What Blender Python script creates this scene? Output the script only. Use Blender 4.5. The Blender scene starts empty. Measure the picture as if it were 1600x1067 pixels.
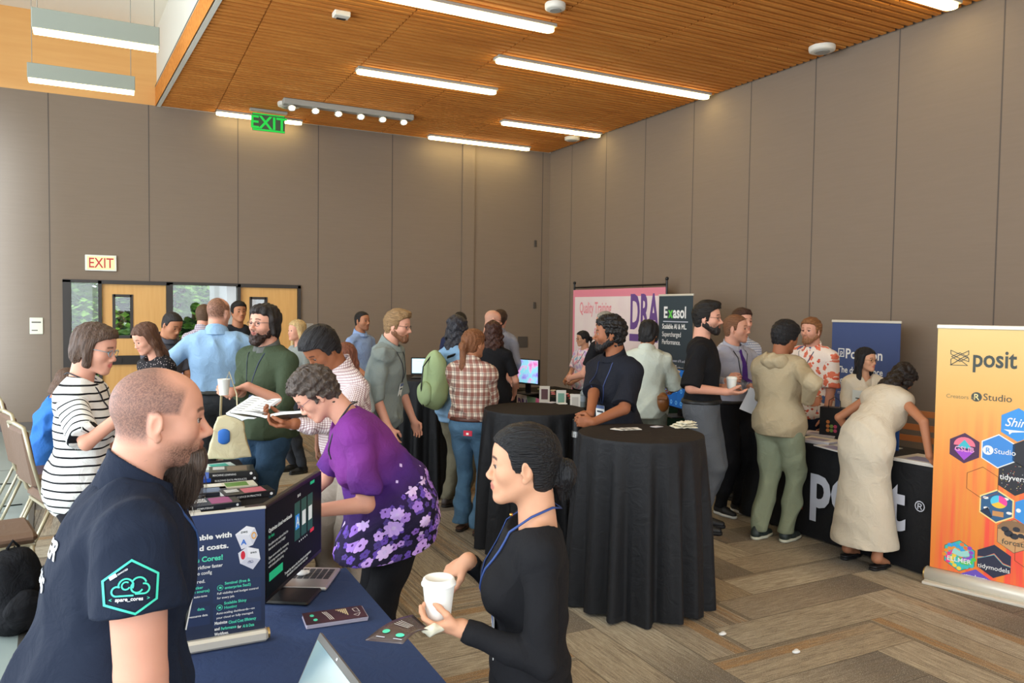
import bpy, math, random
import numpy as np
from mathutils import Vector, Matrix
R_ = math.radians
PI = math.pi
random.seed(7)
SC = bpy.context.scene
COL = SC.collection
# ---------------------------------------------------------------- camera, exposure, world, lights
FPX, YAW, PITCH, ROLL, EYE = 1204.4, R_(27.14), R_(2.31), R_(.735), 1.76
YB, XR, HC = 12.57, 7.2, 4.69           # back wall, right wall, ceiling height
def cam_basis():
    f = np.array([math.sin(YAW)*math.cos(PITCH), math.cos(YAW)*math.cos(PITCH), -math.sin(PITCH)])
    r = np.array([math.cos(YAW), -math.sin(YAW), 0]); u = np.cross(r, f)
    return math.cos(ROLL)*r+math.sin(ROLL)*u, -math.sin(ROLL)*r+math.cos(ROLL)*u, f
CR, CU, CF = cam_basis()
cam = bpy.data.cameras.new('camera'); cam_o = bpy.data.objects.new('camera', cam); COL.objects.link(cam_o)
cam.sensor_width = 36; cam.lens = 36*FPX/1600; cam.clip_start = .05; cam.clip_end = 200
M = Matrix.Identity(4)
for i in range(3):
    M[i][0] = CR[i]; M[i][1] = CU[i]; M[i][2] = -CF[i]
M[0][3], M[1][3], M[2][3] = 0, 0, EYE
cam_o.matrix_world = M
SC.camera = cam_o
SC.view_settings.view_transform = 'Standard'; SC.view_settings.look = 'None'
SC.view_settings.gamma = 1; SC.view_settings.use_curve_mapping = False
SC.view_settings.exposure = 0.36
try:
    SC.cycles.use_denoising = True; SC.cycles.max_bounces = 7; SC.cycles.diffuse_bounces = 4
    SC.cycles.sample_clamp_indirect = 6
except Exception: pass
wd = bpy.data.worlds.new('world'); SC.world = wd; wd.use_nodes = True
wn = wd.node_tree.nodes; wl_ = wd.node_tree.links
bg = wn['Background']; bg.inputs[0].default_value = (.80, .90, 1, 1); bg.inputs[1].default_value = 1.6
def area(name, loc, rot, sx, sy, power, color):
    l = bpy.data.lights.new(name, 'AREA'); l.shape = 'RECTANGLE'; l.size = sx; l.size_y = sy
    l.energy = power; l.color = color
    o = bpy.data.objects.new(name, l); COL.objects.link(o); o.location = loc; o.rotation_euler = rot
    return o
# daylight through the glazed left wall and the glazed wall behind the camera, plus one added beam
area('window_daylight_left', (-4.35, 3.2, 2.6), (0, R_(-90), 0), 4.6, 13, 680, (.90, .95, 1))
area('window_daylight_rear', (1.5, -4.4, 2.6), (R_(90), 0, 0), 9, 4.2, 170, (.92, .96, 1))
bm = area('added_beam_far_left', (-3.7, 8.4, 3.0), (0, 0, 0), 1.6, 3.6, 95, (.62, .80, 1)); bm.data.spread = R_(26)  # added narrow beam, aimed to brighten the left end of the back wall
bm.rotation_euler = (Vector((-2.45, 12.57, 2.3))-Vector((-3.7, 8.4, 3.0))).to_track_quat('-Z', 'Y').to_euler()
sun = bpy.data.lights.new('sun', 'SUN'); sun.energy = 3.0; sun.angle = R_(2); sun.color = (1, .95, .88)
so = bpy.data.objects.new('sun', sun); COL.objects.link(so); so.rotation_euler = (R_(38), R_(-12), R_(0))

def unproj(px, py, ax, val):            # pixel -> point on the plane axis=val
    d = CF+CR*(px-800)/FPX-CU*(py-533.5)/FPX
    o = np.array([0, 0, EYE]); t = (val-o[ax])/d[ax]
    return o+t*d
def at(px, py, dep):                    # pixel + depth -> point
    return np.array([0, 0, EYE])+dep*(CF+CR*(px-800)/FPX-CU*(py-533.5)/FPX)
def ground(px, dep):
    p = at(px, 485+.0128*(px-800), dep); return np.array([p[0], p[1], 0.])

# ---------------------------------------------------------------- object helpers
def lin(h):
    if isinstance(h, str):
        h = h.lstrip('#'); c = [int(h[i:i+2], 16)/255 for i in (0, 2, 4)]
        return tuple(x/12.92 if x <= .04045 else ((x+.055)/1.055)**2.4 for x in c)
    return tuple(h)
def tag(o, label=None, cat=None, group=None, kind=None):
    if label: o['label'] = label
    if cat: o['category'] = cat
    if group: o['group'] = group
    if kind: o['kind'] = kind
    return o
def empty(name, loc=(0, 0, 0), rz=0, label=None, cat=None, group=None):
    o = bpy.data.objects.new(name, None); COL.objects.link(o); o.location = tuple(map(float, loc)); o.rotation_euler = (0, 0, rz)
    o.empty_display_size = .1
    return tag(o, label, cat, group)
def copy_tree(o, parent=None):
    c = o.copy(); COL.objects.link(c)
    if parent: c.parent = parent
    for ch in list(o.children): copy_tree(ch, c)
    return c

_MAT = {}
class NT:
    def __init__(s, m):
        s.t = m.node_tree; s.n = s.t.nodes; s.l = s.t.links; s.b = s.n['Principled BSDF']
    def new(s, typ, **kw):
        x = s.n.new(typ)
        for k, v in kw.items():
            if k == 'ins':
                for a, b in v.items():
                    if isinstance(b, bpy.types.NodeSocket): s.l.new(b, x.inputs[a])
                    else: x.inputs[a].default_value = b
            else: setattr(x, k, v)
        return x
    def math(s, op, a, b=0, c=0):
        x = s.n.new('ShaderNodeMath'); x.operation = op
        for i, v in enumerate((a, b, c)):
            if isinstance(v, bpy.types.NodeSocket): s.l.new(v, x.inputs[i])
            else: x.inputs[i].default_value = v
        return x.outputs[0]
    def mix(s, f, a, b, mode='MIX'):
        x = s.n.new('ShaderNodeMix'); x.data_type = 'RGBA'; x.blend_type = mode
        for i, v in ((0, f), (6, a), (7, b)):
            if isinstance(v, bpy.types.NodeSocket): s.l.new(v, x.inputs[i])
            elif i == 0: x.inputs[0].default_value = v
            else: x.inputs[i].default_value = (*lin(v), 1)
        return x.outputs[2]
    def noise(s, scale, vec=None, detail=3, rough=.5, ms=None):
        x = s.n.new('ShaderNodeTexNoise'); x.inputs['Scale'].default_value = scale
        x.inputs['Detail'].default_value = detail; x.inputs['Roughness'].default_value = rough
        if vec is None: vec = s.obj()
        if ms: 
            mp = s.n.new('ShaderNodeMapping'); mp.inputs['Scale'].default_value = ms; s.l.new(vec, mp.inputs[0]); vec = mp.outputs[0]
        s.l.new(vec, x.inputs['Vector']); return x
    def obj(s): return s.new('ShaderNodeTexCoord').outputs['Object']
    def attr(s, name): return s.new('ShaderNodeAttribute', attribute_name=name)
    def sep(s, v):
        x = s.n.new('ShaderNodeSeparateXYZ'); s.l.new(v, x.inputs[0]); return x.outputs
    def ramp(s, f, stops):
        x = s.n.new('ShaderNodeValToRGB'); s.l.new(f, x.inputs[0]); e = x.color_ramp.elements
        while len(e) < len(stops): e.new(.5)
        for el, (p, c) in zip(e, stops): el.position = p; el.color = (*lin(c), 1)
        return x.outputs[0]
    def bump(s, h, strength=.3, dist=.01):
        x = s.n.new('ShaderNodeBump'); x.inputs['Strength'].default_value = strength; x.inputs['Distance'].default_value = dist
        s.l.new(h, x.inputs['Height']); s.l.new(x.outputs[0], s.b.inputs['Normal'])
    def col(s, c): s.l.new(c, s.b.inputs['Base Color'])
def mat(name, color='#888888', rough=.6, metal=0, emit=None, estr=0, spec=None, alpha=None, sheen=0, trans=0):
    if name in _MAT: return _MAT[name]
    m = bpy.data.materials.new(name); m.use_nodes = True; b = m.node_tree.nodes['Principled BSDF']
    b.inputs['Base Color'].default_value = (*lin(color), 1); b.inputs['Roughness'].default_value = rough
    b.inputs['Metallic'].default_value = metal
    if spec is not None: b.inputs['Specular IOR Level'].default_value = spec
    if emit: b.inputs['Emission Color'].default_value = (*lin(emit), 1); b.inputs['Emission Strength'].default_value = estr
    if sheen: b.inputs['Sheen Weight'].default_value = sheen
    if trans: b.inputs['Transmission Weight'].default_value = trans
    _MAT[name] = m; return m
def fabric(name, color, rough=.85, bump=.25, scale=900, var=.06, spec=.2):
    if name in _MAT: return _MAT[name]
    m = mat(name, color, rough, spec=spec); t = NT(m)
    n = t.noise(9, detail=4); n2 = t.noise(scale, detail=1)
    c = t.mix(t.math('MULTIPLY', n.outputs[0], var*6), color, tuple(x*(1-var*3) for x in lin(color)))
    t.col(c); nb_ = t.noise(11, detail=5, rough=.55); nb_.inputs['Distortion'].default_value = 1.3; h = t.math('ADD', t.math('MULTIPLY', nb_.outputs[0], 1.6), t.math('MULTIPLY', n2.outputs[0], .08))
    t.bump(h, bump, .03); return m

# ---------------------------------------------------------------- mesh builder
def TR(loc=(0, 0, 0), rz=0, rx=0, ry=0):
    m = Matrix.Translation(Vector([float(v) for v in loc])) @ Matrix.Rotation(rz, 4, 'Z') @ Matrix.Rotation(ry, 4, 'Y') @ Matrix.Rotation(rx, 4, 'X')
    return m
I4 = Matrix.Identity(4)
_TXT = {}
class MB:
    def __init__(s): s.v = []; s.f = []; s.mi = []; s.sm = []; s.mats = []
    def m(s, mt):
        if mt is None: return 0
        if mt not in s.mats: s.mats.append(mt)
        return s.mats.index(mt)
    def raw(s, V, F, mt=None, M=I4, smooth=False):
        o = len(s.v); k = s.m(mt)
        for p in V: s.v.append(tuple(M @ Vector(p)))
        for f in F: s.f.append(tuple(i+o for i in f)); s.mi.append(k); s.sm.append(smooth)
        return s
    def box(s, x0, x1, y0, y1, z0, z1, mt=None, M=I4, bev=0):
        if bev:
            b = min(bev, abs(x1-x0)/2.01, abs(y1-y0)/2.01, abs(z1-z0)/2.01); V = []; F = []
            import itertools
            idx = {}
            for sx, sy, sz in itertools.product((0, 1), repeat=3):
                X = (x0, x1)[sx]; Y = (y0, y1)[sy]; Z = (z0, z1)[sz]
                ix = X+(b if sx == 0 else -b); iy = Y+(b if sy == 0 else -b); iz = Z+(b if sz == 0 else -b)
                for a, p in enumerate(((X, iy, iz), (ix, Y, iz), (ix, iy, Z))):
                    idx[(sx, sy, sz, a)] = len(V); V.append(p)
            g = lambda *k: idx[k]
            F += [(g(0,0,0,0), g(0,0,1,0), g(0,1,1,0), g(0,1,0,0)), (g(1,0,0,0), g(1,1,0,0), g(1,1,1,0), g(1,0,1,0)),
                  (g(0,0,0,1), g(1,0,0,1), g(1,0,1,1), g(0,0,1,1)), (g(0,1,0,1), g(0,1,1,1), g(1,1,1,1), g(1,1,0,1)),
                  (g(0,0,0,2), g(0,1,0,2), g(1,1,0,2), g(1,0,0,2)), (g(0,0,1,2), g(1,0,1,2), g(1,1,1,2), g(0,1,1,2))]
            for a in (0, 1):
                for c in (0, 1):
                    F.append((g(0,a,c,1), g(1,a,c,1), g(1,a,c,2), g(0,a,c,2)))
                    F.append((g(a,0,c,0), g(a,1,c,0), g(a,1,c,2), g(a,0,c,2)))
                    F.append((g(a,c,0,0), g(a,c,1,0), g(a,c,1,1), g(a,c,0,1)))
                    for e in (0, 1): F.append((g(a,c,e,0), g(a,c,e,1), g(a,c,e,2)))
            return s.raw(V, F, mt, M)
        V = [(x, y, z) for x in (x0, x1) for y in (y0, y1) for z in (z0, z1)]
        F = [(0, 1, 3, 2), (4, 6, 7, 5), (0, 4, 5, 1), (2, 3, 7, 6), (0, 2, 6, 4), (1, 5, 7, 3)]
        return s.raw(V, F, mt, M)
    def cyl(s, p0, p1, r0, r1=None, n=16, mt=None, M=I4, caps=True, smooth=True):
        r1 = r0 if r1 is None else r1; a = Vector(p0); b = Vector(p1); d = (b-a).normalized()
        u = d.orthogonal().normalized(); w = d.cross(u)
        V = [tuple(a+(u*math.cos(t)+w*math.sin(t))*r0) for t in [2*PI*i/n for i in range(n)]]
        V += [tuple(b+(u*math.cos(t)+w*math.sin(t))*r1) for t in [2*PI*i/n for i in range(n)]]
        s.raw(V, [(i, (i+1) % n, n+(i+1) % n, n+i) for i in range(n)], mt, M, smooth)
        if caps: s.raw(V, [tuple(range(n-1, -1, -1)), tuple(range(n, 2*n))], mt, M)
        return s
    def lathe(s, prof, n=24, mt=None, M=I4, smooth=True):
        V = [(r*math.cos(2*PI*i/n), r*math.sin(2*PI*i/n), z) for r, z in prof for i in range(n)]
        F = [(k*n+i, k*n+(i+1) % n, (k+1)*n+(i+1) % n, (k+1)*n+i) for k in range(len(prof)-1) for i in range(n)]
        s.raw(V, F, mt, M, smooth)
        if prof[0][0] > 1e-4: s.raw(V[:n], [tuple(range(n-1, -1, -1))], mt, M)
        if prof[-1][0] > 1e-4: s.raw(V[-n:], [tuple(range(n))], mt, M)
        return s
    def tube(s, pts, r, n=8, mt=None, M=I4, flat=1):
        P = [Vector([float(c) for c in p]) for p in pts]; V = []; up = None
        for i, p in enumerate(P):
            d = (P[min(i+1, len(P)-1)]-P[max(i-1, 0)]).normalized()
            if up is None: up = d.orthogonal().normalized()
            up = (up-d*up.dot(d)).normalized(); w = d.cross(up); rr = r[i] if hasattr(r, '__len__') else r
            V += [tuple(p+(up*math.cos(t)+w*math.sin(t)*flat)*rr) for t in [2*PI*k/n for k in range(n)]]
        F = [(k*n+i, k*n+(i+1) % n, (k+1)*n+(i+1) % n, (k+1)*n+i) for k in range(len(P)-1) for i in range(n)]
        F += [tuple(range(n-1, -1, -1)), tuple(range(len(V)-n, len(V)))]
        return s.raw(V, F, mt, M, True)
    def sphere(s, c, r, n=12, mt=None, M=I4):
        rx, ry, rz = (r, r, r) if not hasattr(r, '__len__') else r
        V = [(c[0], c[1], c[2]-rz)]
        for j in range(1, n//2+1):
            ph = PI*j/(n//2+1)
            V += [(c[0]+rx*math.sin(ph)*math.cos(2*PI*i/n), c[1]+ry*math.sin(ph)*math.sin(2*PI*i/n), c[2]-rz*math.cos(ph)) for i in range(n)]
        V.append((c[0], c[1], c[2]+rz)); k = n//2; L = len(V)-1
        F = [(0, 1+(i+1) % n, 1+i) for i in range(n)]
        for j in range(k-1): F += [(1+j*n+i, 1+j*n+(i+1) % n, 1+(j+1)*n+(i+1) % n, 1+(j+1)*n+i) for i in range(n)]
        F += [(L, 1+(k-1)*n+i, 1+(k-1)*n+(i+1) % n) for i in range(n)]
        return s.raw(V, F, mt, M, True)
    def prism(s, poly, z0, z1, mt=None, M=I4):       # poly in XY, extruded along Z
        n = len(poly); V = [(x, y, z0) for x, y in poly]+[(x, y, z1) for x, y in poly]
        F = [tuple(range(n-1, -1, -1)), tuple(range(n, 2*n))]+[(i, (i+1) % n, n+(i+1) % n, n+i) for i in range(n)]
        return s.raw(V, F, mt, M)
    def ring(s, poly, w, z0, z1, mt=None, M=I4):     # outline of a closed polygon
        cx = sum(p[0] for p in poly)/len(poly); cy = sum(p[1] for p in poly)/len(poly); n = len(poly)
        for i in range(n):
            a, b = poly[i], poly[(i+1) % n]
            ia = (a[0]+(cx-a[0])*w, a[1]+(cy-a[1])*w); ib = (b[0]+(cx-b[0])*w, b[1]+(cy-b[1])*w)
            s.prism([a, b, ib, ia], z0, z1, mt, M)
        return s
    def line(s, pts, w, z, mt=None, M=I4, closed=False):   # flat stroke in XY
        P = list(pts)+([pts[0]] if closed else [])
        for a, b in zip(P[:-1], P[1:]):
            dx, dy = b[0]-a[0], b[1]-a[1]; L = math.hypot(dx, dy) or 1; nx, ny = -dy/L*w/2, dx/L*w/2; ex, ey = dx/L*w*.3, dy/L*w*.3
            s.raw([(a[0]+nx-ex, a[1]+ny-ey, z), (a[0]-nx-ex, a[1]-ny-ey, z), (b[0]-nx+ex, b[1]-ny+ey, z), (b[0]+nx+ex, b[1]+ny+ey, z)], [(0, 1, 2, 3)], mt, M)
        return s
    def text(s, body, x, y, size, mt, M=I4, z=.0012, bold=0, align='LEFT', sx=1, shear=0, cw=1):
        key = (body, bold, shear, cw)
        if key not in _TXT:
            c = bpy.data.curves.new('t', 'FONT'); c.body = body; c.size = 1; c.offset = bold; c.shear = shear; c.resolution_u = 3; c.space_character = cw
            o = bpy.data.objects.new('t', c); me = bpy.data.meshes.new_from_object(o)
            V = [tuple(v.co) for v in me.vertices]; F = [tuple(p.vertices) for p in me.polygons]
            bpy.data.objects.remove(o); bpy.data.meshes.remove(me); bpy.data.curves.remove(c)
            _TXT[key] = (V, F)
        V, F = _TXT[key]
        if not V: return s
        w = max(v[0] for v in V)*size*sx
        ox = x-(w if align == 'RIGHT' else w/2 if align == 'CENTER' else 0)
        return s.raw([(ox+v[0]*size*sx, y+v[1]*size, z) for v in V], F, mt, M)
    def build(s, name, parent=None, mt=None, shade=None):
        me = bpy.data.meshes.new(name); me.from_pydata(s.v, [], s.f)
        for m_ in (s.mats or ([mt] if mt else [])): me.materials.append(m_)
        me.polygons.foreach_set('material_index', s.mi if s.mats else [0]*len(s.f))
        me.polygons.foreach_set('use_smooth', s.sm if shade is None else [shade]*len(s.f)); me.update()
        o = bpy.data.objects.new(name, me); COL.objects.link(o)
        if parent: o.parent = parent
        return o
    def struct(s, name): return tag(s.build(name), kind='structure')
# ---------------------------------------------------------------- room materials
wallm = mat('wall_fabric', '#857b72', .85, spec=.25); t = NT(wallm)
n = t.noise(3, detail=6, ms=(1, 1, 14)); t.col(t.mix(n.outputs[0], '#7e6f60', '#847566')); t.bump(t.noise(260, detail=2, ms=(1, 1, 1)).outputs[0], .12, .004)
seam = mat('wall_seam', '#574e46', .8)
whitem = mat('white_plaster', '#d9d6c9', .8)
slatm = mat('ceiling_slat_wood', '#b87636', .75, spec=.2); t = NT(slatm)
n = t.noise(2.2, detail=5, ms=(.6, 9, 9)); n2 = t.noise(.7, detail=1)
t.col(t.ramp(t.math('ADD', t.math('MULTIPLY', n.outputs[0], .75), t.math('MULTIPLY', n2.outputs[0], .25)), [(.3, '#b87030'), (.52, '#cf853c'), (.72, '#de9b4e')]))
darkwood = mat('ceiling_backing', '#3a2413', .9)
veneer = mat('wood_band', '#d29a56', .55); t = NT(veneer)
n = t.noise(2, detail=5, ms=(.5, 1, 6)); t.col(t.mix(n.outputs[0], '#c98f4b', '#dca763'))
carpet = mat('carpet', '#8b7a68', .95, spec=.1); t = NT(carpet)
uv = t.attr('pl'); s = t.sep(uv.outputs['Vector']); rc = t.attr('rc'); rs = t.sep(rc.outputs['Vector'])
base = t.ramp(rs[0], [(0, '#b8a68a'), (.25, '#cbbca2'), (.45, '#d4c8b0'), (.6, '#c3b59c'), (.75, '#aea08e'), (1, '#ddd2ba')])
# dark end patch fading along the plank
e1 = t.math('MULTIPLY', t.math('SMOOTH_MIN', t.math('MAXIMUM', t.math('SUBTRACT', t.math('MULTIPLY', s[0], 2.6), 1.2), 0), 1, .2), t.math('GREATER_THAN', rs[1], .35))
base = t.mix(t.math('MULTIPLY', e1, .85), base, '#66625f')
g = t.math('MULTIPLY', t.math('GREATER_THAN', s[1], .62), t.math('MULTIPLY', t.math('LESS_THAN', s[1], .88), t.math('GREATER_THAN', rs[2], .55)))
base = t.mix(t.math('MULTIPLY', t.math('MULTIPLY', g, .85), t.math('MINIMUM', t.math('MULTIPLY', t.math('SUBTRACT', 1.05, s[0]), 1.6), 1)), base, '#b98a52')
ms_ = t.math('GREATER_THAN', rs[2], .82); s2_ = t.noise(7, t.new('ShaderNodeCombineXYZ', ins={0: t.math('MULTIPLY', s[0], .12), 1: t.math('MULTIPLY', s[1], 1.6), 2: t.math('MULTIPLY', rs[0], 31)}).outputs[0], detail=2)
base = t.mix(t.math('MULTIPLY', ms_, .75), base, t.ramp(s2_.outputs[0], [(.35, '#6b625b'), (.45, '#b99060'), (.55, '#cdbfa6'), (.65, '#80705f')]))
g2 = t.math('MULTIPLY', t.math('GREATER_THAN', s[1], .9), t.math('GREATER_THAN', rs[2], .35))
base = t.mix(t.math('MULTIPLY', g2, .6), base, '#5f574e')
cmb = t.new('ShaderNodeCombineXYZ', ins={0: t.math('MULTIPLY', s[0], 3), 1: t.math('MULTIPLY', s[1], 14), 2: t.math('MULTIPLY', rs[0], 40)})
st = t.noise(2.2, cmb.outputs[0], detail=3)
base = t.mix(t.math('MULTIPLY', t.math('MAXIMUM', t.math('SUBTRACT', st.outputs[0], .38), 0), 2.2), base, '#857766', 'MIX')
cm2 = t.new('ShaderNodeCombineXYZ', ins={0: t.math('MULTIPLY', s[0], 9), 1: t.math('MULTIPLY', s[1], 70), 2: t.math('MULTIPLY', rs[1], 40)})
base = t.mix(t.math('MULTIPLY', t.math('MAXIMUM', t.math('SUBTRACT', t.noise(1.6, cm2.outputs[0], detail=4, rough=.7).outputs[0], .42), 0), 3.2), base, '#5f5446')
fl = t.noise(190, detail=1); base = t.mix(t.math('MULTIPLY', t.math('GREATER_THAN', fl.outputs[0], .64), .55), base, '#e4dac2')
fl2 = t.noise(230, detail=2)
base = t.mix(t.math('MULTIPLY', fl2.outputs[0], .35), base, '#6a5f50')
ed = t.math('GREATER_THAN', t.math('ABSOLUTE', t.math('SUBTRACT', s[1], .5)), .487)
base = t.mix(t.math('MULTIPLY', ed, .55), base, '#3c352e'); t.col(base)
t.bump(t.noise(500, detail=1).outputs[0], .5, .004)
# ---------------------------------------------------------------- floor: herringbone carpet planks, concrete strip at the left
def edgeX(y): return -.65-.07*(y-7.5)
Wp, Lp = .295, 1.18
nn = 4
V = []; F = []; PL = []; RC = []
rng = np.random.RandomState(3)
ids = {}
i0, i1, j0, j1 = int(-2/Wp), int(9/Wp), int(-5/Wp), int(13.2/Wp)
for i in range(i0, i1):
    for j in range(j0, j1):
        tt = (i-j) % (2*nn)
        if tt < nn: key = ('h', i-tt, j)
        else: key = ('v', i, j-(2*nn-1-tt))
        ids.setdefault(key, []).append((i, j))
cutf = []
for key in ids:
    k, a, b = key; r = rng.rand(3); flip = rng.rand() < .5
    x0, y0 = a*Wp, b*Wp; x1, y1 = (x0+Lp, y0+Wp) if k == 'h' else (x0+Wp, y0+Lp)
    if x0 < -2: continue
    x1 = min(x1, XR); y1 = min(y1, YB)
    if x1 <= x0 or y1 <= y0: continue
    q = [(x0, y0), (x1, y0), (x1, y1), (x0, y1)]
    uvq = [(0, 0), (1, 0), (1, 1), (0, 1)] if k == 'h' else [(0, 0), (0, 1), (1, 1), (1, 0)]
    if flip: uvq = [(1-u, 1-v) for u, v in uvq]
    o = len(V); V += [(x, y, 0) for x, y in q]; F.append((o, o+1, o+2, o+3)); PL += [(u, v, 0) for u, v in uvq]; RC += [tuple(r)]*4
# clip planks left of the concrete boundary
keep = [fi for fi, f in enumerate(F) if sum(V[k][0] for k in f)/4 > edgeX(sum(V[k][1] for k in f)/4)-.3]
V2 = []; F2 = []; P2 = []; R2 = []
for fi in keep:
    o = len(V2); F2.append((o, o+1, o+2, o+3))
    for k in F[fi]: V2.append(V[k]); P2.append(PL[k]); R2.append(RC[k])
me = bpy.data.meshes.new('floor'); me.from_pydata(V2, [], F2); me.materials.append(carpet)
for nm, dat in (('pl', P2), ('rc', R2)):
    at_ = me.attributes.new(nm, 'FLOAT_VECTOR', 'POINT'); at_.data.foreach_set('vector', np.array(dat, dtype=np.float32).ravel())
fo = bpy.data.objects.new('floor', me); COL.objects.link(fo); tag(fo, kind='structure')
conc = mat('floor_polished_concrete', '#8d9a97', .32, spec=.5); t = NT(conc)
t.col(t.mix(t.noise(1.6, detail=6).outputs[0], '#84918d', '#9aa6a2'))
mb = MB(); mb.raw([(-4.6, -5, .004), (edgeX(-5), -5, .004), (edgeX(YB), YB, .004), (-4.6, YB, .004)], [(0, 1, 2, 3)], conc)
for y in (6.7, 9.6): mb.box(-4.6, edgeX(y), y, y+.012, .0042, .0052, seam)
mb.struct('floor_concrete')
mb = MB(); mb.box(-4.8, XR+.2, -5, YB+.2, -.12, -.005, mat('slab', '#6a645c')); mb.struct('floor_slab')
mb = MB(); mb.raw([(edgeX(-5)-.02, -5, .006), (edgeX(-5)+.02, -5, .006), (edgeX(YB)+.02, YB, .006), (edgeX(YB)-.02, YB, .006)], [(0, 1, 2, 3)], mat('trim_metal', '#6e6a62', .4, .6)); mb.struct('trim_1')

# ---------------------------------------------------------------- back wall with door openings
DX = [-.68, -.24, .70, 1.66, 2.62]      # glazing, door, glazing, door
DT = 2.11
bs = [-2.07, -.83, .43, 1.67, 2.9, 4.14, 5.42, 5.65, 7.04]
mb = MB()
mb.box(-4.6, DX[0], YB, YB+.16, 0, HC, wallm); mb.box(DX[4], XR, YB, YB+.16, 0, HC, wallm); mb.box(DX[0], DX[4], YB, YB+.16, DT, HC, wallm)
for x in bs: mb.box(x-.007, x+.007, YB-.0015, YB, DT if DX[0]+.02 < x < DX[4]-.02 else 0.12, HC, seam)
mb.box(5.42, 5.65, YB-.03, YB, 0, HC-.02, wallm)
mb.struct('wall_back')
mb = MB(); mb.box(-4.6, .54, YB-.001, YB+.16, HC, 5.79, veneer); mb.box(.54, XR, YB, YB+.16, HC, 5.79, whitem); mb.struct('trim_2')
mb = MB()
for a, b in ((-4.6, DX[0]), (DX[4], XR)): mb.box(a, b, YB-.018, YB, 0, .12, mat('base_dark', '#5b544e', .6))
mb.struct('baseboard_back')
mb = MB(); mb.box(XR-.015, XR, -5, YB, 0, .12, mat('base_dark')); mb.struct('baseboard_right')
mb = MB(); mb.box(XR, XR+.16, -5, YB+.16, 0, 5.9, wallm)
for y in (11.8, 10.72, 9.66, 8.55, 7.46, 6.44, 5.37, 4.31, 3.2, 2.1, 1.0): mb.box(XR-.0015, XR, y-.007, y+.007, .12, HC+.2, seam)
mb.struct('wall_right')
# left wall: piers between tall windows, wall behind the camera: the same
fr = mat('window_frame_dark', '#3a3733', .5)
def window_wall(nm, along, fixed, a0, a1, n_, top, side):
    mb = MB(); L = (a1-a0)/n_
    def bx(u0, u1, z0, z1, m_):
        if along == 'Y': mb.box(fixed, fixed+.15, u0, u1, z0, z1, m_)
        else: mb.box(u0, u1, fixed-.15, fixed, z0, z1, m_)
    bx(a0, a1, 0, .08, wallm); bx(a0, a1, top, 6.0, wallm)
    for k in range(n_+1): bx(a0+k*L-.08, a0+k*L+.08, .08, top, fr)
    bx(a0, a1, 2.5, 2.58, fr)
    mb.struct('wall_'+side)
window_wall('l', 'Y', -4.75, -5, 11, 8, 5.2, 'left')
window_wall('r', 'X', -4.85, -4.6, XR, 6, 5.0, 'front')
mb = MB(); mb.box(-4.75, -4.6, 11, YB+.1, 0, 6.0, wallm); mb.struct('wall_left_end')
# ---------------------------------------------------------------- ceiling
def ceX(y): return .54+.07*(12.56-y)          # left edge of the slatted ceiling
mb = MB()
pitch = .10
for k in range(int((YB+5)/pitch)):
    y = YB-.02-k*pitch; x = ceX(y)
    while x < XR-.06:
        nx = min((math.floor((x-.04+1e-6)/1.3)+1)*1.3+.04, XR-.04)
        if nx-x > .05: mb.box(x+.006, nx-.008, y-.056, y, HC, HC+.05, slatm)
        x = nx
mb.box(ceX(0)-2, XR, -5, YB, 6.0, 6.1, whitem)
mb.raw([(ceX(YB), YB, HC+.05), (XR, YB, HC+.05), (XR, -5, HC+.05), (ceX(-5), -5, HC+.05)], [(0, 1, 2, 3)], darkwood)
mb.struct('ceiling')
mb = MB()
x0, x1 = ceX(YB), ceX(-5)
mb.raw([(x0-.02, YB, HC-.01), (x1-.02, -5, HC-.01), (x1-.02, -5, HC+.26), (x0-.02, YB, HC+.26)], [(0, 1, 2, 3)], slatm)
mb.raw([(x0, YB, HC-.01), (x1, -5, HC-.01), (x1, -5, 5.79), (x0, YB, 5.79), (x0+.05, YB, HC-.01), (x1+.05, -5, HC-.01), (x1+.05, -5, 5.79), (x0+.05, YB, 5.79)],
       [(0, 1, 2, 3), (4, 7, 6, 5), (0, 4, 5, 1), (3, 2, 6, 7)], whitem)
mb.raw([(x0-.022, YB-.01, HC+.26), (x1-.022, -5, HC+.26), (x1-.022, -5, HC+.285), (x0-.022, YB-.01, HC+.285)], [(0, 1, 2, 3)], mat('reveal_dark', '#3f4a44'))
mb.struct('trim_3')
mb = MB(); mb.box(-4.75, 2.2, -5, YB, 5.79, 5.9, mat('ceiling_white', '#e6e1d2', .85)); mb.struct('ceiling_upper')
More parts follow.
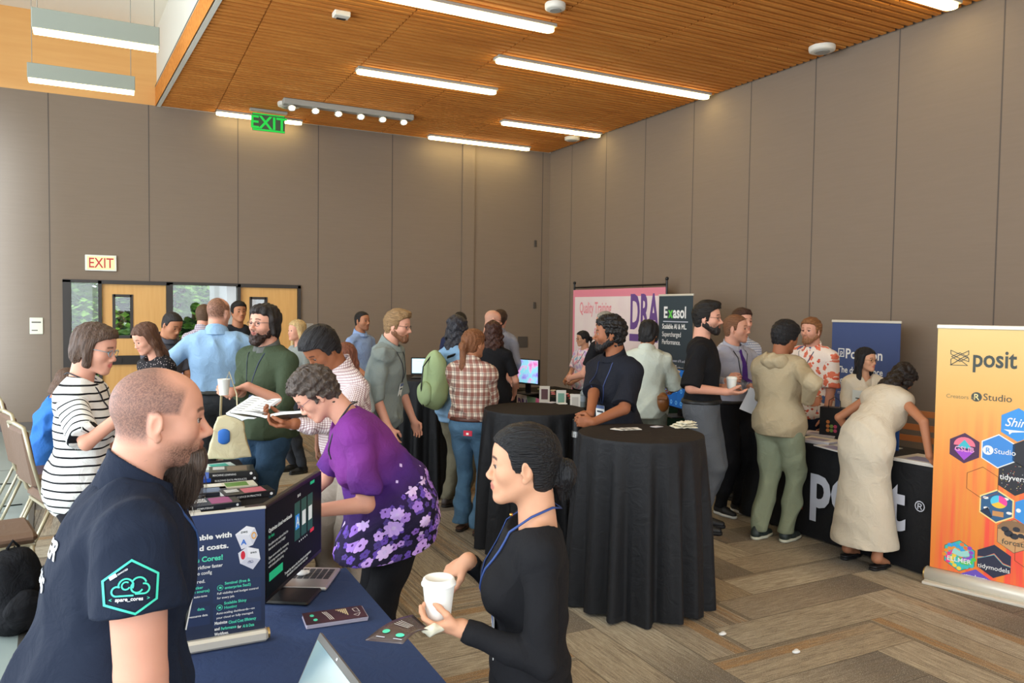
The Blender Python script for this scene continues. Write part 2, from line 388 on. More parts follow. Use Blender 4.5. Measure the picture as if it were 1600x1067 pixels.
# ---------------------------------------------------------------- doors and side glazing
dfr = mat('door_frame', '#2f2925', .5); dwood = mat('door_wood', '#d6a25c', .5); t = NT(dwood)
t.col(t.mix(t.noise(3, detail=5, ms=(12, 1, .7)).outputs[0], '#cd9750', '#e0b06b'))
glass = mat('window_glass', '#ffffff', .0); g_ = glass.node_tree; 
tr = g_.nodes.new('ShaderNodeBsdfTransparent'); gl = g_.nodes.new('ShaderNodeBsdfGlossy'); gl.inputs['Roughness'].default_value = .02
mx = g_.nodes.new('ShaderNodeMixShader'); mx.inputs[0].default_value = .07
g_.links.new(tr.outputs[0], mx.inputs[1]); g_.links.new(gl.outputs[0], mx.inputs[2]); g_.links.new(mx.outputs[0], g_.nodes['Material Output'].inputs[0])
chrome = mat('chrome', '#c9c9c6', .25, .9); blackp = mat('black_plastic', '#101012', .4)
def door(nm, x0, x1):
    d = tag(MB().build(nm), kind='structure'); mb = MB(); f = .045
    mb.box(x0, x0+f, YB-.03, YB+.14, 0, DT, dfr); mb.box(x1-f, x1, YB-.03, YB+.14, 0, DT, dfr); mb.box(x0, x1, YB-.03, YB+.14, DT-f, DT+.01, dfr)
    mb.build('door_frame', d)
    wx0, wx1 = x0+.2, x0+.43; wz0, wz1 = 1.30, 1.90
    mb = MB(); a, b = x0+f+.004, x1-f-.004; y0, y1 = YB+.02, YB+.065
    mb.box(a, wx0, y0, y1, .01, DT-f, dwood); mb.box(wx1, b, y0, y1, .01, DT-f, dwood); mb.box(wx0, wx1, y0, y1, .01, wz0, dwood); mb.box(wx0, wx1, y0, y1, wz1, DT-f, dwood)
    lf = mb.build('door_leaf', d)
    mb = MB()
    for q in ((wx0-.02, wx0+.02, wz0-.02, wz1+.02), (wx1-.02, wx1+.02, wz0-.02, wz1+.02), (wx0, wx1, wz0-.02, wz0+.02), (wx0, wx1, wz1-.02, wz1+.02)): mb.box(q[0], q[1], y0-.012, y1+.012, q[2], q[3], dfr)
    mb.build('vision_frame', d)
    MB().box(wx0, wx1, y0+.018, y0+.024, wz0, wz1, glass).build('pane', d)
    MB().box(a+.03, b-.03, y0-.05, y0-.004, .9, 1.03, mat('panic_bar_dark', '#2c2723', .35, .3)).box(a+.1, a+.25, y0-.07, y0-.05, .93, 1.0, mat('panic_bar_dark')).build('panic_bar', d)
    return d
door('door_1', DX[1], DX[2]); door('door_2', DX[3], DX[4])
def sidelight(nm, x0, x1):
    w = tag(MB().build(nm), kind='structure'); mb = MB()
    mb.box(x0, x0+.045 if nm != 'window_1' else x0+.1, YB-.03, YB+.14, 0, DT, dfr); mb.box(x0, x1, YB-.03, YB+.14, DT-.03, DT+.01, dfr); mb.box(x0, x1, YB-.0, YB+.12, 0, .1, dfr); mb.box(x0, x1, YB+.04, YB+.08, .95, .99, dfr)
    mb.build('window_frame', w); MB().box(x0, x1, YB+.055, YB+.062, .1, DT-.03, glass).build('pane', w)
sidelight('window_1', DX[0], DX[1]); sidelight('window_2', DX[2], DX[3])
# outside: terrace, pale wall, glazed wing, shrubs and trees
mb = MB(); mb.box(-6, 8, YB+.3, 26, -.2, -.02, mat('outdoor_paving', '#b9b6ad', .9)); mb.struct('ground_outside')
mat('outside_pale', '#cfd2cf', .8)
mb = MB(); mb.box(1.55, 2.0, YB+.4, 15.5, 0, 3.2, mat('outside_pale')); mb.box(2.0, 3.8, 15.2, 15.5, 0, 3.2, mat('outside_pale')); mb.struct('wall_wing')
leafm = mat('leaf', '#5d9a35', .6); t = NT(leafm); t.col(t.mix(t.noise(3, detail=3).outputs[0], '#2c6418', '#8cc048'))
bark = mat('bark', '#5a4636', .9)
def tree(x, y, zc, r, label, cnt=1300, seed=1, flat=1, nm='tree'):
    rg = np.random.RandomState(seed); e = empty(nm, (x, y, -.02), 0, label, nm, )
    mb = MB(); mb.tube([(0, 0, 0), (.05, 0, zc*.5), (0, .04, zc)], [.07, .05, .03], 8, bark)
    for k in range(6):
        a = rg.rand()*6.28; mb.tube([(0, 0, zc*.6), (math.cos(a)*r*.4, math.sin(a)*r*.4, zc), (math.cos(a)*r*.75, math.sin(a)*r*.75, zc+r*.4*rg.rand())], [.03, .02, .01], 5, bark)
    mb.build('trunk', e); mb = MB()
    for k in range(cnt):
        v = rg.randn(3); v /= np.linalg.norm(v); p = v*r*(.45+.55*rg.rand()**.5)*np.array([1, 1, flat])*(1+.25*math.sin(v[0]*7+v[2]*5)); p[2] += zc
        a = rg.rand(3)*6.28; Mx = Matrix.Translation(Vector(p.tolist())) @ Matrix.Rotation(a[0], 4, 'Z') @ Matrix.Rotation(a[1], 4, 'X'); L = .06+.05*rg.rand()
        mb.raw([(-L, 0, 0), (0, -L*.45, .01), (L, 0, 0), (0, L*.45, .01)], [(0, 1, 2, 3)], leafm, Mx)
    mb.build('crown', e); return e
def hedge():
    rg = np.random.RandomState(8); e = empty('hedge', (1, 18.5, -.02), 0, 'tall green hedge and foliage beyond the glass', 'hedge'); mb = MB()
    for k in range(9): mb.sphere((-4+k*1.05, .3*math.sin(k*2), 1.3+.35*math.sin(k*1.7)), (.85, .5, 1.35+.3*math.sin(k*2.3)), 14, mat('foliage_core', '#1c3d16', .9))
    mb.build('core', e); mb = MB()
    for k in range(5200):
        x = -4.6+9.3*rg.rand(); z = .05+3.1*rg.rand()**.85; y = -.62-.35*rg.rand()+.25*math.sin(x*3+z*2)
        a = rg.rand(3)*6.28; Mx = Matrix.Translation(Vector((x, y, z))) @ Matrix.Rotation(a[0], 4, 'Z') @ Matrix.Rotation(a[1]*.4, 4, 'X'); L = .07+.06*rg.rand()
        mb.raw([(-L, 0, 0), (0, 0, -L*.5), (L, 0, 0), (0, .02, L*.5)], [(0, 1, 2, 3)], leafm, Mx)
    mb.build('leaves', e)
hedge()
tree(-.9, 15.0, 2.3, .75, 'leafy green tree outside the narrow left glass panel', seed=2)
tree(1.0, 16.7, 2.2, .6, 'broad leafy tree outside between the two wooden doors', seed=3)
tree(.0, 15.5, .9, .6, 'low green shrub seen through the left door window', 900, 4, .8, 'shrub')
# ---------------------------------------------------------------- lights
lampw = mat('lamp_diffuser', '#fff6dc', .5, emit='#ffe9a4', estr=10)
lampg = mat('lamp_housing', '#9c9b93', .5)
grp = 'linear lights in the slatted ceiling'
def linear(x0, x1, y, label, w=.13):
    e = empty('linear_light', ((x0+x1)/2, y, HC), 0, label, 'ceiling light', grp); L = (x1-x0)/2
    MB().box(-L, L, -w/2-.012, w/2+.012, -.03, .004, lampg).build('housing', e)
    mb = MB(); r = w/2; arc = [(L-r+r*math.cos(a), r*math.sin(a)) for a in [(-PI/2)+PI*k/8 for k in range(9)]]; arc += [(-x, -y_) for x, y_ in arc]
    mb.prism(arc, -.062, -.031, lampw); mb.build('diffuser', e)
linear(3.92, 7.08, 8.14, 'longest ceiling light strip running towards the right wall')
linear(2.62, 4.5, 9.35, 'ceiling light strip in the middle left, nearer than the track light')
linear(1.2, 4.02, 7.0, 'large ceiling light strip at the top edge, nearest the left')
linear(5.3, 7.1, 10.78, 'short ceiling light strip close to the right wall corner')
linear(4.68, 6.6, 12.3, 'ceiling light strip against the back wall near the corner', .12)
linear(1.34, 2.6, 12.4, 'ceiling light strip against the back wall behind the green exit sign', .12)
linear(5.6, 7.0, 4.66, 'ceiling light strip cut off at the top right edge beside the wall')
for y, lb in ((2.6, 'ceiling light strip overhead just in front of the camera'), (.4, 'ceiling light strip directly overhead'), (-2, 'ceiling light strip behind the camera')): linear(2.4, 5.2, y, lb)
# pendants
pg = mat('pendant_housing', '#858b80', .5); cable = mat('cable', '#8a8a80', .5, .3)
def pendant(px0, px1, py0, py1, Y, h, label):
    a = unproj(px0, py0, 1, Y); b = unproj(px1, py1, 1, Y); z = (a[2]+b[2])/2; L = (b[0]-a[0])/2
    e = empty('pendant_light', ((a[0]+b[0])/2, Y, z), 0, label, 'pendant light', 'hanging strip lights at the left')
    MB().box(-L, L, -.06, .06, 0, h, pg, bev=.004).build('housing', e)
    MB().box(-L+.01, L-.01, -.05, .05, -.03, -.001, lampw).build('diffuser', e)
    mb = MB()
    for x in (L*.92, -L*.92): mb.cyl((x, 0, h), (x, 0, 5.79-z), .004, n=5, mt=cable)
    mb.build('suspension_cable', e)
    MB().cyl((L*.92, 0, 5.77-z), (L*.92, 0, 5.79-z), .05, n=12, mt=chrome).cyl((-L*.92, 0, 5.77-z), (-L*.92, 0, 5.79-z), .05, n=12, mt=chrome).build('ceiling_canopy', e)
pendant(50, 249, 44, 76, 7.9, .17, 'upper hanging strip light over the wood band, top left')
pendant(43, 211, 122, 144, 9.9, .16, 'lower hanging strip light in front of the wood band, farther back')
# track light
e = empty('track_light', (3.05, 11.22, HC), 0, 'grey track bar with six small round spotlights', 'track light')
MB().box(-.96, .96, -.07, .07, -.08, .002, lampg, bev=.01).build('track_bar', e)
spotm = mat('spot_bulb', '#ffffff', .4, emit='#fff3cf', estr=22)
for k in range(6):
    x = -.84+k*.33; MB().cyl((x, 0, -.08), (x, -.03, -.13), .045, .06, 14, mat('spot_cup', '#b9b7ae', .4, .5)).build('spot_cup', e)
    MB().cyl((x, -.03, -.128), (x, -.034, -.140), .036, n=14, mt=spotm).build('bulb', e)
# detectors
det = mat('detector_white', '#dcd8cb', .5)
for x, y, r, lb in ((6.9, 6.1, .14, 'round white smoke detector near the right wall'), (6.86, 11.25, .13, 'small round white detector near the far corner'), (2.22, 11.45, .16, 'round white detector beside the left end of the track light'), (3.75, 6.5, .1, 'round white detector at the top edge of the view')):
    e = empty('smoke_detector', (x, y, HC), 0, lb, 'smoke detector', 'detectors on the slatted ceiling')
    MB().lathe([(.001, -.055), (r*.8, -.055), (r*.97, -.045), (r, -.02), (r, .002)], 24, det).build('cover', e); MB().lathe([(r*.5, -.0645), (r*.6, -.055)], 24, mat('detector_grille', '#9c9a92')).build('grille', e)
e = empty('ceiling_sensor', (2.0, 7.7, HC), 0, 'square white sensor box on the ceiling, top left', 'sensor')
MB().box(-.08, .08, -.06, .06, -.05, .002, det, bev=.008).build('housing', e); MB().box(-.04, .05, .02, .058, -.056, -.05, blackp).build('lens', e)
# exit signs
exg = mat('exit_green', '#14d848', .4, emit='#20e050', estr=.15); exr = mat('exit_red', '#c33030', .5); exc = mat('exit_cream', '#e9e2a8', .5, emit='#efe6a0', estr=.12)
e = empty('exit_sign', (2.03, 12.0, HC), 0, 'green lit exit sign hanging from the ceiling', 'exit sign')
MB().box(-.27, .27, -.04, .04, -.035, .002, lampg, bev=.006).build('canopy', e)
pl = mat('exit_plate', '#4d5a48', .2)
Mx = TR((0, -.012, -.32)) @ Matrix.Rotation(PI/2, 4, 'X')
MB().box(-.235, .235, 0, .26, -.01, 0, pl, Mx, bev=.004).build('panel', e)
MB().text('EXIT', 0, .04, .26, exg, Mx, .002, .02, 'CENTER', 1.0).box(-.23, .23, .004, .03, 0, .002, exg, Mx).box(-.23, .23, .238, .256, 0, .002, exg, Mx).build('lettering', e)
e = empty('exit_sign', (-.2, YB, 2.25), 0, 'cream wall exit sign with red letters above the left door', 'exit sign')
Mx = TR((0, -.035, 0)) @ Matrix.Rotation(PI/2, 4, 'X')
MB().box(-.2, .2, 0, .225, -.035, 0, mat('exit_white', '#e7e7de', .5), Mx, bev=.006).box(-.175, .175, .02, .205, 0, .002, exc, Mx).build('housing', e)
MB().text('EXIT', 0, .045, .2, exr, Mx, .004, .008, 'CENTER', .78).build('lettering', e)
# wall plates
pw = mat('plate_cream', '#d3d1b9', .5)
for x, z, w, h, lb, mm in ((-1.0, 1.46, .16, .23, 'cream notice plate on the left back wall', pw), (2.74, 1.44, .17, .14, 'grey plate on the wall right of the right door', mat('plate_grey', '#9b958c')),
    (6.66, 1.18, .2, .2, 'dark square wall box near the far corner', mat('plate_dark', '#4a433c')), (6.9, 1.86, .05, .12, 'small dark fitting on the wall near the far corner', mat('plate_dark')), (6.9, 3.0, .05, .12, 'small upper dark fitting on the wall near the far corner', mat('plate_dark'))):
    o = MB().box(-w/2, w/2, -.02, 0, -h/2, h/2, mm, bev=.004).box(-w*.35, w*.35, -.022, -.02, h*.18, h*.26, seam if mm is pw else mm).box(-w*.35, w*.1, -.022, -.02, -h*.3, -h*.24, seam if mm is pw else mm).build('wall_plate'); o.location = (x, YB, z); tag(o, lb, 'wall plate')
# ---------------------------------------------------------------- implicit-surface people
def A(*v): return np.array(v, float)
def smin(a, b, k):
    h = np.maximum(k-np.abs(a-b), 0)/k
    return np.minimum(a, b)-h*h*k*.25
def cap(a, b, ra, rb=None):
    a = np.asarray(a, float); b = np.asarray(b, float); rb = ra if rb is None else rb; ab = b-a; L = max(ab@ab, 1e-9)
    def f(p):
        q = p-a; t = np.clip(q@ab/L, 0, 1); d = q-t[:, None]*ab
        return np.sqrt((d*d).sum(1))-(ra+(rb-ra)*t)
    return f
def ell(c, r, R=None):
    c = np.asarray(c, float); r = np.asarray(r, float)
    def f(p):
        q = p-c
        if R is not None: q = q@R
        k0 = np.sqrt(((q/r)**2).sum(1)); k1 = np.sqrt(((q/(r*r))**2).sum(1))+1e-9
        return k0*(k0-1)/k1
    return f
def halfp(n, c):
    n = np.asarray(n, float); c = np.asarray(c, float)
    return lambda p: (p-c)@n
def U(k, *fs):
    def f(p):
        d = fs[0](p)
        for g in fs[1:]: d = smin(d, g(p), k)
        return d
    return f
def infl(f, r): return lambda p: f(p)-r
def cut(f, *hs):
    def g(p):
        d = f(p)
        for h in hs: d = np.maximum(d, h(p))
        return d
    return g
def sub(f, g, k=.01): return lambda p: -smin(-f(p), g(p), k)
def folds(f, amp, seed=0, freq=22., axis=None, mask=None):
    rg = np.random.RandomState(seed); K = rg.randn(5, 3); K /= np.linalg.norm(K, axis=1)[:, None]
    if axis is not None: K = K*np.asarray(axis)
    K *= freq*(.6+rg.rand(5)*.9)[:, None]; ph = rg.rand(5)*6.28
    def g(p):
        s = 0
        for i in range(5):
            w = np.sin(p@K[(i+1) % 5]*.5+ph[i])
            s = s+np.abs(np.sin(p@K[i]+ph[i]+1.4*w))-.55
        s = s*(amp/2.2)
        if mask is not None: s = s*mask(p)
        return f(p)+s
    return g
def polygonize(f, lo, hi, h):
    lo = np.asarray(lo, float); hi = np.asarray(hi, float); nb = np.maximum(np.ceil((hi-lo)/(4*h)).astype(int), 1); n = nb*4
    gb = np.stack(np.meshgrid(*[np.arange(k) for k in nb], indexing='ij'), -1).reshape(-1, 3)
    fc = f(lo+(gb*4+1.5)*h); act = np.abs(fc) < 6.5*h
    v = np.repeat(np.repeat(np.repeat(np.where(fc < 0, -1., 1.).reshape(nb), 4, 0), 4, 1), 4, 2)*h
    if not act.any(): return np.zeros((0, 3)), []
    o4 = np.stack(np.meshgrid(*[np.arange(4)]*3, indexing='ij'), -1).reshape(-1, 3)
    idx = (gb[act][:, None, :]*4+o4[None]).reshape(-1, 3)
    out = np.empty(len(idx)); 
    for s_ in range(0, len(idx), 400000): out[s_:s_+400000] = f(lo+idx[s_:s_+400000]*h)
    v[idx[:, 0], idx[:, 1], idx[:, 2]] = out
    v[0] = v[-1] = h; v[:, 0] = v[:, -1] = h; v[:, :, 0] = v[:, :, -1] = h
    N = n; acc = {}
    ids = []; pos = []; quads = []
    for ax in range(3):
        sl0 = [slice(None)]*3; sl1 = [slice(None)]*3; sl0[ax] = slice(0, -1); sl1[ax] = slice(1, None)
        a = v[tuple(sl0)]; b = v[tuple(sl1)]; e = np.argwhere((a < 0) != (b < 0))
        if not len(e): continue
        av = a[e[:, 0], e[:, 1], e[:, 2]]; bv = b[e[:, 0], e[:, 1], e[:, 2]]
        t = av/(av-bv); P = e.astype(float); P[:, ax] += t
        u, w = (ax+1) % 3, (ax+2) % 3; cs = []
        for du, dw in ((0, 0), (-1, 0), (-1, -1), (0, -1)):
            c = e.copy(); c[:, u] += du; c[:, w] += dw; cid = (c[:, 0]*N[1]+c[:, 1])*N[2]+c[:, 2]; cs.append(cid); ids.append(cid); pos.append(P)
        Q = np.stack(cs, 1); flip = av > 0; Q[flip] = Q[flip][:, ::-1]; quads.append(Q)
    ids = np.concatenate(ids); pos = np.concatenate(pos); Q = np.concatenate(quads)
    uq, inv = np.unique(ids, return_inverse=True); cnt = np.bincount(inv).astype(float)
    V = np.stack([np.bincount(inv, pos[:, k])/cnt for k in range(3)], 1)*h+lo
    Q = np.searchsorted(uq, Q)
    return V, Q
def smooth_mesh(V, Q, it=1, lam=.5):
    E = np.concatenate([Q[:, [0, 1]], Q[:, [1, 2]], Q[:, [2, 3]], Q[:, [3, 0]]]); n = len(V)
    for _ in range(it):
        s = np.zeros_like(V); c = np.bincount(E[:, 0], minlength=n)+np.bincount(E[:, 1], minlength=n)
        for k in range(3): s[:, k] = np.bincount(E[:, 0], V[E[:, 1], k], n)+np.bincount(E[:, 1], V[E[:, 0], k], n)
        V = V+lam*(s/np.maximum(c, 1)[:, None]-V)
    return V
def qmesh(name, parts, mats, parent=None, colors=None, tc=None, extra=None):
    V = np.concatenate([p[0] for p in parts]); Fs = []; o = 0
    for p in parts:
        if len(p[1]): Fs += (p[1]+o).tolist() if isinstance(p[1], np.ndarray) else [tuple(i+o for i in f_) for f_ in p[1]]
        o += len(p[0])
    me = bpy.data.meshes.new(name); me.from_pydata(V.tolist(), [], Fs)
    for m_ in mats: me.materials.append(m_)
    me.polygons.foreach_set('use_smooth', [True]*len(Fs))
    if colors is not None:
        a = me.attributes.new('Col', 'FLOAT_COLOR', 'POINT'); c = np.ones((len(V), 4), np.float32); c[:, :3] = colors; a.data.foreach_set('color', c.ravel())
    if tc is not None:
        a = me.attributes.new('tc', 'FLOAT_VECTOR', 'POINT'); a.data.foreach_set('vector', tc.astype(np.float32).ravel())
    me.update(); ob = bpy.data.objects.new(name, me); COL.objects.link(ob)
    if parent: ob.parent = parent
    return ob
def rot(ax, a):
    return np.array(Matrix.Rotation(a, 3, ax))
def skinmat():
    if 'skin' in _MAT: return _MAT['skin']
    m = mat('skin', '#d0a080', .56, spec=.28); t = NT(m); c = t.attr('Col').outputs['Color']
    n = t.noise(30, detail=4); c2 = t.mix(t.math('MULTIPLY', n.outputs[0], .16), c, '#b0604a'); t.col(c2)
    t.b.inputs['Subsurface Weight'].default_value = .08; t.b.inputs['Subsurface Radius'].default_value = (.02, .008, .004); t.b.inputs['Subsurface Scale'].default_value = .5
    t.bump(t.noise(300, detail=3).outputs[0], .12, .002); return m
def hairmat(c, curly=False):
    k = 'hair_'+str(c)+str(curly)
    if k in _MAT: return _MAT[k]
    m = mat(k, c, .5, spec=.35); t = NT(m); v = t.attr('tc').outputs['Vector']
    n = t.noise(60, v, detail=4, ms=(1, 1, 1) if curly else (3.2, 3.2, .22)); L = np.array(lin(c))
    t.col(t.ramp(n.outputs[0], [(.3, tuple(L*.55)), (.55, tuple(L)), (.75, tuple(np.minimum(L*1.7+.01, 1)))]))
    t.bump(n.outputs[0], .8, .012); return m
SKINS = {'fair': '#d6a389', 'pink': '#d29c84', 'light': '#cc9a7a', 'olive': '#c79a72', 'tan': '#ab7656', 'brown': '#8d5a3c', 'dark': '#6a4029'}

def head_sdf(fem=0, big=1.):
    j = 1-.12*fem
    cran = ell((0, -.014, .030), (.076, .096, .086)); fore = ell((0, .032, .036), (.058, .050, .052))
    face = ell((0, .020, -.032), (.060, .064, .082))
    jl = [cap((sx*.050*j, -.004, -.052), (sx*.016, .064, -.099), .021, .017) for sx in (-1, 1)]
    chin = ell((0, .073, -.100), (.021*j, .017, .016))
    chk = [ell((sx*.037, .052, -.024), (.024, .022, .022)) for sx in (-1, 1)]
    f1 = U(.03, cran, fore, face, *jl, *chk)
    f1 = U(.016, f1, chin, ell((0, .075, -.062), (.027, .019, .026)))
    brow = [cap((sx*.012, .080-.003*fem, .017), (sx*.042, .064, .016), .010-.002*fem, .009) for sx in (-1, 1)]
    f1 = U(.014, f1, *brow)
    for sx in (-1, 1): f1 = sub(f1, ell((sx*.030, .096, .000), (.017, .015, .0125)), .012)
    nf = .0045*fem; nose = U(.010, cap((0, .080, .012), (0, .104-nf, -.028), .0070-.15*nf, .0092-.3*nf), ell((0, .106-nf, -.033), (.0112-nf*.4, .0108-nf*.4, .0090-nf*.3)), ell((.0125, .094, -.038), (.0075, .011, .0075)), ell((-.0125, .094, -.038), (.0075, .011, .0075)))
    f1 = U(.009, f1, nose)
    lips = U(.004, cap((-.020, .0815, -.063), (0, .0925, -.0590), .0030, .0050), cap((.020, .0815, -.063), (0, .0925, -.0590), .0030, .0050), cap((-.017, .0815, -.068), (0, .0905, -.0700), .0035, .0060), cap((.017, .0815, -.068), (0, .0905, -.0700), .0035, .0060))
    f1 = U(.005, f1, lips)
    f1 = sub(f1, cap((-.019, .089, -.0645), (.019, .089, -.0645), .0011), .003)
    lids = [cut(ell((sx*.030, .0705, -.001), (.0158, .0150, .0140)), halfp((0, -.45, -1), (0, .0845, .0042))) for sx in (-1, 1)]
    lids += [cut(ell((sx*.030, .0705, -.001), (.0155, .0145, .0140)), halfp((0, -.2, 1), (0, .0845, -.0072))) for sx in (-1, 1)]
    f1 = U(.004, f1, *lids)
    for sx in (-1, 1):
        Re = rot('Z', sx*R_(-24))@rot('X', R_(-10))
        ear = U(.006, ell((sx*.0800, -.013, -.008), (.0075, .018, .031), Re), ell((sx*.078, -.006, -.036), (.006, .009, .012)))
        ear = sub(ear, ell((sx*.0900, -.010, -.006), (.0065, .0105, .019), Re), .003)
        ear = U(.004, ear, ell((sx*.078, .003, -.014), (.004, .0045, .007)))
        f1 = U(.006, f1, ear)
    return f1
def strand(f, amp, ax='z', fr=260., seed=0):
    rg = np.random.RandomState(seed); ph = rg.rand(6)*6
    def g(p):
        u, w = (p[:, 0], p[:, 1]) if ax == 'z' else (p[:, 0], p[:, 2]) if ax == 'y' else (p[:, 0]+.3*p[:, 2], p[:, 1]*.7+p[:, 2])
        z = p[:, 2] if ax == 'z' else p[:, 1]
        s = np.sin(u*fr+2*np.sin(z*25+ph[0])+ph[1])+np.sin(w*fr*.9+2.2*np.sin(z*22+ph[2])+ph[3])+.8*np.sin((u+w)*fr*.45+z*30+ph[4])
        return f(p)+s*amp/2.5
    return g
def curlnoise(f, amp, fr=120., seed=0):
    rg = np.random.RandomState(seed); ph = rg.rand(9)*6
    def g(p):
        x, y, z = p.T
        s = np.sin(x*fr+1.5*np.sin(y*fr*.7+ph[0])+ph[1])*np.sin(y*fr+1.5*np.sin(z*fr*.6+ph[2])+ph[3])+np.sin(z*fr+1.5*np.sin(x*fr*.8+ph[4])+ph[5])
        return f(p)+s*amp*.6
    return g
def hair_sdf(style, th=.014):
    cr = U(.03, ell((0, -.014, .030), (.076, .096, .086)), ell((0, .028, .040), (.058, .050, .050)))
    back = ell((0, -.045, -.035), (.060, .050, .062))
    capf = U(.03, infl(cr, th), infl(back, th*.5))
    def region(fz=.072, ty=.030, sb=-.030, nape=-.085):
        a = halfp((0, .55, -1), (0, .080, fz)); 
        b = lambda p: np.maximum(p[:, 1]-ty-.25*(p[:, 2]-.02), -p[:, 2]+sb+.012*0)
        b2 = lambda p: np.maximum(p[:, 1]+.030, nape-p[:, 2])
        side = lambda p: np.maximum(p[:, 1]-.012, -.005-p[:, 2])
        return lambda p: smin(smin(a(p), np.maximum(b(p), -.004-p[:, 2]), .012), np.minimum(b2(p), np.maximum(p[:, 1]-.022, sb-p[:, 2])+.0), .008)
    def C(**k): r = region(**k); return lambda p: -smin(-capf(p), -r(p), .006)
    if style == 'short': return strand(U(.02, C(), cut(ell((0, .02, .082), (.062, .072, .04)), halfp((0, 1, -.4), (0, .082, .07)))), .0035, 'y', 230)
    if style == 'quiff': return strand(U(.02, C(), ell((0, .055, .105), (.052, .040, .026)), ell((0, 0, .105), (.060, .070, .030))), .004, 'y', 210)
    if style == 'curlyshort': return curlnoise(U(.02, C(), ell((0, -.005, .078), (.080, .092, .060)), ell((0, -.06, .03), (.072, .055, .07))), .008, 150)
    if style == 'bigcurly': return curlnoise(U(.02, C(nape=-.11), ell((0, -.025, .050), (.100, .105, .088)), ell((0, -.06, -.03), (.095, .07, .085)), ell((0, .045, .085), (.07, .045, .035))), .010, 95)
    if style == 'crop': capf = U(.03, infl(cr, .006), infl(back, .003)); return strand(C(fz=.078, ty=.026), .001, 'y', 300)
    if style in ('bob',):
        f = U(.02, C(nape=-.10), cap((.072, -.01, .02), (.078, .01, -.075), .024, .020), cap((-.072, -.01, .02), (-.078, .01, -.075), .024, .020), ell((0, -.062, -.035), (.074, .048, .062)), ell((0, .045, .092), (.055, .036, .022)))
        return strand(f, .0035, 'z', 240)
    if style == 'shaggy':
        f = U(.02, C(nape=-.11), ell((0, -.01, .075), (.082, .098, .055)), cap((.078, 0, .03), (.080, .0, -.06), .022, .016), cap((-.078, 0, .03), (-.080, .0, -.06), .022, .016), ell((0, -.07, -.04), (.074, .042, .07)), ell((0, .055, .085), (.055, .03, .025)))
        return strand(f, .006, 'z', 170)
    if style == 'pulled':
        return strand(C(fz=.071, ty=.034, sb=-.018), .0016, 'y', 330)
    if style == 'bun': 
        f = C(fz=.071, ty=.036, sb=-.016)
        b = U(.02, ell((0, -.132, -.032), (.040, .033, .046)), cap((0, -.120, -.055), (.004, -.120, -.108), .026, .012))
        return strand(U(.014, f, b), .0013, 'y', 330)
    if style == 'pony':
        f = C(fz=.071, ty=.036, sb=-.016)
        b = U(.03, cap((0, -.10, .035), (0, -.130, -.02), .020, .030), cap((0, -.130, -.02), (0, -.128, -.20), .030, .024), cap((0, -.128, -.20), (0, -.118, -.29), .024, .008))
        return strand(U(.016, f, b), .003, 'z', 260)
    if style == 'lowpony':
        f = C(fz=.071, ty=.036, sb=-.016)
        b = U(.02, cap((0, -.105, .01), (0, -.14, -.02), .022, .03), cap((0, -.14, -.02), (0, -.135, -.085), .030, .012))
        return strand(U(.016, f, b), .003, 'z', 260)
    if style in ('long', 'longcurly'):
        f = U(.03, C(nape=-.12), ell((0, -.03, .06), (.086, .092, .072)), ell((0, -.055, -.03), (.086, .058, .09)), ell((0, -.075, -.16), (.100, .045, .12)), cap((.074, .0, .05), (.088, -.012, -.05), .022, .024), cap((-.074, .0, .05), (-.088, -.012, -.05), .022, .024), cap((.088, -.012, -.05), (.105, -.01, -.22), .026, .026), cap((-.088, -.012, -.05), (-.105, -.01, -.22), .026, .026))
        return strand(f, .004, 'z', 200) if style == 'long' else curlnoise(f, .009, 85)
    if style == 'braids':
        fs = [C(nape=-.10)]
        for k in range(16):
            a = PI*(.12+.76*k/15)+PI; x, y = math.cos(a)*.085, math.sin(a)*.10-.01
            fs.append(cap((x*.8, y*.8, .05), (x*1.25, y*1.1, -.05), .016, .011)); fs.append(cap((x*1.25, y*1.1, -.05), (x*1.3, y*1.05-.01, -.13), .011, .009))
        return curlnoise(U(.008, *fs), .003, 220)
    return C()
def beard_sdf(kind):
    j = U(.02, cap((.050, -.002, -.052), (.016, .066, -.102), .030, .026), cap((-.050, -.002, -.052), (-.016, .066, -.102), .030, .026), ell((0, .074, -.098), (.026, .022, .022)), ell((0, .074, -.064), (.030, .0215, .027)))
    j = cut(j, lambda p: p[:, 2]+.046-.55*np.clip(.055-p[:, 1], 0, .06))
    mouth = ell((0, .10, -.0645), (.021, .03, .0095)); j = sub(j, mouth, .004)
    if kind == 'full': return strand(j, .0022, 'z', 330)
    if kind == 'big': return curlnoise(U(.02, j, ell((0, .062, -.115), (.042, .032, .032))), .005, 140)
    if kind == 'long':
        f = cut(U(.02, ell((0, .076, -.100), (.031, .025, .026)), ell((0, .074, -.078), (.034, .019, .018))), lambda p: p[:, 2]+.078)
        return strand(U(.022, f, cap((0, .074, -.105), (0, .070, -.170), .034, .024), cap((0, .070, -.170), (0, .060, -.215), .024, .006)), .0045, 'z', 210)
    return j
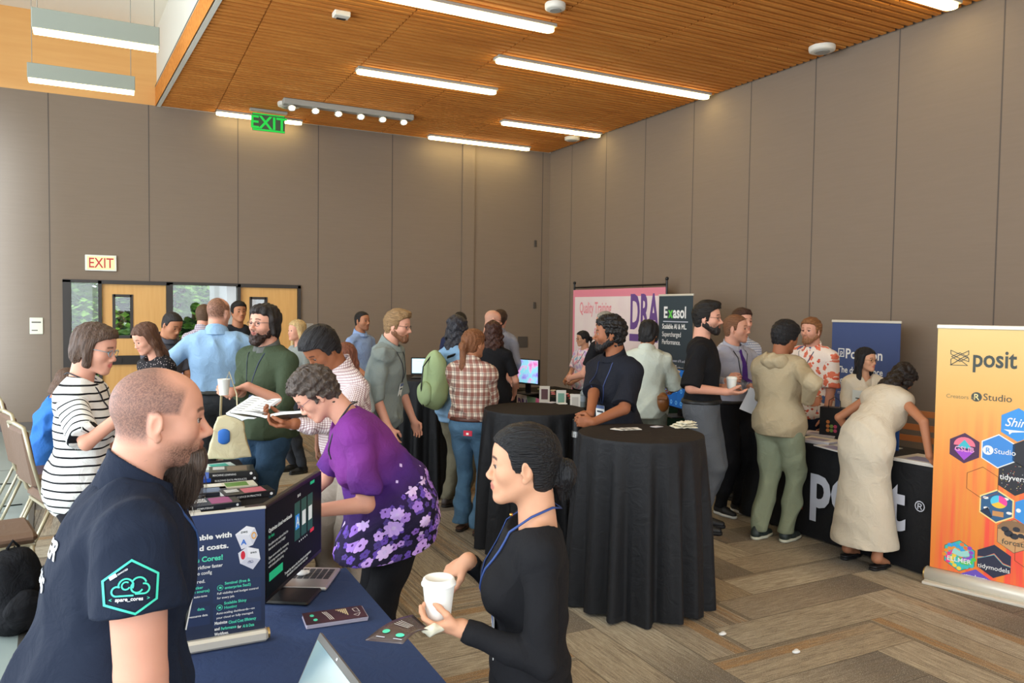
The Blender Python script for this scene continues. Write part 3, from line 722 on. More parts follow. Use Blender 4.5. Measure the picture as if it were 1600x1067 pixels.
def hand_sdf(w, d, n, side, curl, sc=1., thumb=.5, spread=1.):
    """w wrist, d finger direction, n palm normal, side=+1 thumb towards cross(d,n)"""
    d = d/np.linalg.norm(d); n = n-d*(n@d); n = n/np.linalg.norm(n); s = np.cross(d, n)*side
    Rm = np.stack([s, d, n], 1); P = lambda a, b, c: w+(s*a+d*b+n*c)*sc
    palm = U(.012*sc, ell(P(0, .050, 0), A(.041, .052, .0145)*sc, Rm), cap(P(.006, 0, 0), P(.004, .03, 0), .0235*sc, .022*sc), ell(P(.024, .036, .006), A(.018, .028, .014)*sc, Rm))
    fs = []
    for k, (x, L, r) in enumerate(((.031, .074, .0088), (.010, .082, .0092), (-.011, .077, .0088), (-.031, .060, .0078))):
        c = curl[k] if hasattr(curl, '__len__') else curl; c = c*(1+.06*(k-1)); p0 = P(x*.96, .088-.004*abs(k-1.), 0); ang = 0; pts = [p0]
        for q, (fr, kk) in enumerate(((.45, 1.), (.31, 1.15), (.24, .7))):
            ang += c*kk; dirv = d*math.cos(ang)+n*math.sin(ang)+s*(x*1.6*spread if ang < 1 else 0); dirv = dirv/np.linalg.norm(dirv); pts.append(pts[-1]+dirv*L*fr*sc)
        rr = [r, r*.93, r*.86, r*.76]
        fs.append(U(.004*sc, *[cap(pts[q], pts[q+1], rr[q]*sc, rr[q+1]*sc) for q in range(3)]))
    t0 = P(.026, .022, .004); d1 = s*math.cos(thumb*.9)*.75+d*.62+n*math.sin(thumb)*.9; d1 /= np.linalg.norm(d1); t1 = t0+d1*.040*sc
    d2 = s*.25*(1-thumb)+d*.85+n*(.2+.7*thumb)-s*.35*thumb; d2 /= np.linalg.norm(d2); t2 = t1+d2*.032*sc; t3 = t2+(d2-s*.15)/np.linalg.norm(d2-s*.15)*.024*sc
    th = U(.006*sc, cap(t0, t1, .0135*sc, .0115*sc), cap(t1, t2, .0110*sc, .0102*sc), cap(t2, t3, .0102*sc, .0085*sc))
    fing = fs[0]
    def fu(p):
        r = fs[0](p)
        for g in fs[1:]: r = np.minimum(r, g(p))
        return r
    return U(.009*sc, palm, fu, th)

def shoe_mesh(root, ank, yaw, sc, m, sole, kind='shoe'):
    c, s_ = math.cos(yaw), math.sin(yaw); Rz = np.array([[c, -s_, 0], [s_, c, 0], [0, 0, 1]]); T = lambda x, y, z: A(*ank)*A(1, 1, 0)+Rz@(A(x, y, z)*sc)
    up = U(.02, cap(T(0, -.035, .045), T(0, .06, .045), .036*sc, .036*sc), cap(T(0, .06, .040), T(0, .155, .032), .040*sc, .028*sc), cap(T(0, -.03, .05), T(0, -.02, .10), .036*sc, .036*sc))
    lo = T(0, .05, 0)-.2; hi = T(0, .05, 0)+.22
    if kind == 'flat': up = cut(up, lambda p: p[:, 2]-.045*sc)
    f = cut(up, lambda p: .018*sc-p[:, 2]); so_ = cut(infl(U(.02, cap(T(0, -.035, .02), T(0, .06, .02), .035*sc, .038*sc), cap(T(0, .06, .02), T(0, .155, .02), .039*sc, .028*sc)), .006*sc), lambda p: p[:, 2]-.026*sc, lambda p: .001-p[:, 2])
    V, Q = polygonize(f, lo, hi, .009); o = qmesh('shoe', [(V, Q)], [m], root)
    V, Q = polygonize(so_, lo, hi, .009); qmesh('sole', [(V, Q)], [sole], o)
    return o

def person(label, px, dep, face, H=1.75, W=1., D=1., fem=0, lean=0, head=(0, 0, 0), aR=None, aL=None, stance=.1, feet=None, sit=False,
           skin='light', hair='short', hairc='#2a1c14', hth=.014, beard=None, beardc=None, buzz=None, glasses=None,
           top=None, bottom=None, shoes=('#151515', '#20201f'), q=2, lanyard=None, badge=True, belt=None, loc=None, hsc=1., group=None, brow=None, belly=0, showlegs=True, neckcol=None, twist=0, bust=1., collar=None, lips=None, armw=1.):
    s = H/1.75; pos = ground(px, dep) if loc is None else A(loc[0], loc[1], 0)
    tc_ = -pos/np.linalg.norm(pos); a = R_(face); f = A(tc_[0]*math.cos(a)-tc_[1]*math.sin(a), tc_[0]*math.sin(a)+tc_[1]*math.cos(a), 0)
    th = math.atan2(-f[0], f[1]); root = empty('person', pos, th, label, 'person', group)
    Rz = np.array([[math.cos(th), -math.sin(th), 0], [math.sin(th), math.cos(th), 0], [0, 0, 1]])
    L = lambda P: Rz.T@(np.asarray(P, float)-pos); Wd = lambda p: pos+Rz@np.asarray(p, float)
    Z0 = -.43 if sit else 0.; vh = (.0028, .0042, .0065, .010)[q]; vc = (.0055, .0068, .010, .015)[q]
    # spine
    le = R_(lean); R1 = rot('X', -le*.75); R2 = rot('X', -le)@rot('Z', R_(twist))
    pel = A(0, 0, .95)*s+A(0, 0, Z0); wst = pel+R1@A(0, .0, .13)*s; chs = wst+R2@A(0, .0, .19)*s; nb = chs+R2@A(0, -.012, .19)*s
    sw = (.170 if not fem else .150)*W**.6
    shl = {k: chs+R2@A(k*sw, -.008, .122)*s for k in (1, -1)}
    fe = fem; x = lambda *v: A(*v)*s
    T = [ell(pel, x((.165+.012*fe)*W, .115*D, .125), R1.copy()), ell(wst+R1@x(0, .012*belly, -.02), x((.146-.012*fe)*W, (.102+.045*belly)*D, .155), R1), ell(chs+R2@x(0, 0, -.02), x((.160-.014*fe)*W, .110*D, .165), R2), ell(chs+R2@x(0, -.008, .10), x((.152-.012*fe)*W**.7, .080*D, .085), R2)]
    if fe and bust: T += [ell(chs+R2@x(k*.072*W, .072*D*bust, -.01), x(.068, .062, .066), R2) for k in (1, -1)]
    T += [cap(shl[k], chs+R2@x(k*.05, -.018, .165), .052*s, .050*s) for k in (1, -1)]
    if belly > 1: T.append(ell(pel+R1@x(0, .05*D, .05), x(.15*W, .10*D, .13), R1))
    torso = U(.06*s, *T)
    # head frame
    hy, hp, hr = [R_(v) for v in head]; hs = s*(.985 if not fem else .955)*hsc
    Rh = rot('Z', hy)@rot('X', -hp)@rot('Y', hr)
    ho = nb+(R2@x(0, .02, .085)+Rh@x(0, .018, .092))
    toH = lambda p: ((p-ho)@Rh)/hs
    hd0 = head_sdf(fem); hd = lambda p: hd0(toH(p))*hs
    neck = U(.03, cap(nb+R2@x(0, -.005, -.05), ho+Rh@x(0, -.03, -.045), (.062-.010*fem)*s*W**.35, (.056-.009*fem)*s*W**.3), cap(nb+R2@x(0, -.02, -.03), ho+Rh@x(0, -.044, -.03), .05*s, .040*s))
    headneck = U(.022, hd, neck, *([cap(shl[k]*.6+nb*.4, nb+R2@x(k*.02, -.012, .0), .028*s, .034*s) for k in (1, -1)]))
    # arms (k=+1 right arm)
    arms = {}
    for k, sp in ((1, aR), (-1, aL)):
        sp = dict(sp or {}); t_ = sp.get('t', (k*.25, .06, .80)); t_ = L(t_[1]) if t_[0] == 'w' else A(*t_)*s+A(0, 0, Z0)
        pole = A(*sp.get('pole', (k*.5, -.7, -.5))); S = shl[k]+R2@x(k*.012, 0, -.012); l1, l2 = .285*s, .255*s; v = t_-S; dd = np.linalg.norm(v); dd2 = min(max(dd, .12), (l1+l2)*.995); dv = v/dd
        a_ = (l1*l1-l2*l2+dd2*dd2)/(2*dd2); h_ = math.sqrt(max(l1*l1-a_*a_, 0)); pp = pole-dv*(pole@dv); pp = pp/np.linalg.norm(pp)
        E = S+dv*a_+pp*h_; Wp_ = S+dv*dd2; fd = (Wp_-E)/np.linalg.norm(Wp_-E)
        hdv = sp.get('d'); hdv = fd if hdv is None else (Rz.T@np.asarray(hdv[1], float) if hdv[0] == 'w' else A(*hdv)); hn = sp.get('n'); hn = (A(-k, 0, 0) if hn is None else (Rz.T@np.asarray(hn[1], float) if hn[0] == 'w' else A(*hn)))
        if abs(hn@hdv)/(np.linalg.norm(hn)*np.linalg.norm(hdv)) > .97: hn = hn+A(.3, .2, .4)
        u = (W**.5)*(1-.1*fem)*armw; arms[k] = dict(S=S, E=E, W=Wp_, fd=fd, d=hdv/np.linalg.norm(hdv), n=hn, up=[.047*u*s, .039*u*s], lo=[.039*u*s, .027*s*(1-.06*fem)], curl=sp.get('curl', .45), thumb=sp.get('thumb', .5), hide=sp.get('hide', False))
        # thumb side: right hand cross(d,n) points ... right palm facing left(-x), fingers down -> thumb forward
        arms[k]['side'] = k
        arms[k]['hand'] = hand_sdf(Wp_+fd*.005, arms[k]['d'], hn, arms[k]['side'], arms[k]['curl'], s*.97*(1-.05*fem), arms[k]['thumb'])
    armf = lambda k, e=0: U(.010*s, cap(arms[k]['S'], arms[k]['E'], arms[k]['up'][0]+e, arms[k]['up'][1]+e), cap(arms[k]['E'], arms[k]['W'], arms[k]['lo'][0]+e, arms[k]['lo'][1]+e))
    # legs
    legs = {}
    ft = feet or ((stance, .0, 0), (-stance, .0, 0))
    for k, fo_ in ((1, ft[0]), (-1, ft[1])):
        hip = pel+x(k*.092*W**.7, 0, -.03)
        if sit: kn = hip+x(k*.05, .42, .02); an = A(kn[0], kn[1]+.03*s, .09*s)
        else:
            an = A(fo_[0]*s, fo_[1]*s, .09*s); v = an-hip; dd = np.linalg.norm(v); l1, l2 = .43*s, .43*s; d2 = min(dd, .858*s); a_ = d2/2; h_ = math.sqrt(max(l1*l1-a_*a_, 0)); kn = hip+v/dd*a_+A(0, 1, 0)*h_
        legs[k] = (hip, kn, an, R_(fo_[2]) if len(fo_) > 2 else 0)
    legf = lambda k, e=0, lo=None: U(.014*s, cap(legs[k][0], legs[k][1], (.090*W**.8)*s+e, .058*W**.5*s+e), cap(legs[k][1], legs[k][2], (.057*W**.5*s+e), ((.038*s+e) if lo is None else lo)))
    parts = []; cols = []
    skc = np.array(lin(SKINS.get(skin, skin)))
    hc = np.array(lin(hairc)); lipc = np.array(lin(lips)) if lips else skc*A(.82, .52, .52)
    browc = np.array(lin(brow)) if brow else hc*.8+skc*.08; bz = np.array(lin(buzz[0])) if buzz else None
    def headcol(V):
        p = toH(V); x_, y_, z_ = p.T; c = np.tile(skc, (len(V), 1)); X = np.abs(x_)
        def blend(m_, cc): c[:] = c*(1-m_[:, None])+np.asarray(cc)*m_[:, None]
        blend(np.clip(1-np.hypot((X-.040)/.022, (z_+.025)/.02), 0, 1)*(y_ > .03)*.28, skc*A(1.08, .70, .66))
        blend(np.clip(1-np.hypot(x_/.018, (z_+.034)/.015), 0, 1)*(y_ > .08)*.25, skc*A(1.05, .68, .64))
        ez = .0265-.35*np.maximum(X-.034, 0)+.08*np.minimum(X-.02, 0)
        blend(np.clip((.0052-np.abs(z_-ez))/.0022, 0, 1)*np.clip((X-.011)/.004, 0, 1)*np.clip((.050-X)/.006, 0, 1)*(y_ > .04)*.95, browc)
        blend(np.clip(.0022-np.abs(z_-.0045+1.1*(X-.030)**2*30*.02), 0, .0022)/.0022*(X > .017)*(X < .045)*(y_ > .06)*.8, browc*.5)
        lp = np.clip(1.25-np.hypot(x_/.021, (z_+.0645)/.0105), 0, .25)*4*(y_ > .072); blend(lp*.75, lipc)
        if buzz:
            m_ = np.clip((z_-.070+.55*(y_-.080)*-1*-1*0+(.0)+(.08-y_)*.9+np.minimum(0, .0)-.02)/.012, 0, 1)
            reg = np.maximum(np.minimum((z_-.012)/.01, (.045+.25*(z_-.03)-y_)/.012), np.minimum((-.022-y_)/.01, (z_+.062)/.03)); reg = np.clip(reg, 0, 1)
            reg *= np.clip(1.3-buzz[2]*np.clip(z_-.05, 0, 1)*np.clip(y_+.03, 0, 1)*600, .0, 1)
            blend(np.clip(reg*buzz[1]*(.78+.5*np.random.RandomState(1).rand(len(V))), 0, 1), bz)
        if beard:
            bm = np.clip(((-.028 if beard != 'long' else -.038)-z_)/.03, 0, 1)*np.clip((y_+.006)/.04, 0, 1)*np.clip((z_+.135)/.02, 0, 1); blend(bm*((.8 if beard == 'long' else .6) if beard != 'stubble' else .38)*(.7+.6*np.random.RandomState(2).rand(len(V))), np.array(lin(beardc or hairc)))
            blend(np.clip(1-np.hypot(x_/.026, (z_+.050)/.007), 0, 1)*(y_ > .07)*.5, np.array(lin(beardc or hairc)))
        return c
    low = nb-.10*s
    lo = np.minimum(ho-.16*s, nb-A(.16, .13, .06)*s); hi = np.maximum(ho+.16*s, nb+.1*s); 
    V, Q = polygonize(headneck, lo, hi, vh*(1 if q else .85)); V = smooth_mesh(V, Q, 1, .35); parts.append((V, Q)); cols.append(headcol(V))
    # eyeballs
    e_ = MB()
    for sx in (-1, 1):
        mb_ = MB().sphere((0, 0, 0), .0118*hs, 14); P = np.array(mb_.v); d_ = Rh@A(sx*0.02, 1, -.05); P2 = P+ho+Rh@(A(sx*.030, .0728, -.001)*hs)
        cc = np.tile(np.array([.55, .52, .48]), (len(P), 1)); dt = (P/np.linalg.norm(P, axis=1)[:, None])@d_; cc[dt > .62] = (.05, .03, .018); cc[dt > .9] = (.005, .005, .005)
        # triangles to quads list
        parts.append((P2, [tuple(fc) for fc in mb_.f])); cols.append(cc)
    lm_ = MB()
    for sx in (-1, 1): lm_.tube([ho+Rh@(A(sx*(.030+.0145*t_), .0868-.006*t_*t_-.0015*(t_ < 0), .0042-.0040*t_*t_)*hs) for t_ in (-1, -.5, 0, .5, 1.05)], .00105*hs, 4)
    parts.append((np.array(lm_.v), [tuple(fc) for fc in lm_.f])); cols.append(np.tile(np.array([.012, .008, .006]), (len(lm_.v), 1)))
    topk = (top or {}).get('sleeve', 'short')
    for k in (1, -1):
        ar = arms[k]
        if ar['hide']: continue
        bare = topk in ('short', 'none', 'roll')
        fh = U(.018*s, ar['hand'], armf(k) if bare else cap(ar['E']*.3+ar['W']*.7, ar['W'], ar['lo'][1]*1.03, ar['lo'][1]))
        P_ = [ar['W']+ar['d']*.09*s] + ([ar['S'], ar['E'], ar['W']] if bare else [ar['E']*.45+ar['W']*.55, ar['W']]); P_ = np.array(P_); lo = P_.min(0)-.11*s; hi = P_.max(0)+.11*s
        hv = (.0035, .0045, .0065, .010)[q]
        V, Q = polygonize(fh, lo, hi, hv); 
        if len(V): parts.append((V, Q)); cols.append(np.tile(skc*A(1.0, .97, .96), (len(V), 1)))
    # inner body that carries the clothes
    wholef = infl(U(.05, torso, neck, armf(1), armf(-1), legf(1), legf(-1)), -.024)
    P_ = np.array([legs[1][2], legs[-1][2], ho, arms[1]['E'], arms[-1]['E'], shl[1], shl[-1], pel, legs[1][1], legs[-1][1], arms[1]['W'], arms[-1]['W']]); lo = P_.min(0)-.16; hi = P_.max(0)+.16; hi[2] = nb[2]+.02; lo[2] = max(lo[2], .0)
    V, Q = polygonize(wholef, lo, hi, .026); parts.append((V, Q)); cols.append(np.tile(skc, (len(V), 1)))
    if bottom and bottom.get('bare'):
        for k in (1, -1):
            V, Q = polygonize(U(.02, legf(k), cap(legs[k][2], legs[k][2]+A(-math.sin(legs[k][3])*.13, math.cos(legs[k][3])*.13, -.055)*s, .036*s, .026*s)), legs[k][2]-A(.15, .1, .1), legs[k][2]+A(.15, .22, .35), .008)
            parts.append((V, Q)); cols.append(np.tile(skc, (len(V), 1)))
    body = qmesh('body', parts, [skinmat()], root, np.concatenate(cols))
    R = dict(root=root, body=body, arms=arms, Wd=Wd, L=L, s=s, ho=ho, Rh=Rh, hs=hs, nb=nb, chs=chs, R2=R2, pel=pel, wst=wst, Rz=Rz, th=th, pos=pos, legs=legs, R1=R1)
    hand_w = {k: Wd(arms[k]['W']+arms[k]['d']*.075*s) for k in (1, -1)}; R['hw'] = hand_w
    # hair, beard
    if hair and hair != 'bald':
        h0 = hair_sdf(hair, hth); hf = lambda p: h0(toH(p))*hs; big = .20 if hair not in ('long', 'longcurly', 'pony') else .36
        V, Q = polygonize(hf, ho-A(.2, .2, big)*s, ho+.19*s, vh*1.05); V = smooth_mesh(V, Q, 1, .3)
        tcv = toH(V)
        if hair in ('bun', 'pulled', 'pony', 'lowpony', 'short', 'quiff', 'crop'): 
            z2 = tcv[:, [0, 2, 1]].copy(); lowm = tcv[:, 1] < -.11; z2[lowm] = tcv[lowm]; tcv = z2
        qmesh('hair', [(V, Q)], [hairmat(hairc, 'curly' in hair)], root, tc=tcv)
    if beard and beard != 'stubble':
        b0 = beard_sdf(beard); V, Q = polygonize(lambda p: b0(toH(p))*hs, ho-A(.14, .14, .28)*s, ho+A(.14, .14, .02)*s, vh); qmesh('beard', [(V, Q)], [hairmat(beardc or hairc, beard == 'big')], root, tc=toH(V))
    # garments
    def tcmap(V):
        P = (V-chs)@R2; o = P.copy(); dt = torso(V)
        for k in (1, -1):
            ar = arms[k]; v1 = ar['E']-ar['S']; l1 = np.linalg.norm(v1); v1 = v1/l1; m_ = (cap(ar['S']+v1*.06*s, ar['E'], ar['up'][0], ar['up'][1])(V) < dt+.004)
            m2 = (cap(ar['E'], ar['W'], ar['lo'][0], ar['lo'][1])(V) < dt)&(cap(ar['E'], ar['W'], ar['lo'][0], ar['lo'][1])(V) < cap(ar['S'], ar['E'], ar['up'][0], ar['up'][1])(V))
            q_ = V-ar['S']; tt = q_@v1; sd = q_-tt[:, None]*v1; o[m_] = np.stack([k*.2+sd@(R2@A(0, 1, 0)), sd@(R2@A(1, 0, 0)), .12-tt], 1)[m_]
            fd = ar['fd']; q_ = V-ar['E']; tt = q_@fd; o[m2] = np.stack([k*.2+(q_-tt[:, None]*fd)@A(0, 0, 1), (q_-tt[:, None]*fd)@A(1, 0, 0), .12-l1-tt], 1)[m2]
        return o
    if top:
        ls = top.get('loose', .012); sl = top.get('sleeve', 'short'); hem = .035 if top.get('tuck') else top.get('hem', -.10)
        fs = [infl(U(.06*s, *T), ls)]
        neckr_ = top.get('neckr', .068)
        uph = R1@A(0, 0, 1) if not top.get('vhem') else A(0, .2, 1.)
        if top.get('skirt'):
            YS = A(1, 1.25, 1); hz_, fl_ = top['skirt']; sk0 = cap((pel+x(0, -.01, .08))*YS, A(pel[0]*.4, pel[1]*.45+top.get('dy', 0), hz_*s)*YS, .165*s*W, fl_*s); fs = [U(.16*s, fs[0], lambda p: sk0(p*YS)*.85)]
        if top.get('flare'): fs.append(infl(T[0], ls+.02)); fl = top['flare']; fs.append(cap(wst, (pel+R1@x(0, 0, hem+.02)) if not top.get('vhem') else pel+x(0, .05, hem-.02), .13*s*W, (.13*W+fl)*s))
        for k in (1, -1):
            ar = arms[k]; vv = ar['E']-ar['S']; vv = vv/np.linalg.norm(vv); es = top.get('slv', .014)
            if sl in ('short',):
                fr_ = top.get('slen', .78); fs.append(cut(cap(ar['S'], ar['S']+(ar['E']-ar['S'])*(fr_+.25), ar['up'][0]+es*.8, ar['up'][0]+es*1.3), halfp(vv, ar['S']+(ar['E']-ar['S'])*fr_)))
            elif sl in ('long', 'roll'):
                fr_ = .97 if sl == 'long' else .16
                fs.append(U(.012*s, cap(ar['S'], ar['E'], ar['up'][0]+es, ar['up'][1]+es), cut(cap(ar['E'], ar['W'], ar['lo'][0]+es, ar['lo'][1]+es*(.8 if sl == 'long' else 2)), halfp(ar['fd'], ar['E']+(ar['W']-ar['E'])*fr_))))
        body_ = fs[0] if not top.get('flare') else U(.05*s, fs[0], fs[1], fs[2]); slv_ = fs[(3 if top.get('flare') else 1):]
        if hem < 0 and not top.get('flare'): body_ = U(.08*s, body_, infl(ell(pel+x(0, 0, -.01), x((.163+.012*fe)*W, .120*D, .15)), ls*1.5+.006))
        f_ = U(.018*s, body_, *slv_)
        am = top.get('wr', .018); f_ = folds(f_, am, hash(label) % 99 if False else len(label)+int(px), top.get('wf', 20.), mask=lambda p: .35+.65*np.clip(np.sin(p[:, 2]*9+p[:, 0]*5)*.5+.5, 0, 1))
        neckr = top.get('neckr', .068); nsph = ell(nb+R2@x(0, .012, .045+top.get('neckz', 0)), x(neckr, neckr*1.05, .075), R2)
        if top.get('vneck'): nsph = U(.01, nsph, cap(nb+R2@x(0, .06, .03), nb+R2@x(0, .13, -.03-top['vneck']), .05*s, .012*s))
        f_ = cut(f_, halfp(-uph, pel+R1@x(0, 0, hem)) if not top.get('skirt') else (lambda p: top['skirt'][0]*s-p[:, 2]), halfp(R2@A(0, .10, 1), nb+R2@x(0, 0, .035-max(neckr_-.09, 0)*.9)))
        f_ = sub(f_, nsph, .006)
        P_ = [shl[1], shl[-1], pel+R1@x(0, 0, hem), nb, chs, wst]
        if sl in ('short', 'long', 'roll'): P_ += [arms[k]['E'] for k in (1, -1)]
        if sl in ('long',): P_ += [arms[k]['W'] for k in (1, -1)]
        if top.get('skirt'): P_ += [A(pel[0], pel[1], top['skirt'][0]*s)]
        P_ = np.array(P_); ex = .20*s*max(1, W)+top.get('flare', 0)*s+(.14 if top.get('skirt') else 0); lo = P_.min(0)-ex; hi = P_.max(0)+ex*.9; hi[2] = P_[:, 2].max()+.10*s
        V, Q = polygonize(f_, lo, hi, vc); V = smooth_mesh(V, Q, 3, .45)
        g = qmesh(top.get('name', 'shirt'), [(V, Q)], [top['m']], root, tc=tcmap(V)); R['top'] = g; R['topf'] = f_
        if top.get('collar'):
            cm = top.get('cm') or top['m']
            cf = lambda e: ell(nb+R2@x(0, .004, .030), x(.078+e+.004*W, .082+e, .050), R2)
            tk = .0032 if q == 0 else .0050 if q == 1 else .008; w35 = W**.3; cn = cap(nb+R2@x(0, .002, -.045), nb+R2@x(0, -.006, .075), .104*s*w35, .064*s*w35); c1 = cut(lambda p: np.abs(cn(p))-tk, halfp(R2@A(0, .42, 1), nb+R2@x(0, 0, .058)), halfp(R2@A(0, -.10, -1), nb+R2@x(0, 0, -.008)))
            c1 = sub(c1, cap(nb+R2@x(0, .085, .10), nb+R2@x(0, .125, -.04), .030*s, .012*s), .003)
            V, Q = polygonize(c1, nb-.15*s, nb+.15*s, max(vc*.55, .0032)); 
            if len(V): qmesh('collar', [(V, Q)], [cm], g, tc=tcmap(V))
    if bottom and showlegs and bottom.get('m'):
        ls = bottom.get('loose', .012); lo_r = bottom.get('cuff', .062)*s
        fs = [infl(ell(pel+x(0, -.005, -.01), x((.160+.012*fe)*W, .118*D, .13)), ls*.7), infl(T[1], (.016 if top and top.get('tuck') else -.002))] + [legf(k, ls, lo_r) for k in (1, -1)]
        if bottom.get('type') == 'dress':
            YS = A(1, 1.28, 1); sk0 = cap((pel+x(0, 0, .16))*YS, A(pel[0]*.4, pel[1]*.45+bottom.get('dy', 0), bottom['hemz']*s)*YS, .160*s*W, bottom.get('fl', .26)*s); fs = [lambda p: sk0(p*YS)*.85]
        f_ = U(.035*s, *fs)
        zt = bottom.get('top', .055); hz = bottom.get('hemz', .07)*s
        f_ = folds(f_, bottom.get('wr', .020), int(px)+3, bottom.get('wf', 17), axis=bottom.get('axis'), mask=lambda p: np.clip(1.15-(p[:, 2]-.05)/.95, .25, 1))
        f_ = cut(f_, halfp(R1@A(0, 0, 1), pel+R1@x(0, 0, zt)), lambda p: hz-p[:, 2])
        P_ = np.array([legs[1][0], legs[-1][0], legs[1][1], legs[-1][1], legs[1][2], legs[-1][2], pel]); ex = .17*s*max(1, W)+(.12 if bottom.get('type') == 'dress' else 0); lo = P_.min(0)-ex; hi = P_.max(0)+ex; lo[2] = max(hz-.06, -.03)
        V, Q = polygonize(f_, lo, hi, vc*1.15); V = smooth_mesh(V, Q, 3, .45); nmn = bottom.get('name', 'trousers')
        g = qmesh(nmn, [(V, Q)], [bottom['m']], root, tc=(V-pel)/s); R['bot'] = g; R['botf'] = f_
        if belt:
            bf = infl(U(.03, ell(pel+x(0, -.005, -.01), x((.160+.012*fe)*W, .118*D, .13)), T[1]), ls*.7+(.020 if top and top.get('tuck') else .006))
            cz = pel+R1@x(0, 0, zt-.005); n_ = R1@A(0, 0, 1); f2 = cut(bf, halfp(n_, cz+n_*.018*s), halfp(-n_, cz-n_*.018*s))
            V, Q = polygonize(f2, cz-.25*s*W, cz+.25*s*W, .011); 
            if len(V): qmesh('belt', [(V, Q)], [mat('belt_'+belt, belt, .5)], g, tc=V)
    if shoes and showlegs:
        for k in (1, -1): shoe_mesh(root, legs[k][2], legs[k][3], s*(1 if not fem else .9), mat('shoe_'+shoes[0], shoes[0], .55), mat('sole_'+shoes[1], shoes[1], .6), shoes[2] if len(shoes) > 2 else 'shoe')
    if glasses:
        gm = mat('glasses_'+glasses, glasses, .3); mb = MB(); X = lambda a_, b_, c_: ho+Rh@(A(a_, b_, c_)*hs)
        for sx in (-1, 1):
            mb.tube([X(sx*(.031+.021*math.cos(t)), .094-.004*abs(math.cos(t)), -.002+.0165*math.sin(t)) for t in [2*PI*i/16 for i in range(17)]], .0016, 5)
            mb.tube([X(sx*.052, .092, .004), X(sx*.074, .05, .006), X(sx*.081, -.005, .004), X(sx*.080, -.02, -.008)], .0016, 5)
        mb.tube([X(-.010, .097, .0), X(0, .099, .003), X(.010, .097, .0)], .0014, 5); mb.build('glasses', root, gm)
    if lanyard:
        lm = mat('lanyard_'+lanyard[0], lanyard[0], .6); fN = R['topf']; end = lanyard[1]
        def ons(p, e=.004):
            o_ = nb+R2@x(p[0], .45, p[1]); d_ = R2@A(0, -1, 0); t_ = 0
            for _ in range(40):
                dv_ = min(fN(o_[None]+d_*t_)[0], .05); 
                if dv_ < e: break
                t_ += max(dv_*.8, .002)
                if t_ > .6: break
            return o_+d_*t_
        lb = MB(); xb = lanyard[2] if len(lanyard) > 2 else 0
        for sx in (-1, 1):
            pts = [nb+R2@x(sx*.0, -.085, .035), nb+R2@x(sx*.055, -.05, .050), nb+R2@x(sx*.076, .0, .032)]
            n_ = 9
            for i in range(n_+1):
                u_ = i/n_; pts.append(ons((sx*(.072*(1-u_)+.005*u_)+xb*u_, (.0*(1-u_)+end*u_)-.02*(1-u_))))
            pts[2] = (pts[1]+pts[3])*.5+R2@x(sx*.006, 0, .01)
            lb.tube(pts, .0042*s, 5, flat=.45)
        lo_ = lb.build('lanyard', root, lm)
        if badge:
            c_ = ons((xb, end-.055), .006)+R2@x(0, .004, 0); bb = MB(); Mx = Matrix.Translation(Vector(c_.tolist())) @ Matrix(R2.tolist()).to_4x4()
            bb.box(-.043, .043, -.0015, .0015, -.06, .045, mat('badge_white', '#e9e8e2', .35), Mx).box(-.03, .03, .0015, .0022, -.005, .008, mat('badge_ink', '#333a44'), Mx).box(-.043, .043, .0015, .002, .022, .045, mat('badge_band', '#5a6f9a'), Mx).build('badge', lo_)
    return R
def hand_xf(R, k):           # world matrix at a hand: x = thumb side, y = along the fingers, z = palm normal
    ar = R['arms'][k]; d = ar['d']; n = ar['n']-d*(ar['n']@d); n = n/np.linalg.norm(n); s = np.cross(d, n)*ar['side']
    Mm = Matrix.Identity(4); Rw = R['Rz']@np.stack([s, d, n], 1); P = R['Wd'](ar['W'])
    for i in range(3):
        for j in range(3): Mm[i][j] = Rw[i, j]
        Mm[i][3] = P[i]
    return Mm

def wisps(name, parent, R, roots, tips, n, m, r=.0006, seed=0, wav=.012, seg=7):
    """thin tapered strands between two small ellipsoids, head coordinates"""
    rg = np.random.RandomState(seed); mb = MB()
    for _ in range(n):
        u = rg.randn(3); u /= np.linalg.norm(u); a = A(*roots[0])+A(*roots[1])*u*(.75+.25*rg.rand()); u2 = u*.6+rg.randn(3)*.4; b = A(*tips[0])+A(*tips[1])*u2
        w = rg.randn(3)*wav; pts = []; L_ = 1-.5*rg.rand()**2; m1 = (a+b)/2+w
        for i in range(seg):
            t_ = i/(seg-1)*L_; pts.append(R['ho']+R['Rh']@(((1-t_)**2*a+2*t_*(1-t_)*m1+t_*t_*b)*R['hs']))
        mb.tube(pts, [r*(1-.8*i/(seg-1)) for i in range(seg)], 3)
    return mb.build(name, parent, m)
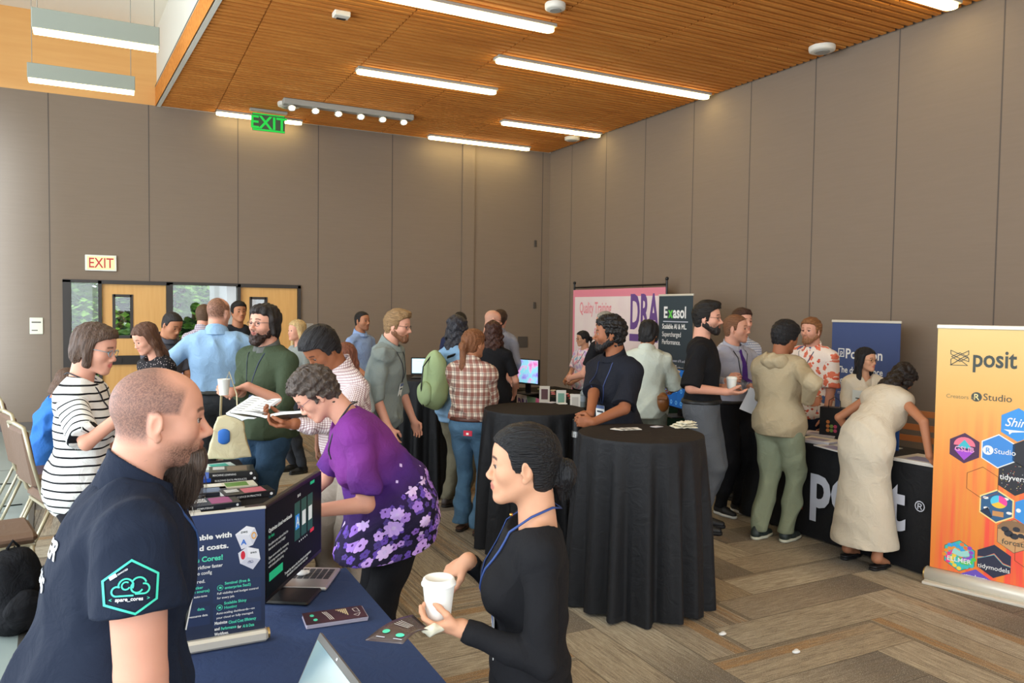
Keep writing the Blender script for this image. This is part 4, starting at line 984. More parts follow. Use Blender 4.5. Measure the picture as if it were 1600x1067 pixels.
# ---------------------------------------------------------------- cloths, tables
blackcloth = fabric('black_cloth', '#18191c', .62, .2, var=.05, spec=.3)
navycloth = fabric('navy_cloth', '#36466c', .85, .2, var=.04, spec=.15)
greencloth = fabric('dark_green_cloth', '#12291f', .9, .2, spec=.12)
blacktop = fabric('cocktail_top_cloth', '#2c2622', .9, .1, spec=.12)
tablegrey = mat('table_grey', '#8c8c88', .5); steel = mat('steel_leg', '#8d8d8a', .35, .7)
def cloth_rect(name, x0, x1, y0, y1, z, m, label, seed=0, amp=.03, z0=.015, flare=.04, group=None):
    rg = np.random.RandomState(seed); P = []; st = .03; r = .02
    def side(a, b):
        L = math.hypot(b[0]-a[0], b[1]-a[1]); n = max(int(L/st), 2); return [(a[0]+(b[0]-a[0])*i/n, a[1]+(b[1]-a[1])*i/n) for i in range(n)]
    c = [(x0, y0), (x1, y0), (x1, y1), (x0, y1)]
    for i in range(4): P += side(c[i], c[(i+1) % 4])
    n = len(P); cx, cy = (x0+x1)/2, (y0+y1)/2; ph = rg.rand(4)*6; N = []
    for i in range(n):
        a, b = P[i-1], P[(i+1) % n]; dx, dy = b[0]-a[0], b[1]-a[1]; L = math.hypot(dx, dy); N.append((dy/L, -dx/L))
    zs = [z, z-.006, z-.03, z-.1, z-.25, z-.45, z-.6, z0+.03, z0]; V = []
    for k, zz in enumerate(zs):
        t_ = min(max((z-zz)/(z-z0), 0), 1)
        for i in range(n):
            s_ = i*st; w = (math.sin(s_*14+ph[0]+1.3*math.sin(s_*3+ph[2]))*.6+math.sin(s_*29+ph[1])*.3+.25)*amp*t_**1.1+(.004 if k > 0 else 0)+flare*t_
            V.append((P[i][0]+N[i][0]*w, P[i][1]+N[i][1]*w, zz))
    F = [tuple(range(n))]+[(k*n+i, k*n+(i+1) % n, (k+1)*n+(i+1) % n, (k+1)*n+i) for k in range(len(zs)-1) for i in range(n)]
    F = [F[0]]+[f[::-1] for f in F[1:]]
    mb = MB(); ctr = ((x0+x1)/2, (y0+y1)/2)
    mb.raw([(v[0]-ctr[0], v[1]-ctr[1], v[2]) for v in V], F[:1], m); mb.raw([(v[0]-ctr[0], v[1]-ctr[1], v[2]) for v in V], F[1:], m, smooth=True)
    o = mb.build(name); o.location = (ctr[0], ctr[1], 0); return tag(o, label, 'tablecloth', group)
def folding_table(x0, x1, y0, y1, z, label, group='folding tables under the cloths'):
    e = empty('folding_table', ((x0+x1)/2, (y0+y1)/2, 0), 0, label, 'table', group); hx, hy = (x1-x0)/2-.01, (y1-y0)/2-.01
    MB().box(-hx, hx, -hy, hy, z-.035, z-.004, tablegrey, bev=.006).build('tabletop', e)
    for sx in (-1, 1):
        for sy in (-1, 1): MB().cyl((sx*(hx-.08), sy*(hy-.2), 0), (sx*(hx-.08), sy*(hy-.2), z-.035), .014, n=8, mt=steel).build('leg', e)
TX0, TX1 = .04, .795
folding_table(TX0, TX1, 1.15, 2.96, .738, 'folding table under the navy cloth in the foreground')
cloth_rect('tablecloth', TX0, TX1, 1.15, 2.96, .74, navycloth, 'navy blue cloth on the foreground table', 1, .02)
folding_table(.12, .72, 3.62, 5.40, .738, 'folding table under the black cloth with the books')
cloth_rect('tablecloth', .12, .72, 3.62, 5.40, .74, fabric('book_cloth', '#221f1e', .9, .15, spec=.12), 'black cloth on the table covered with books', 2, .02)
BX0 = 4.86
folding_table(BX0, 5.45, 3.06, 5.02, .738, 'folding table of the posit stand under a black cloth'.replace('posit ', 'right-hand '))
cloth_rect('tablecloth', BX0, 5.45, 3.06, 5.02, .74, blackcloth, 'black cloth with large white lettering on the right-hand stand table', 3, .006, flare=.02)
folding_table(5.35, 6.1, 5.75, 7.55, .738, 'folding table under a dark green cloth by the right wall')
cloth_rect('tablecloth', 5.35, 6.1, 5.75, 7.55, .74, greencloth, 'dark green cloth on the table below the blue screen', 4, .02)
def panel(O, U, V, N=None):
    O, U, V = Vector(O), Vector(U).normalized(), Vector(V).normalized(); N = U.cross(V)
    M_ = Matrix.Identity(4)
    for i in range(3): M_[i][0] = U[i]; M_[i][1] = V[i]; M_[i][2] = N[i]; M_[i][3] = O[i]
    Mi = M_.inverted()
    def uv(px, py):
        d = Vector((CF+CR*(px-800)/FPX-CU*(py-533.5)/FPX).tolist()); o = Vector((0, 0, EYE)); t_ = (O-o).dot(N)/d.dot(N); q = Mi @ (o+d*t_); return q[0], q[1]
    return M_, uv
white = mat('print_white', '#e9e9e6', .6); tealp = mat('print_teal', '#4fd6b0', .6)
# big lettering on the right-hand table front
MP, uv = panel((BX0-.034, 5.35, 0), (0, -1, 0), (0, 0, 1))
greyp = mat('print_greyish', '#c3c6d2', .6); redp = mat('print_red', '#e2573c', .6); bluep = mat('print_blue', '#2d68a8', .6)
a = uv(1264, 788); b = uv(1430, 812)
mb = MB(); mb.text('posit', a[0], .28, .50, greyp, MP, .003, .03, sx=(b[0]-a[0])/(.50*2.19))
rr_ = uv(1436, 792); mb.text('®', rr_[0]-.03, rr_[1]-.03, .1, greyp, MP, .003, .003)
def up(*pts): return [uv(*p) for p in pts]
mb.line(up((1239, 732), (1258, 727), (1258, 743), (1251, 748), (1236, 745)), .014, .003, redp, MP, True)
mb.line(up((1236, 762), (1254, 780), (1253, 794), (1236, 780)), .014, .003, redp, MP, True)
mb.line(up((1240, 752), (1252, 756), (1250, 764), (1240, 764)), .014, .003, bluep, MP, True)
for c_ in bpy.data.objects:
    if c_.name.startswith('tablecloth') and 'lettering' in str(c_.get('label')): par = c_
ol = mb.build('lettering'); ol.parent = par; ol.matrix_parent_inverse = Matrix.Translation(par.location).inverted()

# cocktail tables
def cocktail(cx, cy, z, r, label, seed, nfold=15, amp=.045):
    rg = np.random.RandomState(seed); e = empty('cocktail_table', (cx, cy, 0), 0, label.replace('cloth on', 'table under').replace('black cloth', 'tall round cocktail table with a black cloth'), 'table', None)
    MB().cyl((0, 0, z-.03), (0, 0, z-.004), r-.008, n=40, mt=tablegrey).build('tabletop', e); MB().cyl((0, 0, .02), (0, 0, z-.03), .03, n=12, mt=steel).build('pole', e); MB().lathe([(.26, 0), (.26, .012), (.05, .03), (.03, .05)], 24, steel).build('base', e)
    n = 220; ph = rg.rand(6)*6.28; zs = [z, z-.004, z-.018, z-.05, z-.12, z-.25, z-.4, z-.55, z-.7, z-.85, .05, .012]; V = []
    for k, zz in enumerate(zs):
        t_ = (z-zz)/z
        for i in range(n):
            a_ = 2*PI*i/n; f1 = math.sin(nfold*a_+ph[0]+.9*math.sin(2*a_+ph[1])+.6*t_*math.sin(3*a_+ph[5])); f2 = math.sin((nfold*1.7)*a_+ph[2]+math.sin(3*a_+ph[3]))
            w = (abs(f1)**.7*math.copysign(1, f1)*.75+f2*.3)*amp*min(t_*2.2, 1)**.8*(.55+.6*t_)
            rr = r+(.003 if k else 0)+.006*min(t_*8, 1)+w+.035*t_
            V.append((rr*math.cos(a_), rr*math.sin(a_), zz if zz > .02 else zz+.008*math.sin(5*a_+ph[4])))
    mb = MB(); mb.raw(V[:n], [tuple(range(n))], blacktop); mb.raw(V, [(k*n+i, (k+1)*n+i, (k+1)*n+(i+1) % n, k*n+(i+1) % n) for k in range(len(zs)-1) for i in range(n)], blackcloth, smooth=True)
    o = mb.build('tablecloth'); o.location = (cx, cy, 0); return tag(o, label, 'tablecloth')
CT = {}
c1 = at(1001, 676, 4.69); cocktail(c1[0], c1[1], c1[2], .375, 'black cloth on the nearest cocktail table', 5); CT[1] = c1
c2 = at(835, 638, 5.8); cocktail(c2[0], c2[1], c2[2], .375, 'black cloth on the middle cocktail table behind the dark haired woman', 6); CT[2] = c2
c3 = at(662, 590, 7.5); cocktail(c3[0], c3[1], c3[2], .375, 'black cloth on the far cocktail table carrying the white screen', 7); CT[3] = c3

# ---------------------------------------------------------------- roll-up banners
alu = mat('banner_aluminium', '#d9d3c4', .4, .25)
def rollup(A_, B_, ztop, label, cat, colr, base_h=.09, name='roll_up_banner', bw=.09):
    A_ = Vector((A_[0], A_[1], 0)); B_ = Vector((B_[0], B_[1], 0)); w = (B_-A_).length; U_ = (B_-A_)/w; th = math.atan2(U_[1], U_[0])
    e = empty(name, tuple(A_), th, label, cat)
    MB().tube([(-.02, 0, base_h*.5), (w+.02, 0, base_h*.5)], base_h*.5, 12, alu).box(-.02, w+.02, -bw, bw*.6, .0, .02, alu, bev=.004).cyl((-.03, 0, base_h*.5), (-.02, 0, base_h*.5), base_h*.42, n=12, mt=mat('brass_end', '#b8975a', .35, .8)).build('base', e)
    MB().box(-.005, w+.005, -.012, .012, ztop-.012, ztop+.014, alu, bev=.004).build('top_rail', e)
    MB().cyl((w/2, .03, .02), (w/2, .03, ztop), .008, n=8, mt=steel).build('support_pole', e)
    mb = MB(); mb.box(0, w, -.0015, .0015, base_h, ztop, colr)
    Mx = TR((0, -.0016, 0)) @ Matrix.Rotation(PI/2, 4, 'X')
    Mw, uv_ = panel((A_[0], A_[1], 0), (U_[0], U_[1], 0), (0, 0, 1))
    return e, mb, Mx, uv_, w
def hexa(cx, cy, r, rot_=PI/2, kx=1): return [(cx+kx*r*math.cos(rot_+PI/3*i), cy+r*math.sin(rot_+PI/3*i)) for i in range(6)]
# orange one
om = mat('orange_print', '#f2a049', .6); t = NT(om); sp_ = t.sep(t.obj()); 
cb = t.new('ShaderNodeCombineXYZ', ins={0: t.math('MULTIPLY', sp_[0], 26), 2: t.math('MULTIPLY', sp_[2], 1.1)}); nz = t.noise(1.0, cb.outputs[0], detail=2)
base = t.ramp(t.math('DIVIDE', sp_[2], 1.7), [(.1, '#e88530'), (.5, '#e89844'), (.75, '#deac60'), (1, '#d8be7c')])
redm = t.math('MULTIPLY', t.math('MAXIMUM', t.math('SUBTRACT', 1.15, t.math('DIVIDE', sp_[2], 1.05)), 0), t.math('MULTIPLY', t.math('MAXIMUM', t.math('SUBTRACT', nz.outputs[0], .38), 0), 5.2))
redm = t.math('MINIMUM', t.math('MULTIPLY', redm, t.math('MINIMUM', t.math('ADD', t.math('MULTIPLY', sp_[0], 2.6), .25), 1)), 1)
t.col(t.mix(redm, base, '#f05540'))
A_ = unproj(1452, 908, 2, 0); D_ = Vector((.30, -.955, 0)); B_ = (A_[0]+.85*D_[0], A_[1]+.85*D_[1])
e, mb, Mx, uv_, w = rollup(A_, B_, 1.69, 'orange roll-up banner with hexagon stickers at the right edge', 'banner', om, .10)
dk = mat('print_dark', '#3d4440', .6)
def hx(px, py, r, colr, border=None, txt=None, ts=.03, tcol=white, ty=0, bw=.12):
    c = uv_(px, py)
    if border: mb.prism(hexa(c[0], c[1], r), 0, .0006, border, Mx); r2 = r*(1-bw)
    else: r2 = r
    if colr: mb.prism(hexa(c[0], c[1], r2), .0006, .0012, colr, Mx)
    if txt: mb.text(txt, c[0], c[1]+ty-ts*.3, ts, tcol, Mx, .0022, .006, 'CENTER')
    return c
a = uv_(1519, 572); b = uv_(1596, 574); mb.text('posit', a[0], a[1], .155, dk, Mx, .002, .018, sx=(b[0]-a[0])/(.155*2.19))
q = [uv_(*p) for p in ((1486, 548), (1513, 560), (1513, 548), (1486, 560))]
g = lambda *P: mb.line([uv_(*p) for p in P], .004, .002, dk, Mx, True)
g((1486, 547), (1514, 560), (1514, 565), (1500, 560), (1486, 553)); g((1514, 548), (1486, 561), (1486, 570), (1500, 561), (1514, 554)); g((1487, 557), (1500, 551), (1513, 558), (1500, 565)); g((1485, 570), (1512, 571), (1500, 562))
a = uv_(1481, 621); mb.text('Creators of', a[0]-.01, a[1], .036, mat('print_faded', '#8a7a52', .6), Mx, .002)
c = uv_(1526, 620); mb.prism([(c[0]+.03*math.cos(t_*PI/12), c[1]+.03*math.sin(t_*PI/12)) for t_ in range(24)], 0, .001, dk, Mx); mb.text('R', c[0], c[1]-.019, .055, mat('print_sand', '#ecd694', .6), Mx, .002, .01, 'CENTER')
a = uv_(1536, 625); mb.text('Studio', a[0], a[1], .062, dk, Mx, .002)
pb = mat('hex_blue', '#3a8fd8', .6); pd = mat('hex_dark', '#39323f', .6); pn = mat('hex_night', '#2e3038', .6)
RH = .098
c = hx(1507, 700, RH, mat('hex_plum', '#4a2a4c', .6)); mb.prism([(c[0]+.062*math.cos(t_), c[1]+.016+.055*math.sin(t_)) for t_ in [PI*i/10 for i in range(11)]], .0012, .0018, mat('hex_coral', '#e8748a', .6), Mx)
mb.prism([(c[0]-.06, c[1]-.012), (c[0]+.06, c[1]-.012), (c[0], c[1]-.078)], .0012, .0018, mat('hex_violet', '#a24cc8', .6), Mx); mb.prism([(c[0]-.045, c[1]), (c[0]+.045, c[1]), (c[0], c[1]+.055)], .0018, .0022, mat('hex_teal', '#3fb6c4', .6), Mx); mb.text('GSLIB', c[0], c[1]-.022, .045, mat('hex_pink', '#f0a0c8', .6), Mx, .003, .01, 'CENTER')
c = hx(1560, 705, .108, mat('hex_studio', '#3f86d0', .6), white, None, bw=.07); mb.prism([(c[0]-.056+.03*math.cos(t_*PI/10), c[1]+.03*math.sin(t_*PI/10)) for t_ in range(20)], .0012, .0018, white, Mx); mb.text('R', c[0]-.056, c[1]-.016, .046, pb, Mx, .003, .01, 'CENTER'); mb.text('Studio', c[0]-.023, c[1]-.015, .046, white, Mx, .003, .003)
c = hx(1591, 664, .104, pb); mb.text('Shiny', c[0]-.072, c[1]-.012, .076, white, Mx, .003, .008, shear=.35, sx=.9); mb.prism([(c[0]-.075, c[1]-.035), (c[0]+.07, c[1]-.035), (c[0]-.03, c[1]-.05), (c[0]-.045, c[1]-.064), (c[0]-.048, c[1]-.047)], .0012, .002, white, Mx)
c = uv_(1535, 754); mb.line(hexa(c[0], c[1], .1), .003, .002, mat('hex_outline', '#8a4a2c', .6), Mx, True); c = uv_(1612, 868); mb.line(hexa(c[0], c[1], .1), .003, .002, mat('hex_outline'), Mx, True)
c = hx(1587, 748, .106, mat('hex_star', '#2b2c33', .6)); rg = np.random.RandomState(5)
for k in range(60):
    a_, r_ = rg.rand()*6.28, .088*math.sqrt(rg.rand()); x_, y_ = c[0]+r_*math.cos(a_), c[1]+r_*math.sin(a_)*.95
    if abs(y_-c[1]) > .016: mb.prism([(x_, y_), (x_+.004, y_+.001), (x_+.001, y_+.005)], .0012, .0018, (white, mat('hex_yel', '#e6d05a', .6), redp)[k % 3], Mx)
mb.text('tidyverse', c[0]-.085, c[1]-.013, .048, white, Mx, .003, .008, sx=.92)
c = hx(1557, 791, .108, mat('hex_sky', '#2f5d86', .6), mat('hex_cream', '#f0d68c', .6), bw=.09)
for k, cl in enumerate(('#4fc0e0', '#f0c040', '#e84a9a')): mb.prism([(c[0]+.012+.046*math.cos(t_), c[1]+.03+.04*math.sin(t_)) for t_ in [PI/2+PI*(k/1.5)/1+PI*2/3*i/8 for i in range(9)]]+[(c[0]+.012, c[1]+.03)], .0012, .0018, mat('hex_b%d' % k, cl, .6), Mx)
mb.box(c[0]-.02, c[0]+.04, c[1]-.062, c[1]-.03, .0012, .0018, mat('hex_tan', '#c89058', .6), Mx)
for dx, dy in ((-.06, .045), (-.055, -.02), (.07, -.03), (.05, .055)): mb.prism([(c[0]+dx+.016*math.cos(t_), c[1]+dy+.009*math.sin(t_)) for t_ in [2*PI*i/10 for i in range(10)]], .0012, .0017, white, Mx)
mb.prism([(c[0]-.09, c[1]-.045), (c[0]-.045, c[1]-.012), (c[0]-.02, c[1]-.07), (c[0]-.03, c[1]-.08)], .0012, .0017, mat('hex_dkblue', '#203048', .6), Mx)
c = hx(1612, 801, .1, pb); mb.sphere((0, 0, 0), .0001, 6, pb); mb.prism([(c[0]-.068+.013*math.cos(t_), c[1]+.013*math.sin(t_)) for t_ in [2*PI*i/12 for i in range(12)]], .0012, .002, white, Mx)
c = hx(1585, 838, .106, mat('hex_sandbrown', '#c89a68', .6), dk, bw=.03); mb.prism([(c[0]+.09*math.cos(t_), c[1]+.03+.065*abs(math.sin(t_))**.8) for t_ in [PI*i/8 for i in range(9)]], .0012, .0016, mat('hex_umber', '#8a6a4c', .6), Mx)
for dx, dy, rr in ((-.05, .035, .022), (-.03, .012, .026), (.0, .0, .024), (.01, .045, .02), (.035, .01, .018), (.06, 0, .014)): mb.prism([(c[0]+dx+rr*math.cos(t_), c[1]+dy+rr*.8*math.sin(t_)) for t_ in [2*PI*i/10 for i in range(10)]], .0016, .0022, pn, Mx)
mb.text('forcats', c[0], c[1]-.058, .048, dk, Mx, .003, .004, 'CENTER')
c = hx(1499, 868, .102, mat('hex_aqua', '#3fb8b0', .6), dk, bw=.03); cc = ('#e8783c', '#e83c8c', '#58c848', '#3ca0e0', '#f0d040', '#9048c0', '#f09030', '#40c0c0')
for k in range(40):
    a_, r_ = k*2.4, .09*math.sqrt((k+.5)/40); mb.prism([(c[0]+r_*math.cos(a_)+.014*math.cos(t_), c[1]+r_*math.sin(a_)*.95+.013*math.sin(t_)) for t_ in [2*PI*i/7 for i in range(7)]], .0012, .0016+.00001*k, mat('hex_c%d' % (k % 8), cc[k % 8], .6), Mx)
mb.prism([(c[0]-.045, c[1]+.01), (c[0]-.03, c[1]+.045), (c[0]+.01, c[1]+.03), (c[0]+.05, c[1]+.045), (c[0]+.06, c[1]+.01), (c[0]+.01, c[1]-.005)], .002, .0026, mat('hex_eleph', '#9fd8d0', .6), Mx)
mb.text('ELLMER', c[0], c[1]-.042, .042, white, Mx, .0032, .014, 'CENTER')
c = hx(1553, 877, .106, mat('hex_navy', '#2c2f45', .6)); 
for k, cl in enumerate(('#c05a6a', '#d8b060', '#60a0b0')): mb.line([(c[0]-.09, c[1]+.012-.006*k), (c[0]-.05, c[1]+.018), (c[0], c[1]+.05-.004*k), (c[0]+.05, c[1]-.004*k), (c[0]+.09, c[1]-.01-.003*k)], .004, .0015+.0002*k, mat('hex_l%d' % k, cl, .6), Mx)
mb.text('tidymodels', c[0], c[1]-.055, .040, white, Mx, .003, .004, 'CENTER')
c = uv_(1524, 905); mb.prism([p for p in hexa(c[0], c[1]-.035, .1) if p[1] > .09], 0, .0012, mat('hex_purple', '#6a4fb8', .6), Mx)
for k in range(7): a_ = PI*k/6; mb.line([(c[0], c[1]-.035+.0), (c[0]+.062*math.cos(a_), max(c[1]-.035+.062*math.sin(a_), .1))], .004, .002, white, Mx)
for r_ in (.02, .036, .052): mb.line([(c[0]+r_*math.cos(PI*k/6), max(c[1]-.035+r_*math.sin(PI*k/6), .1)) for k in range(7)], .0035, .002, white, Mx)
hx(1608, 710, .1, mat('hex_star'))
mb.build('printed_panel', e)
# Positron banner (blue) by the wall
bl = mat('banner_blue', '#3c4d7c', .6)
A_ = unproj(1301, 500, 0, 6.85); B_ = unproj(1408, 500, 0, 6.85)
e, mb, Mx, uv_, w = rollup(A_, B_, 1.69, 'blue roll-up banner with white lettering behind the smiling woman', 'banner', bl)
a = uv_(1310, 554); b = uv_(1363, 556); mb.text('Positron', a[0]+.09, a[1]-.03, .145, white, Mx, .002, .02, sx=.9)
mb.ring([(a[0]+x_, a[1]+y_) for x_, y_ in ((0, -.02), (.075, -.02), (.075, .07), (0, .07))], .22, 0, .002, white, Mx); mb.text('p', a[0]+.022, a[1]+.005, .075, white, Mx, .002, .01)
a = uv_(1309, 578); mb.text('The data science', a[0], a[1]-.02, .095, white, Mx, .002, .015, sx=.85); mb.text('code editor', a[0], a[1]-.13, .095, white, Mx, .002, .015, sx=.85)
a = uv_(1309, 603); mb.text('data science', a[0], a[1], .06, tealp if 0 else greyp, Mx, .002); mb.text('made easy', a[0], a[1]-.08, .06, greyp, Mx, .002)
mb.build('printed_panel', e)
# Exasol banner
ex_m = mat('banner_slate', '#2c3840', .6); t = NT(ex_m); sp_ = t.sep(t.obj()); t.col(t.ramp(t.math('ADD', t.math('DIVIDE', sp_[2], 2), t.math('MULTIPLY', t.noise(3, detail=2).outputs[0], .06)), [(.0, '#10223c'), (.38, '#16386a'), (.52, '#27323a'), (1, '#2f3d44')]))
A_ = unproj(1030, 470, 0, 6.3); B_ = unproj(1083, 470, 0, 6.3)
e, mb, Mx, uv_, w = rollup(A_, B_, 1.98, 'dark slate roll-up banner with white and green lettering', 'banner', ex_m)
gr = mat('print_green', '#5fc04a', .6)
a = uv_(1037, 496); sx_ = w*.72/(.2*2.95); mb.text('E', a[0], a[1], .2, white, Mx, .002, .03, sx=sx_); mb.text('x', a[0]+.125*sx_, a[1], .2, gr, Mx, .002, .03, sx=sx_); mb.text('asol', a[0]+.235*sx_, a[1], .2, white, Mx, .002, .03, sx=sx_)
mb.line([(a[0], a[1]-.05), (a[0]+w*.72, a[1]-.05)], .012, .002, greyp, Mx)
a = uv_(1035, 513); 
for k, s_ in enumerate(('Scalable AI & ML.', 'Supercharged', 'Performance.')): mb.text(s_, a[0], a[1]-.10*k, .088, white, Mx, .002, .022 if k == 0 else .004, sx=.78)
for k, s_ in enumerate(('Harness the power of R and', 'SQL, Python, Java, without', 'limits at any scale. Run', 'on premises, cloud and', 'hybrid, using AI and ML', 'your own way.')): mb.text(s_, a[0], a[1]-.42-.085*k, .05, greyp, Mx, .002, .002, sx=.8)
a = uv_(1036, 571); mb.text('Executive Time', a[0], a[1], .055, white, Mx, .002, .01, sx=.8)
mb.build('printed_panel', e)
# large backdrop on the wall side
A_ = unproj(896, 458, 0, 6.95); B_ = unproj(1040, 452, 0, 6.95); w = A_[1]-B_[1]
bd = empty('backdrop', (6.95, A_[1], 0), -PI/2, 'white and pink backdrop with purple letters on a black stand', 'backdrop')
pk = mat('backdrop_pink', '#e48a9c', .7); cr = mat('backdrop_cream', '#eadfd8', .7); t = NT(cr); t.col(t.mix(t.noise(3, detail=3).outputs[0], '#efe6e0', '#e6d0d4')); pu = mat('backdrop_purple', '#6a4a8c', .7)
mb = MB(); Mx = TR((0, -.003, 0)) @ Matrix.Rotation(PI/2, 4, 'X'); mb.box(0, w, -.003, .003, .1, 2.12, pk); mb.box(.06, w-.06, .16, 2.0, 0, .001, cr, Mx)
_, uv_ = panel((6.95, A_[1], 0), (0, -1, 0), (0, 0, 1)); a = uv_(906, 486); pt = mat('backdrop_text', '#e8909a', .7)
mb.text('Quality Training', a[0], a[1]-.03, .26, pt, Mx, .002, .015, sx=.55); mb.text('for', a[0]+.46, a[1]-.45, .26, pt, Mx, .002, .015, sx=.55); mb.text('Quality Results', a[0], a[1]-.86, .26, pt, Mx, .002, .015, sx=.55)
a = uv_(984, 512); b = uv_(1027, 512)
mb.text('DRA', a[0], a[1], .72, pu, Mx, .002, .03, sx=(b[0]-a[0])/(.72*1.95)); mb.box(a[0], b[0]+.02, a[1]-.2, a[1]-.09, 0, .002, pu, Mx)
mb.build('printed_sheet', bd)
for x_ in (0, w): MB().cyl((x_, .02, 0), (x_, .02, 2.24), .016, n=10, mt=blackp).sphere((x_, .02, 2.24), .028, 8, blackp).build('upright', bd)
MB().cyl((0, .02, 2.16), (w, .02, 2.16), .014, n=10, mt=blackp).build('crossbar', bd)
for x_ in (0, w): MB().box(x_-.03, x_+.03, -.25, .2, 0, .02, blackp).build('foot', bd)
# backdrop's table with cloth, screen and giveaways
DA = unproj(800, 603, 2, .74); DB = unproj(925, 672, 2, .74)
folding_table(4.6, 5.28, 6.9, 9.0, .738, 'folding table of the pink and white backdrop stand under a black cloth')
cloth_rect('tablecloth', 4.6, 5.28, 6.9, 9.0, .74, fabric('dra_cloth', '#1a1916', .9, .2), 'black cloth on the giveaway table in front of the backdrop', 9, .015)
o = MB(); MPD, uvd = panel((4.54, 9.0, 0), (0, -1, 0), (0, 0, 1))
q = [uvd(808, 607), uvd(853, 617), uvd(852, 634), uvd(806, 632)]
x0, x1 = q[0][0], q[1][0]; 
o.box(x0, x0+(x1-x0)*.45, .42, .70, 0, .003, cr, MPD).prism([(x0+(x1-x0)*.36, .70), (x0+(x1-x0)*.68, .70), (x0+(x1-x0)*.62, .42), (x0+(x1-x0)*.46, .42)], .0, .004, mat('pennant_green', '#8aa57e', .7), MPD).prism([(x0+(x1-x0)*.68, .70), (x1, .68), (x1, .42), (x0+(x1-x0)*.62, .42)], 0, .004, mat('pennant_pink', '#d8688c', .7), MPD)
o.text('DRA', x0+.03, .44, .3, pu, MPD, .005, .03, sx=(x1-x0)*.36/.58)
tag(o.build('pennant'), 'small pennant with purple letters hung on the giveaway table front', 'pennant')
def on_table(px, py, z=.745): return unproj(px, py, 2, z)
def monitor(A_, B_, z0, z1, label, scr, basez, tilt=0, name='monitor'):
    """A_, B_ bottom corners left/right as seen from the front"""
    A_, B_ = Vector((A_[0], A_[1], 0)), Vector((B_[0], B_[1], 0)); w = (B_-A_).length; U_ = (B_-A_)/w; th = math.atan2(U_[1], U_[0]); c = (A_+B_)/2
    e = empty(name, (c[0], c[1], basez), th, label, 'monitor'); h = z1-z0; zb = z0-basez
    MB().box(-w/2, w/2, -.006, .018, zb, zb+h, blackp, bev=.004).box(-w*.25, w*.25, .018, .045, zb+h*.2, zb+h*.7, blackp).build('screen_housing', e)
    mb = MB(); Mx = TR((-w/2, -.0065, zb)) @ Matrix.Rotation(PI/2, 4, 'X'); mb.box(.012, w-.012, .018, h-.012, -.0005, .0004, scr, Mx)
    MB().box(-.035, .035, .045, .07, .01, zb+h*.5, blackp).build('stand_neck', e); MB().box(-.14, .14, -.10, .13, 0, .012, blackp, bev=.006).build('stand_base', e)
    return e, mb, Mx, w, h
# white screen on far cocktail table
scrw = mat('screen_white', '#b8d4e6', .4, emit='#b4dcf0', estr=.85)
p = c3; a = at(642, 580, 7.45); b = at(691, 581, 7.45)
e, mb, Mx, w, h = monitor(a, b, c3[2]+.03, c3[2]+.20, 'monitor with pale blank screen on the far cocktail table', scrw, c3[2]+.002); mb.box(.06, w-.08, h*.75, h*.78, .0004, .0008, white, Mx).build('screen', e)
# colourful screen
scr = mat('screen_colour', '#8878c8', .4); t = NT(scr); n1 = t.noise(7, detail=3); cl = t.ramp(n1.outputs[0], [(.3, '#7a3fc0'), (.42, '#9fb6f0'), (.52, '#7fd8e0'), (.6, '#dfa0d8'), (.72, '#c03a90')]); t.col(cl); t.l.new(cl, t.b.inputs['Emission Color']); t.b.inputs['Emission Strength'].default_value = .7
a = at(800, 590, 9.6); b = at(842, 590, 9.3); z_ = at(820, 590, 9.45)[2]
e, mb, Mx, w, h = monitor(a, b, .86, 1.17, 'monitor showing a colourful picture on the giveaway table', scr, .742); mb.build('screen', e)
# blue screen near the slate banner
scb = mat('screen_blue', '#0e3a78', .35); t = NT(scb); cl = t.mix(t.noise(5, detail=3).outputs[0], '#06204c', '#2a74c8'); t.col(cl); t.l.new(cl, t.b.inputs['Emission Color']); t.b.inputs['Emission Strength'].default_value = .35
a = at(1030, 620, 7.9); b = at(1083, 620, 7.2)
e, mb, Mx, w, h = monitor(a, b, .82, 1.22, 'large monitor with a blue picture of icons behind the man in pale green', scb, .742)
for k in range(6):
    for j in range(3): mb.ring([(.08+k*w/7+.02*math.cos(t_), .06+j*.12+.02*math.sin(t_)) for t_ in [2*PI*i/8 for i in range(8)]], .2, .0004, .001, mat('icon_cyan', '#7fc4e8', .5, emit='#7fc4e8', estr=.4), Mx)
mb.build('screen', e)

# ---------------------------------------------------------------- foreground table: roll-up, monitor, laptop, brochures
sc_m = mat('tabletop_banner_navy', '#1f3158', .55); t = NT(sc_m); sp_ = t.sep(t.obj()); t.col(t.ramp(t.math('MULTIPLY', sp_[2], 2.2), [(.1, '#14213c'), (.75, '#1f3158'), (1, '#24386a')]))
P0 = unproj(414, 985, 1, 2.41); P1_ = unproj(414, 792, 1, 2.41); zt = P1_[2]; WB = .31; zb_ = .742
e = empty('tabletop_banner', (P0[0]-WB, 2.41, zb_), 0, 'small navy tabletop roll-up banner with two printed dice', 'banner')
MB().box(-.012, WB+.008, -.02, .03, 0, .036, alu, bev=.008).cyl((WB+.008, .005, .018), (WB+.014, .005, .018), .016, n=12, mt=mat('brass_end')).build('base', e)
MB().box(-.002, WB+.002, -.004, .004, zt-zb_-.004, zt-zb_+.003, alu).build('top_rail', e); MB().cyl((WB*.5, .012, .03), (WB*.5, .012, zt-zb_), .004, n=6, mt=steel).build('support_pole', e)
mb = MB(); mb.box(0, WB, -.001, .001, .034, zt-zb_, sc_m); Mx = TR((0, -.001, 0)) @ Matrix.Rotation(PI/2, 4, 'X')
_, u0 = panel((P0[0]-WB, 2.41, zb_), (1, 0, 0), (0, 0, 1))
bluebox = mat('print_panel_blue', '#182a4e', .55)
a = u0(270, 824); S = .0018
